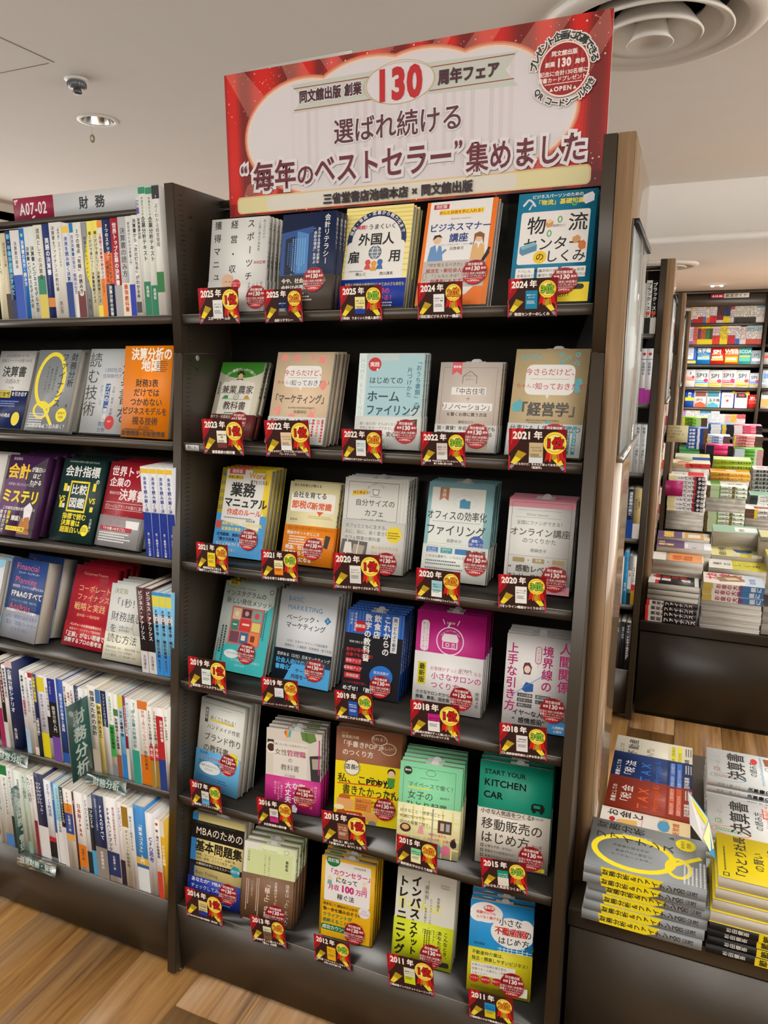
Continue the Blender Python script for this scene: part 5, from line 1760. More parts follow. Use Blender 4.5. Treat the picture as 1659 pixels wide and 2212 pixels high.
# ------------------------------------------------------------------ builders for books and cards
preload('0123456789位年' + ''.join(TITLE) + ''.join(SPTXT.values()) + S1 + S5 + S6 + STK + ''.join(f[-1] for f in FACE_L) + ''.join(x[3] for x in SERIES) + ''.join(c[2] for c in CARDTXT) + EXTRA)
TH = .0005
def book_meshes(w, h, t, spine, col, art=None, obi=None, sptxt=None, spart=None, side=None, hollow=False, slipm=False, art_band=None):
    """dict part name -> mesh; front cover in plane y=0 facing -Y, bottom z=0, spine at x=0 (L) or x=w (R)"""
    out = {}; c = hexcol(col); sc_ = hexcol(side) if side else c
    mb = MB()
    mb.box((0, 0, 0), (w, TH, h), c); mb.box((0, t - TH, 0), (w, t, h), c)
    xs = 0 if spine == 'L' else w - TH
    mb.box((xs, TH, 0), (xs + TH, t - TH, h), sc_)
    hh = 100.0 * h / w
    src, osrc = (art or ''), ''
    if 'OBI' in src: src, osrc = src.split('OBI')
    if src.strip():
        A = Art(100, hh); run_art(A, src); A.emit(mb, (0, 0, h), (1, 0, 0), (0, 0, -1), (0, -1, 0), w / 100)
    tm = t * 1000; hm = h * 1000
    def spine_art(A, mb2, base=0.0):
        if spine == 'R': A.emit(mb2, (w, 0, h), (0, 1, 0), (0, 0, -1), (1, 0, 0), .001, base=base)
        else: A.emit(mb2, (0, t, h), (0, -1, 0), (0, 0, -1), (-1, 0, 0), .001, base=base)
    if sptxt:
        A = Art(tm, hm); lum = sum(sc_)
        A.vtext(tm / 2, hm * .06, min(tm * .62, hm * .6 / max(1, len(sptxt))), sptxt, hexcol('2a2a2a' if lum > .7 else 'e8e8e4'), .012); spine_art(A, mb)
    if spart:
        A = Art(tm, hm); run_spine(A, spart, tm, hm); spine_art(A, mb)
    out['cover'] = mb.mesh('cover', M['print'])
    mb = MB(); e = .0016; x0, x1 = (TH, w - e) if spine == 'L' else (e, w - TH)
    mb.box((x0, TH + .0001, .0012), (x1, t - TH - .0001, h - .0012)); out['pages'] = mb.mesh('pages', M['pages'])
    if obi and obi[0] > 0:
        mb = MB(); oc = hexcol(obi[1]); oh = h * obi[0]; q = .0013
        mb.box((-q if spine == 'L' else 0, -q, .0002), (w + (q if spine == 'R' else 0), 0, oh), oc)
        if spine == 'R': mb.box((w, -q, .0002), (w + q, t, oh), oc)
        else: mb.box((-q, -q, .0002), (0, t, oh), oc)
        if osrc.strip():
            A = Art(100, hh); run_art(A, osrc); A.emit(mb, (0, 0, h), (1, 0, 0), (0, 0, -1), (0, -1, 0), w / 100, base=q)
        out['obi_band'] = mb.mesh('obi_band', M['print'])
    elif osrc.strip():
        mb = MB(); A = Art(100, hh); run_art(A, osrc); A.emit(mb, (0, 0, h), (1, 0, 0), (0, 0, -1), (0, -1, 0), w / 100, base=.0013)
        out['overprint'] = mb.mesh('overprint', M['print'])
    if slipm:
        mb = MB(); r = .008; cx = w * .55; P = [(cx - r, h - .01), (cx + r, h - .01)] + [(cx + r * math.cos(a), h + .0035 + r * .6 * math.sin(a)) for a in [i * PI / 8 for i in range(9)]]
        mb.prism(P, 1, t * .45, t * .45 + .0004, (.62, .62, .60)); P2 = [(cx - .020, h - .002), (cx + .016, h - .002), (cx + .016, h + .0035), (cx - .020, h + .0035)]
        mb.prism(P2, 1, t * .45 + .0006, t * .45 + .001, (.45, .46, .46)); out['order_slip'] = mb.mesh('order_slip', M['matte'])
    return out
def run_spine(A, src, tm, hm):
    for it in src.split(';'):
        q = it.split()
        if not q: continue
        if q[0] == 'R': A.rect(0, float(q[1]) * hm, tm, (float(q[2]) - float(q[1])) * hm, hexcol(q[3]))
        elif q[0] == 'O': A.ell(float(q[1]) * tm, float(q[2]) * hm, float(q[3]), float(q[3]), hexcol(q[4]), 16)
        elif q[0] == 'P': v = fnum(q[2:]); A.poly([(a * tm, b * hm) for a, b in zip(v[::2], v[1::2])], hexcol(q[1]))
        elif q[0] == 'T':
            x, bold = .5, .012
            for e in q[5:]:
                if e == 'b': bold = .03
                else: x = float(e)
            sz = min(float(q[2]) * 1.12, tm * .84 if x == .5 else 99); avail = hm * (1 - float(q[3])) - 3; A.vtext(x * tm, float(q[3]) * hm + 1, min(sz, avail / max(1, len(q[1])) / 1.02), q[1], hexcol(q[4]), bold)
PN = {'cover': 'cover', 'pages': 'page_block', 'obi_band': 'obi_band', 'overprint': 'cover_print', 'order_slip': 'order_slip'}
FAR = [False]; FARL = []
def put_book(meshes, mat4, label, group=None, name='book', skip=()):
    if FAR[0]:
        FARL.append((meshes, mat4)); return None
    r = bpy.data.objects.new(name, None); C.objects.link(r); r['label'] = label; r['category'] = 'book'; r.empty_display_size = .02
    if group: r['group'] = group
    r.matrix_world = mat4
    for k, me in meshes.items():
        if k in skip: continue
        o = bpy.data.objects.new(PN[k], me); C.objects.link(o); o.parent = r
    return r
def TR(x, y, z): return Matrix.Translation((x, y, z))
def RZ(a): return Matrix.Rotation(math.radians(a), 4, 'Z')
def RX(a): return Matrix.Rotation(math.radians(a), 4, 'X')
def RY(a): return Matrix.Rotation(math.radians(a), 4, 'Y')
# the round fair sticker, one mesh shared by all
mb = MB(); A = Art(100, 100); run_art(A, STK); A.emit(mb, (-.5, 0, .5), (1, 0, 0), (0, 0, -1), (0, -1, 0), .01)
STKM = {}
def sticker_mesh(d):
    if d not in STKM:
        mb = MB(); n = 32; P = [(d / 2 * math.cos(2 * PI * i / n), d / 2 * math.sin(2 * PI * i / n)) for i in range(n)]
        mb.prism(P, 1, -.0002, .0001, hexcol('8e1218')); A = Art(100, 100); run_art(A, STK)
        A.emit(mb, (-d / 2, -.0002, d / 2), (1, 0, 0), (0, 0, -1), (0, -1, 0), d / 100); STKM[d] = mb.mesh('fair_sticker', M['print'])
    return STKM[d]
ORD = ['first', 'second', 'third', 'fourth', 'fifth', 'sixth', 'seventh', 'eighth', 'ninth', 'tenth', 'eleventh', 'twelfth', 'thirteenth', 'fourteenth', 'fifteenth', 'sixteenth', 'seventeenth', 'eighteenth', 'nineteenth', 'twentieth']
ROWN = ['top shelf', 'second shelf', 'third shelf', 'fourth shelf', 'fifth shelf', 'bottom shelf']
def face_out(x, y, w, h, lean, yaw, z, t, n, meshes, desc, where, sticker=None, stack_dy=0):
    st = t / math.cos(math.radians(lean)) + .0012
    while n > 0 and y + (n + 1) * st + h * math.sin(math.radians(lean)) > DB: n -= 1
    for i in range(n + 1):
        jx, jy = (0, 0) if i == 0 else (rnd.uniform(-.0012, .0012), 0)
        zb = z + t * math.sin(math.radians(lean)) + .0008
        base = TR(x, y, zb) @ RZ(yaw)
        m4 = base @ TR(jx, i * st, 0) @ RX(-lean)
        if i == 0: lab = f'{desc}, front, {where}'
        else: lab = f'{ORD[i]} copy back behind the {desc}'
        lab = ' '.join(lab.split()[:16])
        b = put_book(meshes, m4, lab, 'copies of the ' + desc if n > 0 else None, skip=() if i < 2 else ('order_slip',))
        if sticker and i == 0:
            sx, sy, r = sticker; d = .049
            o = bpy.data.objects.new('fair_sticker', sticker_mesh(d)); C.objects.link(o); o.parent = b; o.location = (w * sx / 100, -.0032, h - w * sy / 100)
for i, (pl, me) in enumerate(zip(PLACES, META)):
    x, y, w, h, le, ya = pl; t, n, sp, col, slip, st, desc, obi = me
    row = i // 5
    ms = book_meshes(w, h, t, sp, col, TITLE[i], obi, SPTXT.get(i) if sp == 'R' else None, slipm=bool(slip))
    face_out(x, y, w, h, le, ya, SHZ[row], t, n, ms, desc, ROWN[row], st)
# rank cards hanging on the shelf lips
MCOL = {1: ('c8141c', 'c8141c', 'f6d84a'), 2: ('e8861c', 'c8501c', 'f4cf3e'), 3: ('8ab83a', '4a8a2a', 'f4d23e')}
def rank_card(i):
    x, z, w, h, roll = CARDS[i]; yr, rk, ti = CARDTXT[i]; row = i // 5
    h = .066 if rk != 1 else .077
    if row == 0 and rk == 1: h = .074
    wh = 100 * h / w
    t = thing('rank_card', f'{yr} {ORD[rk-1]} place rank card below ' + ' '.join(META[i][6].split()[:10]), 'sign', (x, YL[row] - .0085, z - .0005), 'rank cards clipped to the shelf lips')
    tl = (-7, 2, 5, -3, 4, 0, 3, -2, 2, 4)[i % 10] * .5
    t.rotation_euler = (math.radians(-2.5 if row > 1 else 2), math.radians(-roll * .85), math.radians(tl))
    mb = MB(); mb.box((0, 0, 0), (w, .0006, h), hexcol('6a2a2a'))
    A = Art(100, wh)
    A.rect(0, 0, 100, wh, hexcol('38201c'))
    A.poly([(0, 0), (28, 0), (16, 26), (0, 46)], hexcol('a01820')); A.poly([(6, 0), (12, 0), (6, 24), (3, 30)], hexcol('d42a32')); A.poly([(18, 0), (23, 0), (12, 22)], hexcol('c8222a'))
    A.poly([(0, 46), (3, 50), (3, wh), (0, wh)], hexcol('b83038'))
    A.poly([(84, 0), (100, 0), (100, 56), (90, 44)], hexcol('7c141c')); A.poly([(96, 46), (100, 56), (100, wh), (97, wh)], hexcol('b83038'))
    for s_, bx in ((1, 9), (-1, 91)):
        A.poly([(bx - 5 * s_, wh - 13), (bx + 3 * s_, wh - 10), (bx + 23 * s_, wh - 30), (bx + 8 * s_, wh - 36)], hexcol('b89a24'))
        A.poly([(bx - 5 * s_, wh - 13), (bx + 3 * s_, wh - 10), (bx + 13 * s_, wh - 20), (bx + 3 * s_, wh - 25)], hexcol('f0d83a'))
        A.poly([(bx - 4 * s_, wh - 11), (bx + 2 * s_, wh - 9), (bx - 3 * s_, wh - 2), (bx - 7 * s_, wh - 5)], hexcol('9a8a96'))
    A.text(7, 2.5, 17.5, str(yr), hexcol('f4ece4'), .045, sx=.9); A.text(43.5, 3.5, 15, '年', hexcol('f4ece4'), .035)
    # small picture of the book
    c0 = META[i][3]; ob = META[i][7]; bw, bh = 24, 36; bx, by = 36, 24
    A.rect(bx, by, bw, bh, hexcol(c0))
    if ob and ob[0] > 0: A.rect(bx, by + bh * (1 - ob[0]), bw, bh * ob[0], hexcol(ob[1]))
    tc = hexcol('2a2a2a') if sum(hexcol(c0)) > .7 else hexcol('e8e8e8')
    ln = ti.replace('|', '')[:12]
    A.text(bx + bw / 2, by + 7, bw / 7.4, ln[:6], tc, .02, 'c'); A.text(bx + bw / 2, by + 12, bw / 7.4, ln[6:], tc, .02, 'c'); A.greek(bx + 3, by + 20, bw - 6, 3, 1.6, tc)
    # medal
    a, b, g = MCOL[rk]; mx, my, mr = 80, 22 if rk > 1 else 24, 17.5 if rk > 1 else 20
    for s_ in (-1, 1):
        A.poly([(mx + 3 * s_, my + mr * .7), (mx + 13 * s_, my + mr * .6), (mx + 17 * s_, my + mr + 13), (mx + 11 * s_, my + mr + 9), (mx + 6 * s_, my + mr + 14)], hexcol('c8201c'))
        A.line(mx + 5 * s_, my + mr * .7, mx + 8 * s_, my + mr + 13, 1.2, hexcol('f08a2c'))
    A.burst(mx, my, mr, 30, hexcol(g), .95); A.ring(mx, my, mr * .8, mr * .8, 1, hexcol('c89a28')); A.ell(mx, my, mr * .74, mr * .74, hexcol('f8e878'))
    A.text(mx, my - mr * .50, mr * 1.0, f'{rk}位', hexcol('3a1a10' if rk != 3 else '2f5a1a'), .10, 'c'); A.text(mx, my - mr * .50, mr * 1.0, f'{rk}位', hexcol(a), .045, 'c')
    L = ti.split('|'); s0 = min(7.2, 84 / max(len(q) for q in L))
    for j, q in enumerate(L): A.text(50, wh - (6 if len(L) == 1 else 11) - 3 + j * (s0 + 1), s0, q, hexcol('f4ece4'), .03, 'c')
    A.emit(mb, (0, 0, h), (1, 0, 0), (0, 0, -1), (0, -1, 0), w / 100)
    obj('card', mb.mesh('card', M['matte']), t)
    mb = MB(); mb.box((w * .42, .0007, h * .42), (w * .58, .0075, h * .44)); mb.box((w * .42, .0066, h * .12), (w * .58, .0075, h * .42)); obj('clip', mb.mesh('clip', M['white']), t)
for i in range(30): rank_card(i)
# ------------------------------------------------------------------ left bay
for f in FACE_L:
    row, x, y, w, h, le, ya, t, n, sp, col, desc, obi, art = f
    ms = book_meshes(w, h, t, sp, col, art, obi)
    face_out(x, y, w, h, le, ya, SHZ[row], t, n, ms, desc, 'left bay ' + ROWN[row])
def spine_row(X, src, z, yl, depth, where, jit=.004, proud={}):
    k = 0
    for i, ln in enumerate(src.split('\n')):
        it = ln.split(';'); h, base = it[0].split(); h = float(h); desc = it[-1]
        if desc == 'skip': continue
        w = X[i + 1] - X[i] - .0006
        ms = book_meshes(depth, h, w, 'L', base, None, None, None, ';'.join(it[1:-1]))
        y = yl + .002 + rnd.uniform(0, jit) - proud.get(i, 0)
        m4 = TR(X[i] + w + .0003, y, z + .0006) @ RZ(90)
        put_book(ms, m4, f'book spine, {desc}, {where}', 'spine-out books on the ' + where)
spine_row(S1X, S1, SHZ[0], YL[0], .148, 'left bay top shelf', .003, {23: 0, 24: .002, 25: .002, 26: .002})
spine_row(S5X, S5, SHZ[4], YL[4], .146, 'left bay fifth shelf', .004, {3: .0})
spine_row(S6X, S6, SHZ[5], YL[5], .150, 'left bay bottom shelf', .004)
for row, X, dy, spec, desc in SERIES:
    it = spec.split(';'); h, base = it[0].split()
    ms = None
    for i in range(len(X) - 1):
        w = X[i + 1] - X[i] - .0006
        ms = book_meshes(.145, float(h), w, 'L', base, None, None, None, ';'.join(it[1:]))
        put_book(ms, TR(X[i] + w + .0003, YL[row] + .004 + i * .0006, SHZ[row] + .0006) @ RZ(90), f'{desc}, {ORD[i]} from left, left bay {ROWN[row]}', desc + ' copies standing spine out')
# ------------------------------------------------------------------ banner, shelf signs, dividers
def mixc(a, b, t): return tuple(a[i] * (1 - t) + b[i] * t for i in range(3))
def banner():
    W_, H_ = .808, .288
    t = thing('banner', 'wide red curtain banner with white cloud centre standing on top of the main bookcase', 'banner', (.060, .12, 1.783))
    mb = MB(); mb.box((0, .0002, 0), (W_, .004, H_), (.75, .74, .72))
    A = Art(100, 100 * H_ / W_); HH = A.h
    def pleat(u):
        v = .5 + .5 * math.sin(u * .62 + 1.2 * math.sin(u * .21)); v = v * v * (3 - 2 * v)
        c = mixc(hexcol('7a120c'), hexcol('d81806'), v); s_ = 1.0
        return c
    beams = [[(.2, -.3), (6, -.3), (19, 14), (14, 22)], [(17, -1), (23, -1), (30, 9), (25, 14)], [(28, -1), (33, -1), (42, 9), (36, 10)], [(42, -1), (50, -1), (45, 4), (43, 6)], [(60, -1), (64, -1), (58, 8), (54, 8)], [(70, -1), (76, -1), (66, 12), (62, 8)], [(84, -1), (92, -1), (78, 17), (74, 11)], [(99, -1), (100, 5), (84, 30), (78, 26)],
             [(14, HH), (2, HH), (6, 28), (17, 22)], [(30, HH), (18, HH), (22, 25), (30, 24)], [(52, HH), (40, HH), (43, 28), (50, 26)], [(76, HH), (64, HH), (62, 28), (70, 28)], [(98, HH), (84, HH), (76, 26), (84, 24)]]
    n = 150
    for i in range(n):
        u = 100 * i / n; A.rect(u, 0, 100 / n + .01, HH, pleat(u), False)
    A.k += 1
    for b in beams:
        for i in range(n):
            u = 100 * i / n
            P = clip_poly([(x - u, y) for x, y in b], 100 / n, HH)
            if len(P) > 2: A.poly([(x + u, y) for x, y in P], mixc(pleat(u), hexcol('f0a090'), .24), False, False)
    A.k += 1
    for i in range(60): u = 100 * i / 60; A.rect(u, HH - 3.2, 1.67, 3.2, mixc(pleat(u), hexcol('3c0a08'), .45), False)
    A.k += 1
    r_ = random.Random(8)
    for i in range(420):
        x = r_.uniform(0, 100); y = r_.choice([r_.uniform(0, 12), r_.uniform(26, HH)]); q = r_.choice([.08, .1, .14, .22]); A.poly([(x + q * math.cos(k * PI / 3), y + q * math.sin(k * PI / 3)) for k in range(6)], mixc(hexcol('e08070'), hexcol('ffe8e0'), r_.random()), True, False)
    A.k += 1
    cl = [(24, 17, 17, 12.6), (42, 14, 18, 12), (56, 14.5, 18, 12.4), (72, 15, 15, 11.2), (78, 18, 14.6, 11), (36, 22, 24, 10), (62, 22, 26, 11), (50, 24, 30, 8.5)]
    for g, c in ((1.3, 'd87a5c'), (.9, 'e8a884'), (.5, 'f0d8c8'), (0, 'dfdbde')):
        for x, y, rx, ry in cl: A.ell(x, y, rx + g, ry + g, hexcol(c), 48); A.k -= .6
        A.k += 1
    for i in range(26): A.rect(20 + i * 2.3, 6, 1.1, 22, mixc(hexcol('dfdbde'), hexcol('d2c8ca'), r_.random() * .7), False)
    A.k += 1
    A.rrect(2.6, 30.8, 94.4, 4.3, 1.2, hexcol('e8c890')); A.rrect(3.0, 31.2, 93.6, 3.6, 1, hexcol('e9dfa8')); A.rrect(12, 31.2, 68, 3.6, 1, hexcol('e4e0d4'))
    # ribbon
    A.poly([(21.4, 11.7), (20.4, 11.7), (23.6, 8.6), (20.4, 5.0), (45, 4.6), (45, 11.3)], hexcol('c9cfc4')); A.poly([(55, 4.7), (79.4, 5.4), (76.6, 9.0), (79.6, 12.6), (55, 11.6)], hexcol('c9cfc4'))
    for (x0, x1) in ((21, 43), (58, 78.6)):
        A.rect(x0, 5.8, x1 - x0, .22, hexcol('9a4038')); A.rect(x0, 10.9, x1 - x0, .22, hexcol('9a4038'))
    A.ell(50.4, 8.1, 9.0, 4.9, hexcol('c8b68a'), 40); A.ell(50.4, 8.1, 8.75, 4.7, hexcol('e2dee2'), 40); A.ring(50.2, 8.3, 9.4, 4.6, .12, hexcol('b8a478'), 40)
    tx = hexcol('4a2430'); wh = hexcol('e6e2e6')
    for q, c in ((.12, wh), (.04, tx)): A.text(22.6, 6.6, 3.0, '同文舘出版', c, q, sx=.80); A.text(35.5, 6.6, 3.0, '創業', c, q, sx=.80)
    A.text(50.3, 3.4, 9.4, '130', hexcol('c41e22'), .05, 'c', sx=.80, gap=.35)
    A.text(60.2, 6.8, 3.4, '周年フェア', tx, .045, sx=.88)
    A.text(49.6, 14.4, 6.2, '選ばれ続ける', wh, .07, 'c', sx=.93); A.text(49.6, 14.4, 6.2, '選ばれ続ける', hexcol('5a2a34'), .014, 'c', sx=.93)
    for d, c in ((.13, wh), (.018, hexcol('6a1f2c'))):
        A.text(4.2, 22.0, 6.4, '“', c, d, sx=.8); A.text(8.0, 22.4, 7.6, '毎年', c, d, sx=.88); A.text(21.4, 24.0, 5.6, 'の', c, d, sx=.95)
        A.text(26.6, 22.2, 7.6, 'ベストセラー', c, d, sx=.83); A.text(64.6, 21.8, 6.4, '”', c, d, sx=.8); A.text(67.6, 23.6, 6.9, '集めました', c, d, sx=.82)
    A.text(49.3, 31.9, 2.7, '三省堂書店池袋本店~×~同文舘出版', hexcol('2f1c20'), .045, 'c', sx=.98)
    # round seal
    for g, c in ((5.7, 'f0c8b8'), (5.5, 'f8ece4'), (5.3, '9c1016')): A.ell(89.9, 10.7, g, g, hexcol(c), 40)
    for i in range(9): A.rect(85.6 + i, 7.4, .4, 6.4, hexcol('b83028'), False)
    A.k += 1
    f = hexcol('f6ece8')
    A.text(89.9, 6.8, 1.15, '同文舘出版', f, .03, 'c'); A.text(85.7, 8.9, 1.1, '創業', f, .03); A.text(89.9, 8.1, 2.3, '130', f, .05, 'c', sx=.85, gap=.08); A.text(92.3, 8.9, 1.1, '周年', f, .03)
    A.text(89.9, 10.8, 1.12, '記念に合計130名様に', f, .02, 'c'); A.text(89.9, 12.1, 1.08, '図書カードプレゼント!!', f, .02, 'c'); A.line(85.8, 13.5, 94, 13.5, .14, f)
    A.text(89.9, 13.9, 1.3, 'OPEN', f, .04, 'c', gap=.1); A.poly([(86.9, 15), (87.3, 14.3), (87.7, 15)], f); A.poly([(92.1, 15), (92.5, 14.3), (92.9, 15)], f)
    for d, c in ((.16, hexcol('f6eee8')), (.035, hexcol('26302e'))):
        A.arc(89.9, 10.7, 6.8, 1.9, 'プレゼント企画に応募できる', c, -80, 78, d); A.arc(89.9, 10.7, 6.9, 1.7, 'QRコードシール付き', c, 232, 118, d, True)
    A.emit(mb, (0, 0, H_), (1, 0, 0), (0, 0, -1), (0, -1, 0), W_ / 100)
    obj('panel', mb.mesh('panel', M['print']), t)
    for x in (.2, .6):
        mb = MB(); mb.box((x, .0042, -.09), (x + .03, .0052, .12)); mb.box((x, .0042, -.0905), (x + .03, .05, -.0895)); obj('bracket', mb.mesh('bracket', M['acrylic']), t)
banner()
t = thing('led_bar', 'lit LED bar in a clear sleeve showing above the banner at its top left', 'lamp', (.098, .150, 2.070))
mb = MB(); mb.bbox((0, 0, 0), (.238, .02, .0125), .002); obj('diffuser', mb.mesh('diffuser', M['led']), t)
mb = MB(); mb.box((-.012, .004, -.003), (.250, .006, .020)); obj('clear_sleeve', mb.mesh('clear_sleeve', M['acrylic']), t)
mb = MB(); mb.box((.118, .02, -.26), (.124, .026, .01)); mb.box((.02, .02, -.26), (.026, .026, .01)); mb.box((.21, .02, -.26), (.216, .026, .01)); obj('stand', mb.mesh('stand', M['alu']), t)
# section sign on the left bay
t = thing('section_sign', 'long white section sign with crimson end reading A07-02 on the left bay top rail', 'sign', (-.656, .176, 1.8325))
mb = MB(); mb.box((0, 0, 0), (.14, .0055, .0545), hexcol('a8284c')); A = Art(100, 39)
A.text(50, 5, 29, 'A07-02', hexcol('f2eef0'), .02, 'c', sx=.70, gap=.8)
for q in ([(2, 3), (14, 2), (10, 6), (3, 8)], [(3, 8), (8, 9), (5, 12)], [(44, 36), (50, 33), (54, 34), (48, 38)]): A.poly(q, hexcol('e8d8dc'))
A.emit(mb, (0, 0, .0545), (1, 0, 0), (0, 0, -1), (0, -1, 0), .0014); obj('code_plate', mb.mesh('code_plate', M['print']), t)
mb = MB(); mb.box((.1405, 0, 0), (.47, .0055, .0545), hexcol('d8dcde')); A = Art(100, 17); A.text(26, 3.6, 9.4, '財', hexcol('2a2e32'), .03); A.text(42, 3.6, 9.4, '務', hexcol('2a2e32'), .03)
A.emit(mb, (.1405, 0, .0545), (1, 0, 0), (0, 0, -1), (0, -1, 0), .0033); obj('name_plate', mb.mesh('name_plate', M['print']), t)
# teal dividers and lip tags
def acr_box(nm, t, a, b):
    mb = MB(); mb.box(a, b); return obj(nm, mb.mesh(nm, M['acrylic']), t)
TE = '1f6463'
def divider(label, X, y0, y1, z0, z1, txt, sz):
    t = thing('shelf_divider', label, 'divider', (X, y0, z0)); D = y1 - y0; H = z1 - z0
    mb = MB(); mb.box((0, 0, 0), (.0012, D + .03, H), hexcol(TE)); A = Art(D * 1000, H * 1000)
    A.vtext(D * 500, H * 1000 * .10, sz, txt, hexcol('dfe8e4'), .03, 1.12)
    A.emit(mb, (.0012, 0, H), (0, 1, 0), (0, 0, -1), (1, 0, 0), .001); obj('printed_card', mb.mesh('printed_card', M['print']), t)
    acr_box('clear_cover', t, (.0026, -.001, -.001), (.0034, D + .03, H + .002))
divider('teal upright divider card lettered in white among the fifth shelf books of the left bay', -.2622, -.176, -.106, .468, .667, '財務分析', 40)
divider('teal upright divider card lettered in white among the left bay bottom shelf books', -.500, -.160, -.124, .192, .385, '経営財務・管理', 25)
def lip_tag(label, x, z, w, h, y, txt, roll):
    t = thing('shelf_tag', label, 'sign', (x, y, z)); t.rotation_euler = (math.radians(-14), math.radians(roll), 0)
    mb = MB(); mb.box((0, 0, -h), (w, .0006, 0), hexcol(TE)); A = Art(100, 100 * h / w); n = len(txt)
    A.text(50, 100 * h / w * .12, min(100 * h / w * .8, 92 / n), txt, hexcol('dfe8e4'), .03, 'c'); A.emit(mb, (0, 0, 0), (1, 0, 0), (0, 0, -1), (0, -1, 0), w / 100)
    obj('printed_strip', mb.mesh('printed_strip', M['print']), t)
    acr_box('clear_holder', t, (-.002, -.0022, -h - .002), (w + .002, -.0014, .004)); acr_box('clip_plate', t, (-.001, -.001, .004), (w, .028, .005))
lip_tag('teal lip tag with four white characters below the fifth shelf, cut by photo edge', -.585, .466, .122, .026, -.128, '経営分析', 0)
lip_tag('teal lip tag with four white characters under the fifth shelf, right of the upright divider', -.266, .466, .124, .026, -.128, '財務分析', -1)
lip_tag('long teal lip tag under the bottom shelf row of the left bay', -.502, .190, .131, .025, -.158, '経営財務・管理', -1)
t = thing('barcode_label', 'white barcode sticker on the second shelf lip at its left end', 'label', (.0085, YL[1] - .0004, 1.2855))
mb = MB(); mb.box((0, 0, -.0125), (.036, .0003, 0), hexcol('d0d4d4')); r_ = random.Random(3)
for i in range(30):
    if r_.random() < .62: mb.poly([(.006 + i * .0008, -.0001, -.0085), (.0065 + i * .0008, -.0001, -.0085), (.0065 + i * .0008, -.0001, -.0022), (.006 + i * .0008, -.0001, -.0022)], hexcol('2a2a2e'))
for i in range(9): mb.poly([(.007 + i * .0025, -.0001, -.0108), (.0082 + i * .0025, -.0001, -.0108), (.0082 + i * .0025, -.0001, -.0096), (.007 + i * .0025, -.0001, -.0096)], hexcol('6a6a6e'))
mesh_ = mb.mesh('barcode_label', M['print']); t2 = bpy.data.objects.new('x', mesh_); bpy.data.objects.remove(t2)
o = bpy.data.objects.new('barcode_label', mesh_); C.objects.link(o); o.location = t.location; o['label'] = t['label']; o['category'] = 'label'; bpy.data.objects.remove(t)
# ------------------------------------------------------------------ books lying on the display tables
def lie(x0, yf, z, w, h, t, ms, label, group=None, yaw=0, flip=False, tilt=0):
    """cover up, top of the cover to -X, left edge to -Y; flip turns the book half round so that its right edge faces -Y"""
    # local: x (cover right) -> +Y, z (cover up) -> -X, y (depth) -> -Z
    R = Matrix(((0, 0, -1, 0), (1, 0, 0, 0), (0, -1, 0, 0), (0, 0, 0, 1)))
    m = TR(x0 + h, yf, z + t) @ R
    if flip: m = TR(x0, yf + w, z + t) @ RZ(180) @ R
    if yaw or tilt: c = TR(x0 + h / 2, yf + w / 2, z); m = c @ RZ(yaw) @ RX(tilt) @ c.inverted() @ m
    return put_book(ms, m, ' '.join(label.split()[:16]), group)
QART = FACE_L[1][-1]
QM = book_meshes(.148, .210, .0200, 'L', '8f9598', QART, None, None, 'P f2df1e 0 .16 1 .14 1 .66 .3 .62 0 .54;T 財務分析＆ファイナンス 10.5 .15 26282a b;T 西山茂 9 .78 26282a')
zq = TZ
dx = [0, .002, .005, .009, -.002, -.001]; dy = [0, .001, .003, .004, -.002, -.003]
for i in range(6):
    lie(.931 + dx[i], -.107 + dy[i], zq + .0002, .148, .210, .0200, QM, f'grey book with yellow arc on the front table, {ORD[i]} from the bottom of its stack of six' if i < 5 else 'grey book with huge yellow Q on top of the front table stack', 'stack of grey books with a yellow Q', [0, .4, .3, -.3, .5, .2][i]); zq += .0203
OK = '''
R 0 0 100 150 efece6
V 86 10 20 お金と k b
V 64 16 9 とお金 k
C 30 6 9 お金 k b
O 66 20 7 5 c8202a
N 40 40 20 18 2 d8b040
P f0c060 40 34 70 30 74 60 44 64
L 10 66 90 70 .8 d84a6a
R 0 96 100 52 f4e0b0
T 20 100 13 一生困らない d06a3a b
T 20 118 12 お金の新常識 d06a3a b
O 76 104 16 10 58a8d8
O 36 90 14 9 f0dc60'''
def ztop(n, t): return TZ + n * t
OKM = book_meshes(.128, .188, .0142, 'L', 'e8e6e0', OK)
for i in range(2): lie(.932, .099 + .002 * i, TZ + .0002 + i * .0145, .128, .188, .0142, OKM, ['white and pink money book under its twin behind the grey stack', 'white and pink money book on top, half hidden behind the grey stack'][i], 'money books lying behind the grey stack')
def taxart(t1, t2, bg, bc, acc, en=True, fg='e6e6e4'):
    return f'''
C 50 5 9.5 教養としての {fg} b.01
T 6 19 30 「 {fg}
T 22 22 30 {t1} {fg} b.01
V 28 22 26 . {fg}
''' + (f'T 4 44 30 TAX {acc}\nT 2 74 17 Hirotsugu~Ki {acc}\n' if en else '') + f'''
R 0 104 100 46 {bc}
V 12 106 10 {t2} {fg}
G 24 108 60 2 4 {fg}
R 60 116 10 30 {acc}
R 76 110 10 36 {acc}
T 22 124 8 なぜ、税金は {fg} b
T 22 136 8 課されるのか？ {fg} b'''
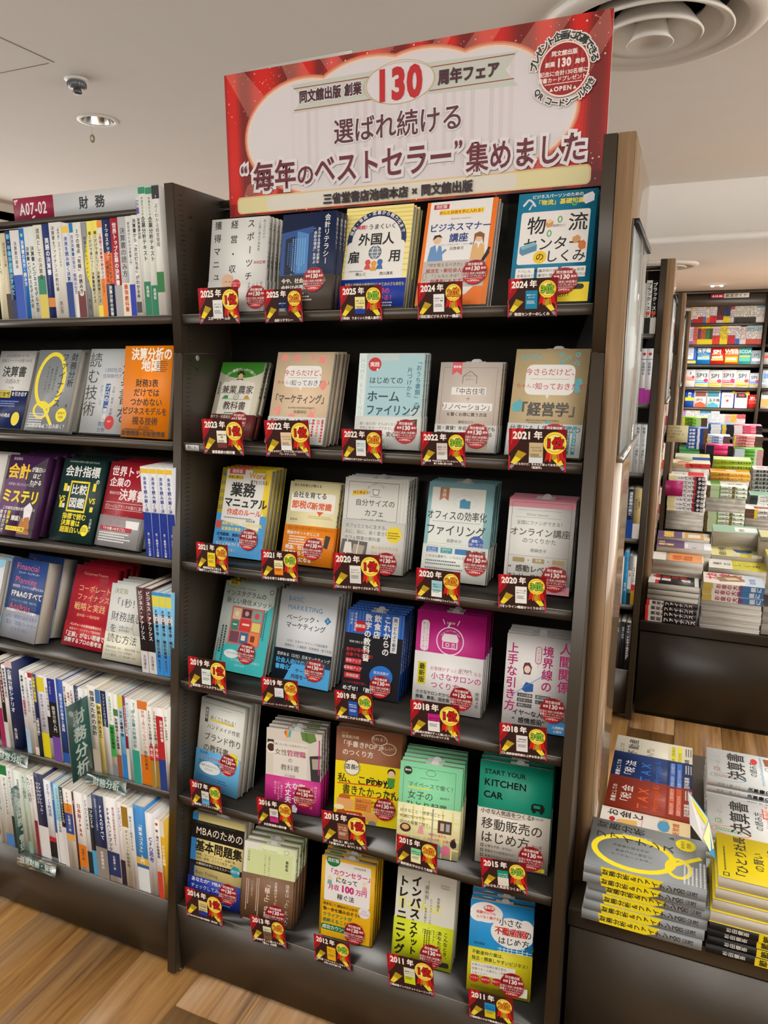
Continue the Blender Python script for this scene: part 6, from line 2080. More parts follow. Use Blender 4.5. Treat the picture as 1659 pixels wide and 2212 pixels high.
def taxart2(t, bg, bc, acc, en, fg, obi):
    s_ = f'V 84 6 10 教養としての {fg} b.01\nV 56 12 24 {t} {fg} b.012\nL 70 8 70 24 .8 {fg}\n'
    s_ = f'T 10 8 9.6 教養としての {fg} b.01\nT 6 24 20 「{t[0]} {fg} b.01\nT 50 24 22 {t[1]} {fg} b.01\n'
    if en: s_ += f'T 4 50 25 T~A~X {acc} b.01\nT 4 76 15.5 Hirotsugu~Ki {acc}\n'
    else: s_ += f'T 30 60 15 入門」 {fg}\n'
    s_ += f'R 0 102 100 48 {bc}\nR 5 107 84 9 {obi}\nR 5 119 88 9 {obi}\nT 7 108 7 税金の全体像と読み解き方 {fg}\nT 7 120 7 知識ゼロでもわかる {fg}\nT 8 132 10 百科事典 {fg} b\nG 60 134 34 3 3 {fg}'
    return s_
R9 = lambda s_: s_
TB = [('税金', 'a8402c', '8f3524', 'e8662c', True, 'e6e4e2', 'd85a34', .0175, .232, 'rust red tax book', .0),
      ('税法', '22407e', '1b3468', '3a78d8', True, 'e6e6ea', '3a78d8', .0175, .349, 'navy blue tax law book', .0),
      ('不動産', 'ded9c8', 'ded9c8', 'a8a498', False, '3a3a38', 'e8e040', .0145, .446, 'cream real estate book', .0)]
for nm, bg, bc, acc, en, fg, ob, tk, yf, desc, _ in TB:
    nn = nm if len(nm) == 2 else '不動'
    ms = book_meshes(.128, .188, tk, 'L', bg, taxart2(nn, bg, bc, acc, en, fg, ob) + ('' if len(nm) == 2 else '\nT 72 24 20 産 3a3a38 b.01'))
    for i in range(2): lie(.934 + .002 * i, yf, TZ + .0002 + i * (tk + .0003), .128, .188, tk, ms, f'{desc} lying face up on the front table' if i else f'lower copy under the {desc} on the front table', f'pair of {desc} copies')
def kart(c1, c2, edt):
    return f'''
N 14 30 11 26 1.2 {c1}
H 16 10 40 2 3 {c2}
T 26 12 9 世界一楽しい 9a9c9c
T 10 29 28 決算書 k b.015
T 30 62 11.5 の読み方 k b.012
{edt}
T 8 76 6.4 HowtoReadFinancialStatements {c1}
P {c2} 70 86 92 84 94 112 72 114
N 60 92 7 7 .9 {c2}
N 18 96 7 10 .9 {c1}
N 18 112 8 12 .9 {c1}
K 30 10 9 8 1 {c2}
G 40 104 40 2 3 8a8a8a
R 0 122 100 .5 b8b8b8
C 50 126 9 全然わからない k b'''
K1 = book_meshes(.148, .210, .0168, 'L', 'dfe4e6', kart('4a9ac8', '9a5a30', 'O 78 70 9 5 d8302c'), None, None, 'T 世界一楽しい 7 .1 8a8c8c;T 決算書の読み方 10 .4 26282a b')
K2 = book_meshes(.148, .210, .0150, 'L', 'dfe4e6', kart('d8603c', '4f9a3a', 'R 62 74 26 11 d8503c\nT 64 75 9 実践編 w b'), None, None, 'T 世界一楽しい 7 .1 8a8c8c;T 決算書の読み方 10 .4 26282a b')
for i in range(5): lie(1.152, .342, TZ + .0002 + i * .0170, .148, .210, .0168, K1, 'white accounts book with brown scarf drawing on top of the far stack' if i == 4 else f'white accounts book, {ORD[i]} from the bottom of the far white stack', 'far stack of white accounts books')
for i in range(5): lie(1.150, .143, TZ + .0002 + i * .0152, .148, .210, .0150, K2, 'white accounts book with green scarf drawing on top of the nearer white stack' if i == 4 else f'white accounts book, {ORD[i]} from the bottom of the nearer white stack', 'nearer stack of white accounts books')
YA = '''
K 4 6 8 8 1.4 3a3a1a
G 16 8 60 1 3 3a3a1a
C 50 22 17 「ひとり社長 26261a b.02
C 50 46 14 の賢い 26261a b.01
C 50 66 34 節税 26261a b.04
G 10 108 80 4 4 3a3a1a'''
YM = book_meshes(.128, .188, .0228, 'R', 'eed61c', YA, None, None, None)
BM = book_meshes(.128, .188, .0158, 'L', '1c1c1e', '', None, None, 'R .42 1 e8d020;T 杉田健吾 8 .14 e4e4e0;T 節税 13 .45 26261a b;T の賢い 8 .66 26261a')
zz = TZ
for i in range(4): lie(1.147 + .002 * (i % 2), -.106 + .002 * (i % 3), zz + .0002, .128, .188, .0158, BM, f'black and yellow spine book, {ORD[i]} from the table in the yellow stack', 'black spined books at the foot of the yellow stack', [.3, -.3, .5, 0][i]); zz += .0161
for i in range(4): lie(1.148 + .0025 * i, -.106 + .001 * i, zz + .0002, .128, .188, .0228, YM, f'yellow book with grey page edge, {ORD[i]} up of the four yellow ones' if i < 3 else 'bright yellow tax saving book on top of the right front stack', 'yellow books with page edges to the front', [.2, -.2, .1, .3][i]); zz += .0231
# leaning price-draw card between the stacks
P_ = [atY(*q) for q in ((1487, 1708, .13), (1532, 1770, .06), (1546, 1856, -.05), (1538, 1848, -.055), (1517, 1816, -.02), (1490, 1779, .045))]
mb = MB(); n_ = np.cross(P_[1] - P_[0], P_[4] - P_[0]); n_ = n_ / np.linalg.norm(n_) * .0006
c0 = sum(P_) / len(P_); P_ = [p - c0 for p in P_]
mb.poly(P_, hexcol('3a9ad8')); mb.poly([p + n_ for p in P_][::-1], hexcol('e8e8e8'))
t = thing('promo_card', 'blue and yellow promotional card leaning between the book stacks on the front table', 'sign', c0)
sgn = 1 if n_ @ (CAM - c0) > 0 else -1
obj('card', mb.mesh('card', M['print']), t)
def lerp(a, b, k): return a + (b - a) * k
mb = MB(); off = n_ / np.linalg.norm(n_) * .0012 * sgn
TL, TRr, BRr, BLl = P_[0], P_[1], P_[2], P_[5]
def cardpt(u, v): a = lerp(P_[0], P_[1], u); b = lerp(P_[5], P_[4], u); return lerp(a, b, v) + off
for (u0, u1, v0, v1, c) in ((.05, .95, .12, .34, 'e8e03a'), (.1, .9, .5, .62, 'f0f0f0'), (.1, .8, .7, .8, 'f0f0f0')):
    q = [cardpt(u0, v0), cardpt(u1, v0), cardpt(u1, v1), cardpt(u0, v1)]; mb.poly(q if sgn < 0 else q[::-1], hexcol(c))
q = [lerp(P_[1], P_[4], .1) + off, lerp(P_[1], P_[2], .75) + off, lerp(P_[4], P_[3], .75) + off, lerp(P_[4], P_[1], .1) + off]; mb.poly(q, hexcol('e4dc9a')); obj('printing', mb.mesh('printing', M['print']), t)
# ------------------------------------------------------------------ stacks on the tables of the rows behind
def px_stack(Yf, xl, xr, ys, kinds, desc, where, w=.13, stuff=None, topart=None):
    """ys: front-left corner pixel heights from the bottom book up; kinds: letter per book, S spine to the front, P pages to the front"""
    zs = [atY(xl, v, Yf)[2] for v in ys]; x0 = atY(xl, ys[0], Yf)[0]; x1 = atY(xr, ys[0], Yf)[0]; h = min(max(x1 - x0, .15), .30)
    for i, kd in enumerate(kinds):
        t_ = zs[i + 1] - zs[i]; cols = kd[1:].split(',')
        key = (round(w, 3), round(h, 3), round(t_, 4), kd, i == len(kinds) - 1)
        if key not in PXC:
            top = i == len(kinds) - 1
            art = topart if top else None
            segs = ';'.join([f'R {a} {b} {c}' for a, b, c in [(s_.split(':') + [''] * 3)[:3] for s_ in cols[1:] if ':' in s_]])
            mk = ';'.join(f'T {s_[1:].split("@")[0]} {max(4, t_*700):.0f} {s_.split("@")[1]} {s_.split("@")[2]} b' for s_ in cols[1:] if s_[0] == '#')
            PXC[key] = book_meshes(w, h, t_ - .0004, 'L' if kd[0] == 'S' else 'R', cols[0], art, None, None, (segs + ';' + mk) if kd[0] == 'S' else None)
        lab = f'{desc}, {ORD[i]} book up, {where}'
        lie(x0 + rnd.uniform(-.002, .002), Yf + rnd.uniform(0, .003), zs[i] + .0002, w, h, t_ - .0004, PXC[key], lab, desc, rnd.uniform(-.4, .4))
PXC = {}
o7 = lambda a: 1340 + a / 3.95
def q7(*v): return [840 + a / 3.95 for a in v]
T2 = 'second table'
RB = 'S241c1e,0:.06:d8302c,.06:.34:d8d4d0,#資産を@.1@3a2a2a,#ファイナンス@.36@e0d8d4'
px_stack(1.664, o7(208), o7(648), q7(1975, 1925, 1880, 1835, 1792, 1745, 1698, 1645), [RB] * 4 + ['P2a2224'] * 3, 'black and red money stack', 'front left of the ' + T2, .13, topart='R 0 0 100 20 d8d4d0\nR 0 20 100 10 d8302c\nV 50 8 28 資産形成 w b.05\nV 80 10 26 お金の学 d8302c b.04\nR 0 134 100 12 e8e8e8')
px_stack(1.797, o7(258), o7(695), q7(1660, 1560, 1508, 1448), ['Pd8c8a8'] * 3, 'cream paged stack with orange lettered cover', 'behind the black and red stack', .128, topart='R 0 0 100 40 e8e6e2\nR 0 50 100 100 f0a060\nV 60 60 30 税金 d06010 b.05\nV 30 60 30 相続 d06010 b.05\nV 80 10 16 いま f09040')
px_stack(1.928, o7(290), o7(762), q7(1560, 1390, 1340), ['Pe0cfb0', 'Pdcdce0'], 'purple and grey book pair', 'behind the orange cover', .128, topart='R 0 0 100 88 5f3f74\nV 40 6 24 相続 e8d83a b.05\nV 76 6 20 記録 w b\nR 0 100 100 50 c8c8d0\nT 10 110 16 必携 3a3a4a b')
px_stack(2.060, o7(303), o7(752), q7(1440, 1290, 1258), ['Pe0cfb0', 'Pd8c8a8'], 'purple and gold book pair', 'at the back left of the ' + T2, .128, topart='R 0 0 100 80 5f3f74\nT 8 20 34 相続税 e8c84a b.05\nR 0 90 100 60 d0a050\nR 20 100 50 40 e8e4dc')
OD = 'Sdfe0da,0:.16:c8b058,.16:.6:e8e0d8,.6:1:4a7ab0,#お金の大学@.2@a02a4a,#両親に@.68@e8f0f8'
px_stack(1.668, o7(668), o7(1190), q7(2062, 2008, 1955, 1900, 1848, 1795, 1742, 1692, 1642), ['Pe8eaf0'] * 5 + [OD] * 3, 'money university stack', 'front middle of the ' + T2, .15, topart='R 0 0 100 150 e4dcd0\nV 80 6 30 お金の c8305a b.05\nV 50 6 30 大学 c8305a b.05\nP 8a6a4a 20 40 60 30 90 80 40 110\nP d8b890 40 60 60 50 70 80 50 90\nR 0 100 100 50 c8d4e4\nT 20 110 16 改訂版 3a5a9a b')
px_stack(1.826, o7(742), o7(1240), q7(1700, 1570, 1520), ['Pe0d8cc', 'Pe8e49a'], 'yellow and white thin book pair', 'behind the money university stack', .148, topart='R 0 0 100 60 e8e8e0\nR 0 60 100 90 d8d040\nV 50 10 24 税のしくみ k b\nN 70 90 20 20 3 e8f0a0')
px_stack(1.976, o7(765), o7(1205), q7(1570, 1480, 1412), ['Pe0d8cc', 'Pe8e4c8'], 'white and yellow picture cover pair', 'two behind the money university stack', .148, topart='R 0 0 100 60 ece8a0\nT 6 20 22 相続の手続 3a3a3a b\nR 0 76 100 30 e8d83a\nO 60 90 20 14 5a9ad0\nP 3a5a8a 50 70 80 60 90 110 60 110')
px_stack(2.12, o7(772), o7(1160), q7(1400, 1330, 1212), ['Pe0d8cc', 'Pe8dfae'], 'very thick cream paged dictionary', 'at the back middle of the ' + T2, .15, topart='R 0 0 100 150 8ab89a\nR 20 60 60 60 e8ece8\nT 24 70 16 税務 3a5a4a b')
px_stack(1.668, o7(1195), o7(1600), q7(2090, 2010, 1930, 1850), ['Pd8dadc'] * 3, 'grey paged stack with dark red cover', 'cut by the right photo edge', .15, topart='R 0 0 100 150 2a2426\nR 0 40 100 60 c8402c')
px_stack(1.84, o7(1215), o7(1620), q7(1850, 1700, 1560, 1440), ['Pd8d0b8', 'Pd8d0b8', 'Pd8d8cc'], 'cream paged stack with yellow cover', 'at the right photo edge behind', .15, topart='R 0 0 100 150 dccf5a')
px_stack(2.02, o7(1180), o7(1560), q7(1430, 1300, 1262), ['Pe4dcb0', 'P3a9aa8'], 'pale yellow paged pair', 'back right of the ' + T2, .14, topart='R 0 0 100 150 d8d4a0\nR 0 100 100 30 3a8ac8')
T3 = 'third row table'
FAR[0] = True
IT = 'Se4dcd4,0:.2:e8d8a0,.2:.66:e6e4e2,.66:.72:c03048,.72:.95:26242a,#ITパスポート@.22@2a2426,#令和@.76@e8e8e8'
px_stack(3.37, o7(380), o7(705), q7(1190, 1155, 1122, 1090, 1060, 1032, 995, 957, 918, 882, 845, 808, 772, 735), ['Pd8d6d0'] * 5 + [IT] * 8, 'red and white exam guide stack', 'front left of the ' + T3, .18, topart='R 0 0 100 150 e8e4de\nR 0 60 100 50 d8302c\nV 50 10 30 IT k b')
px_stack(3.56, o7(436), o7(758), q7(735, 668, 628), ['Pd8d6d0', 'Se4dcb4,.35:1:c84038,#ITパス@.1@c84038,#ポート@.45@4a1a1a'], 'cream and red exam guide pair', 'behind the red and white stack', .18, topart='R 0 0 100 150 e8e0c0\nP d84a3a 10 10 50 20 40 60 10 50\nP 5aa05a 60 30 90 20 90 60 60 70')
px_stack(3.75, o7(462), o7(760), q7(640, 575), ['Se0e0d0,.5:1:3a6ab8'], 'pale yellow and blue exam guide', 'farthest left on the ' + T3, .18, topart='R 0 0 100 150 d8dcc0\nR 0 80 100 60 dcd070')
GR = 'Sd4dcc8,0:.08:5a4a2a,.08:.3:b8c8a0,.3:.34:5aa03a,.62:.7:8a7a4a,#ITパスポート@.36@3a4a2a,#1@.85@2a2a2a'
px_stack(3.37, o7(708), o7(1048), q7(1215, 1180, 1145, 1108, 1073, 1042, 1002, 962, 922, 886, 852, 820), [GR] * 5 + ['Pc4ccc0'] * 3 + [GR] * 3, 'green and cream exam guide stack', 'front middle of the ' + T3, .18, topart='R 0 0 100 150 e0e4d8\nR 0 10 100 30 5aa03a\nR 30 40 50 40 e8e8e4\nV 50 60 24 合格 3a5a2a b')
OG = 'Se8a83c,#キタミ式ITパスポート@.2@5a3a1a'
px_stack(3.56, o7(760), o7(1100), q7(820, 775, 742, 708), ['Pd8d6d0', OG, OG], 'orange illustrated exam guide stack', 'behind the green and cream stack', .17, topart='R 0 0 100 150 e8a83c\nO 60 70 22 18 f4ecd8')
LG = 'Sa8c83c,#キタミ式基本情報技術者@.2@3a4a1a'
px_stack(3.74, o7(785), o7(1108), q7(710, 680, 640, 600), ['Pd8d6d0', LG, LG], 'lime green illustrated exam guide stack', 'behind the orange stack', .17, topart='R 0 0 100 150 b8d050\nO 60 70 22 18 f0ecd8')
BWN = 'Sdfdfdc,0:.22:6a4a3a,.22:.3:e8d02a,#ITパス@.34@2a2a2a'
px_stack(3.37, o7(1048), o7(1400), q7(1235, 1200, 1165, 1130, 1100, 1062, 1022), ['Pc4b4ac'] * 4 + [BWN] * 2, 'brown and white exam guide stack', 'right side of the ' + T3, .16, topart='R 0 0 100 150 e8e4e0\nR 20 30 40 80 8a6a4a\nT 10 30 26 合格 c8402c b')
px_stack(3.53, o7(1100), o7(1440), q7(1010, 968, 935, 905), ['S3a4a44,.2:1:d8dcd8,#ITパス@.24@2a3a34'] * 3, 'dark green and white exam guide stack', 'second back at right on the ' + T3, .16, topart='R 0 0 100 150 a8d0b8')
GY = 'Sc8c8c8,#基本情報技術者@.06@1c1c1e'
px_stack(3.70, o7(1115), o7(1500), q7(905, 852, 818, 783, 750, 716, 685), [GY] * 6, 'light grey exam guide stack with black lettering', 'back right of the ' + T3, .17, topart='R 0 0 100 150 c8b8bc\nV 50 10 30 基本 2a2a2a b')
# fourth row table: small in the photo
def far_stack(Yf, xl, xr, y0, y1, n, kd, desc, w=.18): px_stack(Yf, o7(xl), o7(xr), q7(*np.linspace(y0, y1, n + 1)), [kd] * n, desc, 'on the fourth row table', w)
far_stack(5.32, 560, 735, 510, 335, 6, 'S2f5fb0,.5:.62:e8ecf4,.62:.8:24468c,.8:1:6a4a3a,#宅建@.1@e8f0f8', 'blue exam guide stack')
far_stack(5.62, 525, 738, 345, 245, 4, 'S8ac83a,.0:.1:e8e040,.55:.75:b8d890,.75:1:5a3a2a,#宅建@.2@2a5a2a', 'lime green exam guide stack')
far_stack(5.32, 500, 730, 560, 495, 2, 'S4fa860,.75:1:1c1c20', 'green and black exam guide pair')
far_stack(5.32, 735, 930, 490, 400, 4, 'Sc8dcf0,.0:.06:e8d83a,.7:1:5a4a4a,#宅建業@.2@3a6aa8', 'pale blue exam guide stack')
far_stack(5.62, 745, 962, 400, 300, 4, 'S3f7ab8,.1:.5:e8ecf0,.55:.7:f0c83a,.72:1:1c1c20', 'blue and black exam guide stack')
far_stack(5.32, 965, 1210, 500, 400, 4, 'Se8a0a0,.0:.05:e8d83a,.72:1:5a4038,#宅建業@.15@a03a3a', 'pink and brown exam guide stack')
far_stack(5.62, 965, 1205, 400, 310, 4, 'Se0708a,.0:.3:e8e0e4,.4:.6:d8506a,.78:1:1c1c20', 'rose and black exam guide stack')
far_stack(5.10, 725, 960, 560, 480, 2, 'Sd8306a,.0:.3:1c2030,.8:1:1c1c20', 'magenta and black exam guide pair')
far_stack(5.10, 965, 1210, 660, 510, 5, 'S5aa83a,.0:.35:c8d8e4,.7:.78:e8e0d8,.8:1:d8a8a8', 'green and grey exam guide stack')
FAR[0] = False
t = thing('notice_card', 'cream handwritten notice card sticking out from the second end panel', 'sign', atY(1437, 918, 2.08)); 
a_, b_, c_ = atY(1438, 919, 2.08), atY(1489, 918, 2.08), atY(1436, 955, 2.08); w_ = b_[0] - a_[0]; h_ = a_[2] - c_[2]
mb = MB(); mb.box((.9666 - t.location[0], 0, -h_), (w_, .001, 0), hexcol('cfc8a0')); A = Art(100, 100 * h_ / w_)
for j, s_ in enumerate(('ポケット六法、', 'デイリー六法は', '入口（A07-00）に', 'ています')): A.text(4, 6 + j * 14, 11, s_, hexcol('26241c'), .0, sx=.9)
A.emit(mb, (0, 0, 0), (1, 0, 0), (0, 0, -1), (0, -1, 0), w_ / 100); obj('card', mb.mesh('card', M['matte']), t)
mb = MB(); mb.box((w_ * .55, -.002, -h_ - .05), (w_ * .62, .0, -h_ + .01)); mb.box((w_ * .70, -.002, -h_ - .035), (w_ * .76, 0, -h_ + .01)); obj('clip_stem', mb.mesh('clip_stem', M['acrylic']), t)
t = thing('colour_card', 'plain magenta card propped against the red and white exam guide stack', 'sign', (0, 0, 0)); a_, b_, c_ = atY(1438, 1037, 3.355), atY(1476, 1041, 3.355), atY(1437, 1070, 3.355)
t.location = a_; mb = MB(); mb.box((0, 0, c_[2] - a_[2]), (b_[0] - a_[0], .001, 0), hexcol('a81f60')); obj('card', mb.mesh('card', M['print']), t)
# ------------------------------------------------------------------ spines showing at the right end of the second row
def row2_books(k, lst):
    z = SH2[k]; x = .9000; Y = 1.745 + yfront(z) + .006
    for j, (w, h, base, sp, desc) in enumerate(lst):
        ms = book_meshes(.15, h, w, 'L', base, None, None, None, sp)
        put_book(ms, TR(x, Y + rnd.uniform(0, .004), z + .0006) @ RZ(90), f'{desc}, {ROWN[k]} of the second row behind', None); x -= w + .0008
row2_books(0, [(.021, .200, '1a1a1c', 'T ブラック・スワン 15 .04 e8e8e4 b;O .5 .62 8 d8502c;R .7 1 d8d8d4', 'black thick spine with orange dot'), (.021, .200, 'd4d6d0', 'T ブラック・スワン 15 .04 2a2a2a b;O .5 .62 8 d8502c;R .7 1 1c1c1e', 'pale thick spine with orange dot'), (.02, .19, 'd8d8d4', 'T 金融 9 .1 3a3a3a', 'white spine'), (.02, .19, '3a5a8a', 'T 読本 9 .1 w', 'blue spine')])
row2_books(1, [(.021, .212, 'e4e6ea', 'O .5 .1 6 c8303a;R .19 .2 2a5a9a;T 金融読本 11 .24 3a4a6a;R .75 1 b83ea8', 'white and violet spine with red oval'), (.021, .212, 'e4e6ea', 'O .5 .1 6 c8303a;R .19 .2 2a5a9a;T 金融読本 11 .24 3a4a6a;R .72 1 b83ea8', 'white and violet spine, twin'), (.03, .2, 'd8d8d4', '', 'plain white spine')])
row2_books(2, [(.021, .192, 'd2d8da', 'T 教養としての「債券」 11 .05 5a6a70;T 木山 7 .72 5a6a70', 'pale grey spine with thin lettering'), (.022, .192, 'd2d8da', 'T 教養としての「債券」 11 .05 5a6a70;T 木山 7 .72 5a6a70', 'pale grey spine, twin'), (.02, .18, 'e4e4e0', '', 'short white spine')])
row2_books(3, [(.027, .205, 'bfa870', 'T ドル覇権が 8 .16 3a3020 .72;T 終わるとき 8 .2 3a3020 .35;R .7 1 e4e4e0', 'gold spine over white'), (.023, .202, '1a2a44', 'T 通貨覇権の興亡 12 .05 e8ecf0 b;R .62 1 1f50a8', 'black spine over blue'), (.02, .2, 'd8d8d4', '', 'white spine')])
row2_books(4, [(.014, .205, 'e6e4e0', 'T ファイナンス 9 .22 2a2a2a b;R .58 .7 c8303a;R .7 1 b8962c', 'white, red and gold spine'), (.014, .206, '7a7e80', 'R .3 .68 e4e4e4;T 企業 7 .34 2a2a2a;R .76 1 26282a', 'grey and black spine'), (.016, .22, '2a9ad8', 'T ファイナンス 9 .1 1a4a6a;T 財務入門 8 .58 e8f4fc', 'sky blue spine'), (.02, .2, 'd8d8d4', '', 'white spine')])
row2_books(5, [(.02, .205, '17181c', 'T サトシ・ナカモトはだれだ？ 10 .05 e8e8e8 b', 'black spine with a question mark title'), (.02, .205, '1c1c20', 'T 通貨と読本 9 .1 c8c8d0', 'black spine with small lettering'), (.02, .2, '2a2a2e', 'T 金融 9 .1 e8e8e8', 'black spine')])
# slivers of books on the rows farther back
FAR[0] = True
for Y, xr, desc in ((3.45, .933, 'third'), (5.45, .960, 'fourth')):
    for k in range(5):
        z = SH2[k]; x = xr
        for j, c in enumerate([('e8d8c0', 'd8502c'), ('f0b030', 'c8402c'), ('e0e0e0', '3a6ab8')] if k % 2 else [('d8b8b0', 'a8384a'), ('e8e4dc', 'c8303a'), ('c8a0b0', '4a4a6a')]):
            ms = book_meshes(.14, .20, .018, 'L', c[0], None, None, None, f'R .5 .8 {c[1]};T 読本 8 .05 3a3a3a')
            put_book(ms, TR(x, Y + yfront(z) + .006, z + .0006) @ RZ(90), f'{ORD[j]} narrow spine from the right on the {ROWN[k]} of the {desc} row', None); x -= .0186
# ------------------------------------------------------------------ wall bookcase at the back
def o8(a, b): return 1420 + a / 5.53, 600 + b / 5.53
def wall_spines(k, x0, x1, groups, hpx):
    z = WSH[k]; mb = MB(); r_ = random.Random(k + 11); X0 = atY(*o8(x0, 500), YW)[0]; X1 = min(atY(*o8(x1, 500), YW)[0], XD - .02)
    x = X0; gi = 0; n = sum(g[0] for g in groups); wd_ = (X1 - X0) / n
    for cnt, h, cols in groups:
        for j in range(cnt):
            hh = hpx * h * r_.uniform(.985, 1.0); y = YW + .012 + r_.uniform(0, .006)
            mb.box((x + .0008, y, z + .001), (x + wd_ - .0008, y + .16, z + hh), (.6, .58, .52))
            a = 0
            for f_, c in cols:
                zb, zt = z + .001 + hh * (1 - a - f_), z + .001 + hh * (1 - a); mb.poly([(x + .0008, y - .0006, zb), (x + wd_ - .0008, y - .0006, zb), (x + wd_ - .0008, y - .0006, zt), (x + .0008, y - .0006, zt)], hexcol(c)); a += f_
            A = Art(wd_ * 1000, hh * 1000)
            for q in range(7):
                if r_.random() < .8: A.rect(wd_ * 1000 * .3, hh * 1000 * (.12 + .09 * q), wd_ * 1000 * .4, hh * 55, hexcol(r_.choice(['3a3a3a', '3a3a3a', '8a3030', '3a5a8a'])), False)
            A.emit(mb, (x, y - .0008, z + hh), (1, 0, 0), (0, 0, -1), (0, -1, 0), .001)
            x += wd_
    FARL.append(({'cover': mb.mesh('run', M['print'])}, Matrix.Identity(4)))
Wt = [(1, 'e4e2de')]
wall_spines(0, 250, 1305, [(5, 1.12, [(.14, 'e8a890'), (.3, 'e4e0d8'), (.56, 'd8dce8')]), (4, 1.15, [(.3, '3a6ab8'), (.7, 'e4e4e0')]), (2, 1.0, [(.3, 'e8d83a'), (.5, 'e8e4d0'), (.2, '3a6ab8')]), (4, 1.15, [(.25, 'c8303a'), (.55, 'e4d8d8'), (.2, 'c82028')]), (4, .98, [(.65, 'e4e4e2'), (.35, 'b82c24')]), (2, .98, [(.65, 'e4e6ea'), (.35, '2a7ad0')]), (3, .96, [(.2, 'f0c0a0'), (.5, 'e8e4e0'), (.3, 'ee7a20')]), (5, .96, [(.6, 'e8e4e2'), (.4, 'd8283a')]), (5, .97, [(.1, 'e8d83a'), (.5, '4a2a2a'), (.25, '8a2040'), (.15, 'e8e0e0')]), (5, .98, [(.65, '22305e'), (.35, 'f0dc2a')]), (3, .97, [(.3, 'c8506a'), (.7, 'e0dce4')]), (16, 1.0, [(.06, 'e8d050'), (.66, 'dfe4dc'), (.28, '3a3c3a')]), (6, 1.0, [(.25, '6ab4d8'), (.75, 'e4e6e8')])], .225)
wall_spines(1, 180, 1270, [(6, .95, [(.5, 'e8c0a8'), (.5, 'e88a3a')]), (4, .98, [(.6, 'e4e4e8'), (.4, '4a9ad8')]), (5, .98, [(.8, 'ddd8ea'), (.2, '8a7ac0')]), (3, .98, [(1, 'e07060')]), (2, .98, [(.1, 'e8a020'), (.6, '5a4a6a'), (.3, 'f0dc2a')]), (3, .98, [(.1, 'f0dc2a'), (.6, 'd8602c'), (.3, 'f0dc2a')]), (3, .98, [(.1, 'f0dc2a'), (.6, '3f8a3a'), (.3, 'f0dc2a')]), (2, .98, [(.1, 'f0dc2a'), (.6, '5a4a3a'), (.3, 'f0dc2a')]), (5, .98, [(.5, 'e8d8d4'), (.5, 'e0402c')]), (5, 1.0, [(.45, 'f0e040'), (.55, 'eed81c')]), (5, 1.0, [(.5, 'e8e4e4'), (.5, 'c8202c')]), (3, 1.0, [(.7, 'dfe2ec'), (.3, '3a62c0')]), (4, .95, [(1, 'dcd4d0')]), (10, 1.0, [(.3, 'a8c8d8'), (.42, 'e4e4e0'), (.28, 'c84a40')])], .215)
wall_spines(5, 180, 1175, [(5, .9, [(.5, 'e4e8e0'), (.5, '4aa86a')]), (4, .85, [(.6, 'e8e4e0'), (.4, 'd84a5a')]), (3, 1.0, [(.5, 'e8e06a'), (.5, 'e4e4e0')]), (3, 1.1, [(.6, 'b89ad8'), (.4, '5aa85a')]), (6, 1.1, [(.9, 'e8e8e6'), (.1, '5aa8e0')]), (4, 1.05, [(.5, 'e8e4e0'), (.5, '3a6ac8')]), (8, 1.1, [(.2, '3aa0b8'), (.8, 'c8dcec')]), (6, 1.05, [(.7, 'e8eaec'), (.3, '6ab0e0')]), (4, .85, [(1, 'e4e4e0')]), (4, .85, [(.6, 'f0b0a0'), (.4, '6ab0e0')]), (4, .85, [(.6, 'f0b040'), (.4, 'c8dcec')]), (6, .85, [(.3, 'd84a5a'), (.7, 'e8d8d8')])], .20)
def wall_cover(k, x0, x1, ytop, ybot, col, art, desc):
    a = atY(*o8(x0, ybot), YW); b = atY(*o8(x1, ybot), YW); w = b[0] - a[0]; h = atY(*o8(x0, ytop), YW)[2] - a[2]; z = WSH[k]
    ms = book_meshes(w, h, .015, 'L', col, art)
    put_book(ms, TR(a[0], YW + .02, z + .004) @ RX(-9), ' '.join((desc + f' on the {ROWN[k]} of the far wall bookcase').split()[:16]))
def spi(txt, c1, c2, big='3a4450', bg='e8ece8'): return f'G 8 6 84 2 3 8a9098\nC 48 22 44 {txt} {big} b.03\nP f2c81e 56 56 64 56 60 64\nG 8 66 60 2 4 8a9098\nR 6 82 88 24 {c1}\nR 6 112 88 16 {c2}\nG 10 86 80 2 5 e8e8e8\nG 10 116 80 1 6 5a4a1a\nO 78 84 16 14 c8306a'
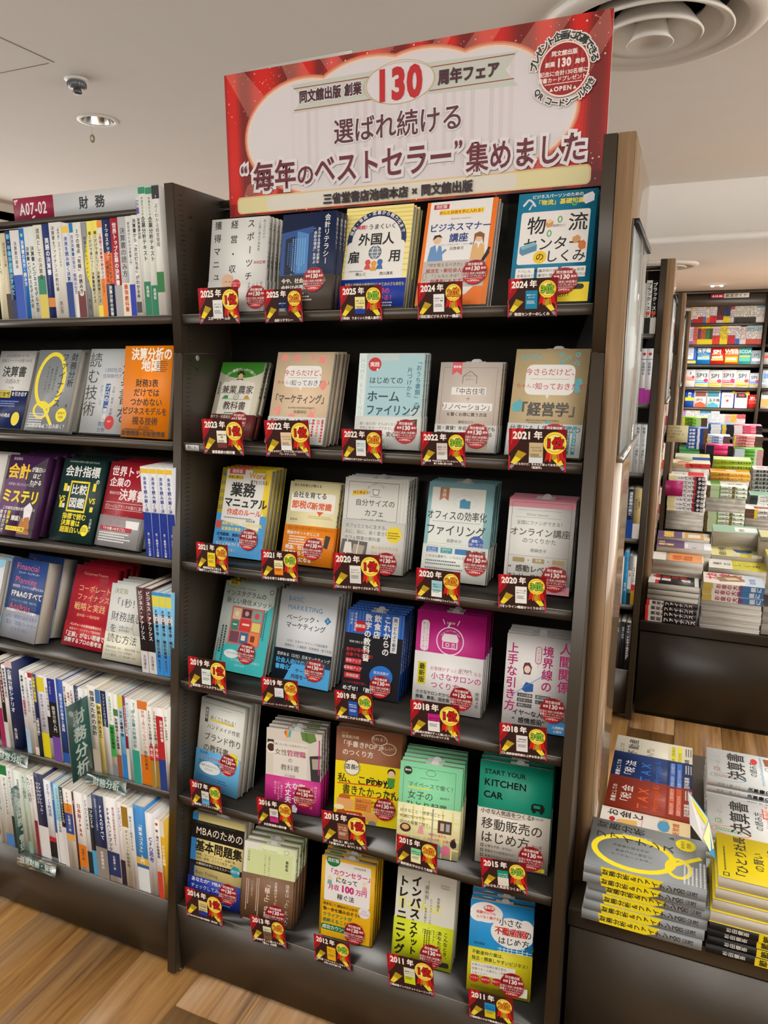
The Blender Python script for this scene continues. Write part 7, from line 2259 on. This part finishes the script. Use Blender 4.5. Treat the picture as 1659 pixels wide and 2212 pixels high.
WB = [(2, 285, 455, 815, 1050, '3f72d0', 'R 20 20 60 90 e8ecf4\nG 24 30 50 6 6 8a9ac8\nR 0 120 100 20 e8d83a', 'glaring blue and white job guide'),
 (2, 462, 625, 810, 1050, '1f80cc', 'C 50 30 36 玉手箱 w b.05\nO 50 10 22 12 5a2a2a\nG 10 70 80 2 8 a8dcf0\nR 6 96 88 26 a8dcf0\nR 40 92 50 8 f0d83a', 'blue job guide with white lettering'), (2, 628, 790, 810, 1045, 'd8242a', 'O 50 10 22 12 5a2a2a\nC 46 34 44 SPI w b.06\nG 10 72 80 1 10 f0d83a\nC 50 84 26 1700題 w b.03\nR 6 112 88 14 f0d83a\nQ 10 96 80 14 4 f4e4d0', 'red job guide with huge white letters'), (2, 793, 962, 812, 1050, 'ea6a1c', 'O 50 10 18 10 3a3a6a\nC 50 30 42 WEB w b.06\nC 50 66 17 テスティング f4e8a0 b.03\nR 6 92 88 44 f0c020\nQ 14 104 70 16 3 f0e0d0', 'orange job guide with huge white letters'), (2, 960, 1115, 815, 1045, '4fb0ac', 'O 50 10 18 10 a83a2a\nC 50 32 40 SCOA c8ecec b.03\nG 8 70 84 1 9 3a6a8a\nR 8 88 84 12 e8e03a\nR 8 104 84 30 5ac0b0', 'teal job guide with pale letters'), (2, 1118, 1235, 852, 1020, 'b8c8d0', 'C 50 30 40 SPI 3a4450 b.03\nG 10 70 80 2 5 5a7a9a\nR 8 90 84 30 d8e4ec', 'small grey blue job guide'),
 (3, 330, 442, 1085, 1295, 'e8e4e4', spi('3', 'd8404a', 'f08a3a'), 'white job guide half hidden behind the wooden edge'), (3, 444, 608, 1088, 1298, 'e4ecea', spi('SPI3', '3a9ad0', 'f0e06a'), 'white job guide with blue band'), (3, 602, 770, 1092, 1298, 'ece6e0', spi('SPI', 'f0a04a', 'f0d02a'), 'white job guide with orange band'), (3, 765, 928, 1088, 1300, 'ece4e4', spi('SPI3', 'c82a5a', 'f0b03a'), 'white job guide with crimson band'), (3, 928, 1096, 1090, 1300, 'e8ece8', spi('SPI', 'f0e040', 'c8b81c'), 'white job guide with yellow band'), (3, 1088, 1218, 1118, 1295, 'e0e6ec', spi('SPI', '3a6ad0', 'c8b81c'), 'small white job guide with blue band'),
 (4, 325, 428, 1335, 1535, '1f52b8', 'C 50 20 40 PI w b.05\nC 50 60 30 00. f0e02a b.05\nR 0 90 100 40 f0d82a', 'deep blue job guide half hidden'), (4, 428, 585, 1340, 1540, 'e8e4e0', 'R 10 10 80 40 8a4a3a\nT 20 62 26 SPI3 3a2a2a b.03\nP e05a3a 10 110 50 90 90 110 90 140 10 140', 'white job guide with rust picture'), (4, 572, 742, 1340, 1545, 'e8ece8', 'R 10 10 80 40 3a8a9a\nT 20 62 26 玉手箱 2a3a3a b.03\nP 4aa8b8 10 110 50 90 90 110 90 140 10 140', 'white job guide with teal picture'), (4, 742, 918, 1348, 1545, '3068c8', 'R 10 8 80 128 ecf0f4\nC 50 20 28 SPI3 c85a5a b\nO 50 70 10 9 a83a3a\nO 88 8 12 10 f0e040', 'blue framed white job guide'), (4, 905, 1090, 1345, 1545, 'c8283a', 'R 8 8 80 124 f0ecec\nR 14 12 68 34 2a2426\nC 48 18 20 令和 e84a4a b.04\nR 20 60 50 20 e8c8c0\nO 88 14 16 12 f0dc4a', 'crimson framed white job guide'), (4, 1078, 1178, 1385, 1550, 'c8302a', 'C 50 24 40 SPI f0e4e0 b.04\nG 10 66 80 1 10 f0e4e0\nR 8 90 84 30 d83a20', 'small red job guide')]
for a in WB: wall_cover(*a)
WR = [(2, 1268, 1400, 870, 1015, 'd8d0d0', 'R 0 30 100 30 d84a3a'), (3, 1243, 1400, 1090, 1325, 'dfe4ea', 'C 30 40 50 就 4a8ad0 b.03\nR 0 120 100 14 a8d0f0'), (4, 1228, 1400, 1362, 1570, 'e4e2dc', 'R 6 20 80 10 5a5a5a\nR 0 60 100 60 b89a5a')]
for k, x0, x1, yt, yb, c, art in WR: wall_cover(k, x0, x1, yt, yb, c, art, 'book cut by the right photo edge')
FAR[0] = False
a_ = atY(1535, 650, YW - .02); b_ = atY(1563, 650, YW - .02); c_ = atY(1617, 650, YW - .02); zt_, zb_ = atY(1563, 634, YW - .02)[2], atY(1563, 644, YW - .02)[2]
t = thing('section_sign', 'distant crimson and white section sign on the far wall bookcase header', 'sign', (a_[0], YW - .036, zb_)); H_ = zt_ - zb_
mb = MB(); mb.box((0, 0, 0), (b_[0] - a_[0], .004, H_), hexcol('a81f48')); A = Art(100, 100 * H_ / (b_[0] - a_[0])); A.text(50, A.h * .2, A.h * .66, 'A15-06', hexcol('f0e8ea'), .03, 'c'); A.emit(mb, (0, 0, H_), (1, 0, 0), (0, 0, -1), (0, -1, 0), (b_[0] - a_[0]) / 100); obj('code_plate', mb.mesh('code_plate', M['print']), t)
mb = MB(); mb.box((b_[0] - a_[0] + .001, 0, 0), (c_[0] - a_[0], .004, H_), hexcol('d8d4cc')); A = Art(100, 100 * H_ / (c_[0] - b_[0])); A.text(50, A.h * .12, A.h * .74, '就活ガイド', hexcol('3a3a3a'), .02, 'c', gap=3); A.emit(mb, (b_[0] - a_[0], 0, H_), (1, 0, 0), (0, 0, -1), (0, -1, 0), (c_[0] - b_[0]) / 100); obj('name_plate', mb.mesh('name_plate', M['print']), t)
# everything too far to tell apart singly: one joined object
def join_far():
    V, I, T, K, S = [], [], [], [], []; n = 0
    for ms, m4 in FARL:
        Mx = np.array(m4)
        for k, me in ms.items():
            v = np.empty(len(me.vertices) * 3); me.vertices.foreach_get('co', v); v = v.reshape(-1, 3) @ Mx[:3, :3].T + Mx[:3, 3]
            i = np.empty(len(me.loops), int); me.loops.foreach_get('vertex_index', i)
            t = np.empty(len(me.polygons), int); me.polygons.foreach_get('loop_total', t)
            c = np.empty(len(me.polygons) * 4); me.attributes['ink'].data.foreach_get('color', c)
            V.append(v); I.append(i + n); T.append(t); K.append(c.reshape(-1, 4)[:, :3]); S.append(np.full(len(t), 1 if k == 'pages' else 0)); n += len(v)
    mb = MB(); mb.V = V; mb.I = I; mb.T = T; mb.K = K; mb.S = S; mb.n = n
    t = thing('distant_books', 'hundreds of small books on the far tables and the far wall bookcase', 'books', mesh=mb.mesh('distant_books', [M['print'], M['pages']])); t['kind'] = 'stuff'
join_far()
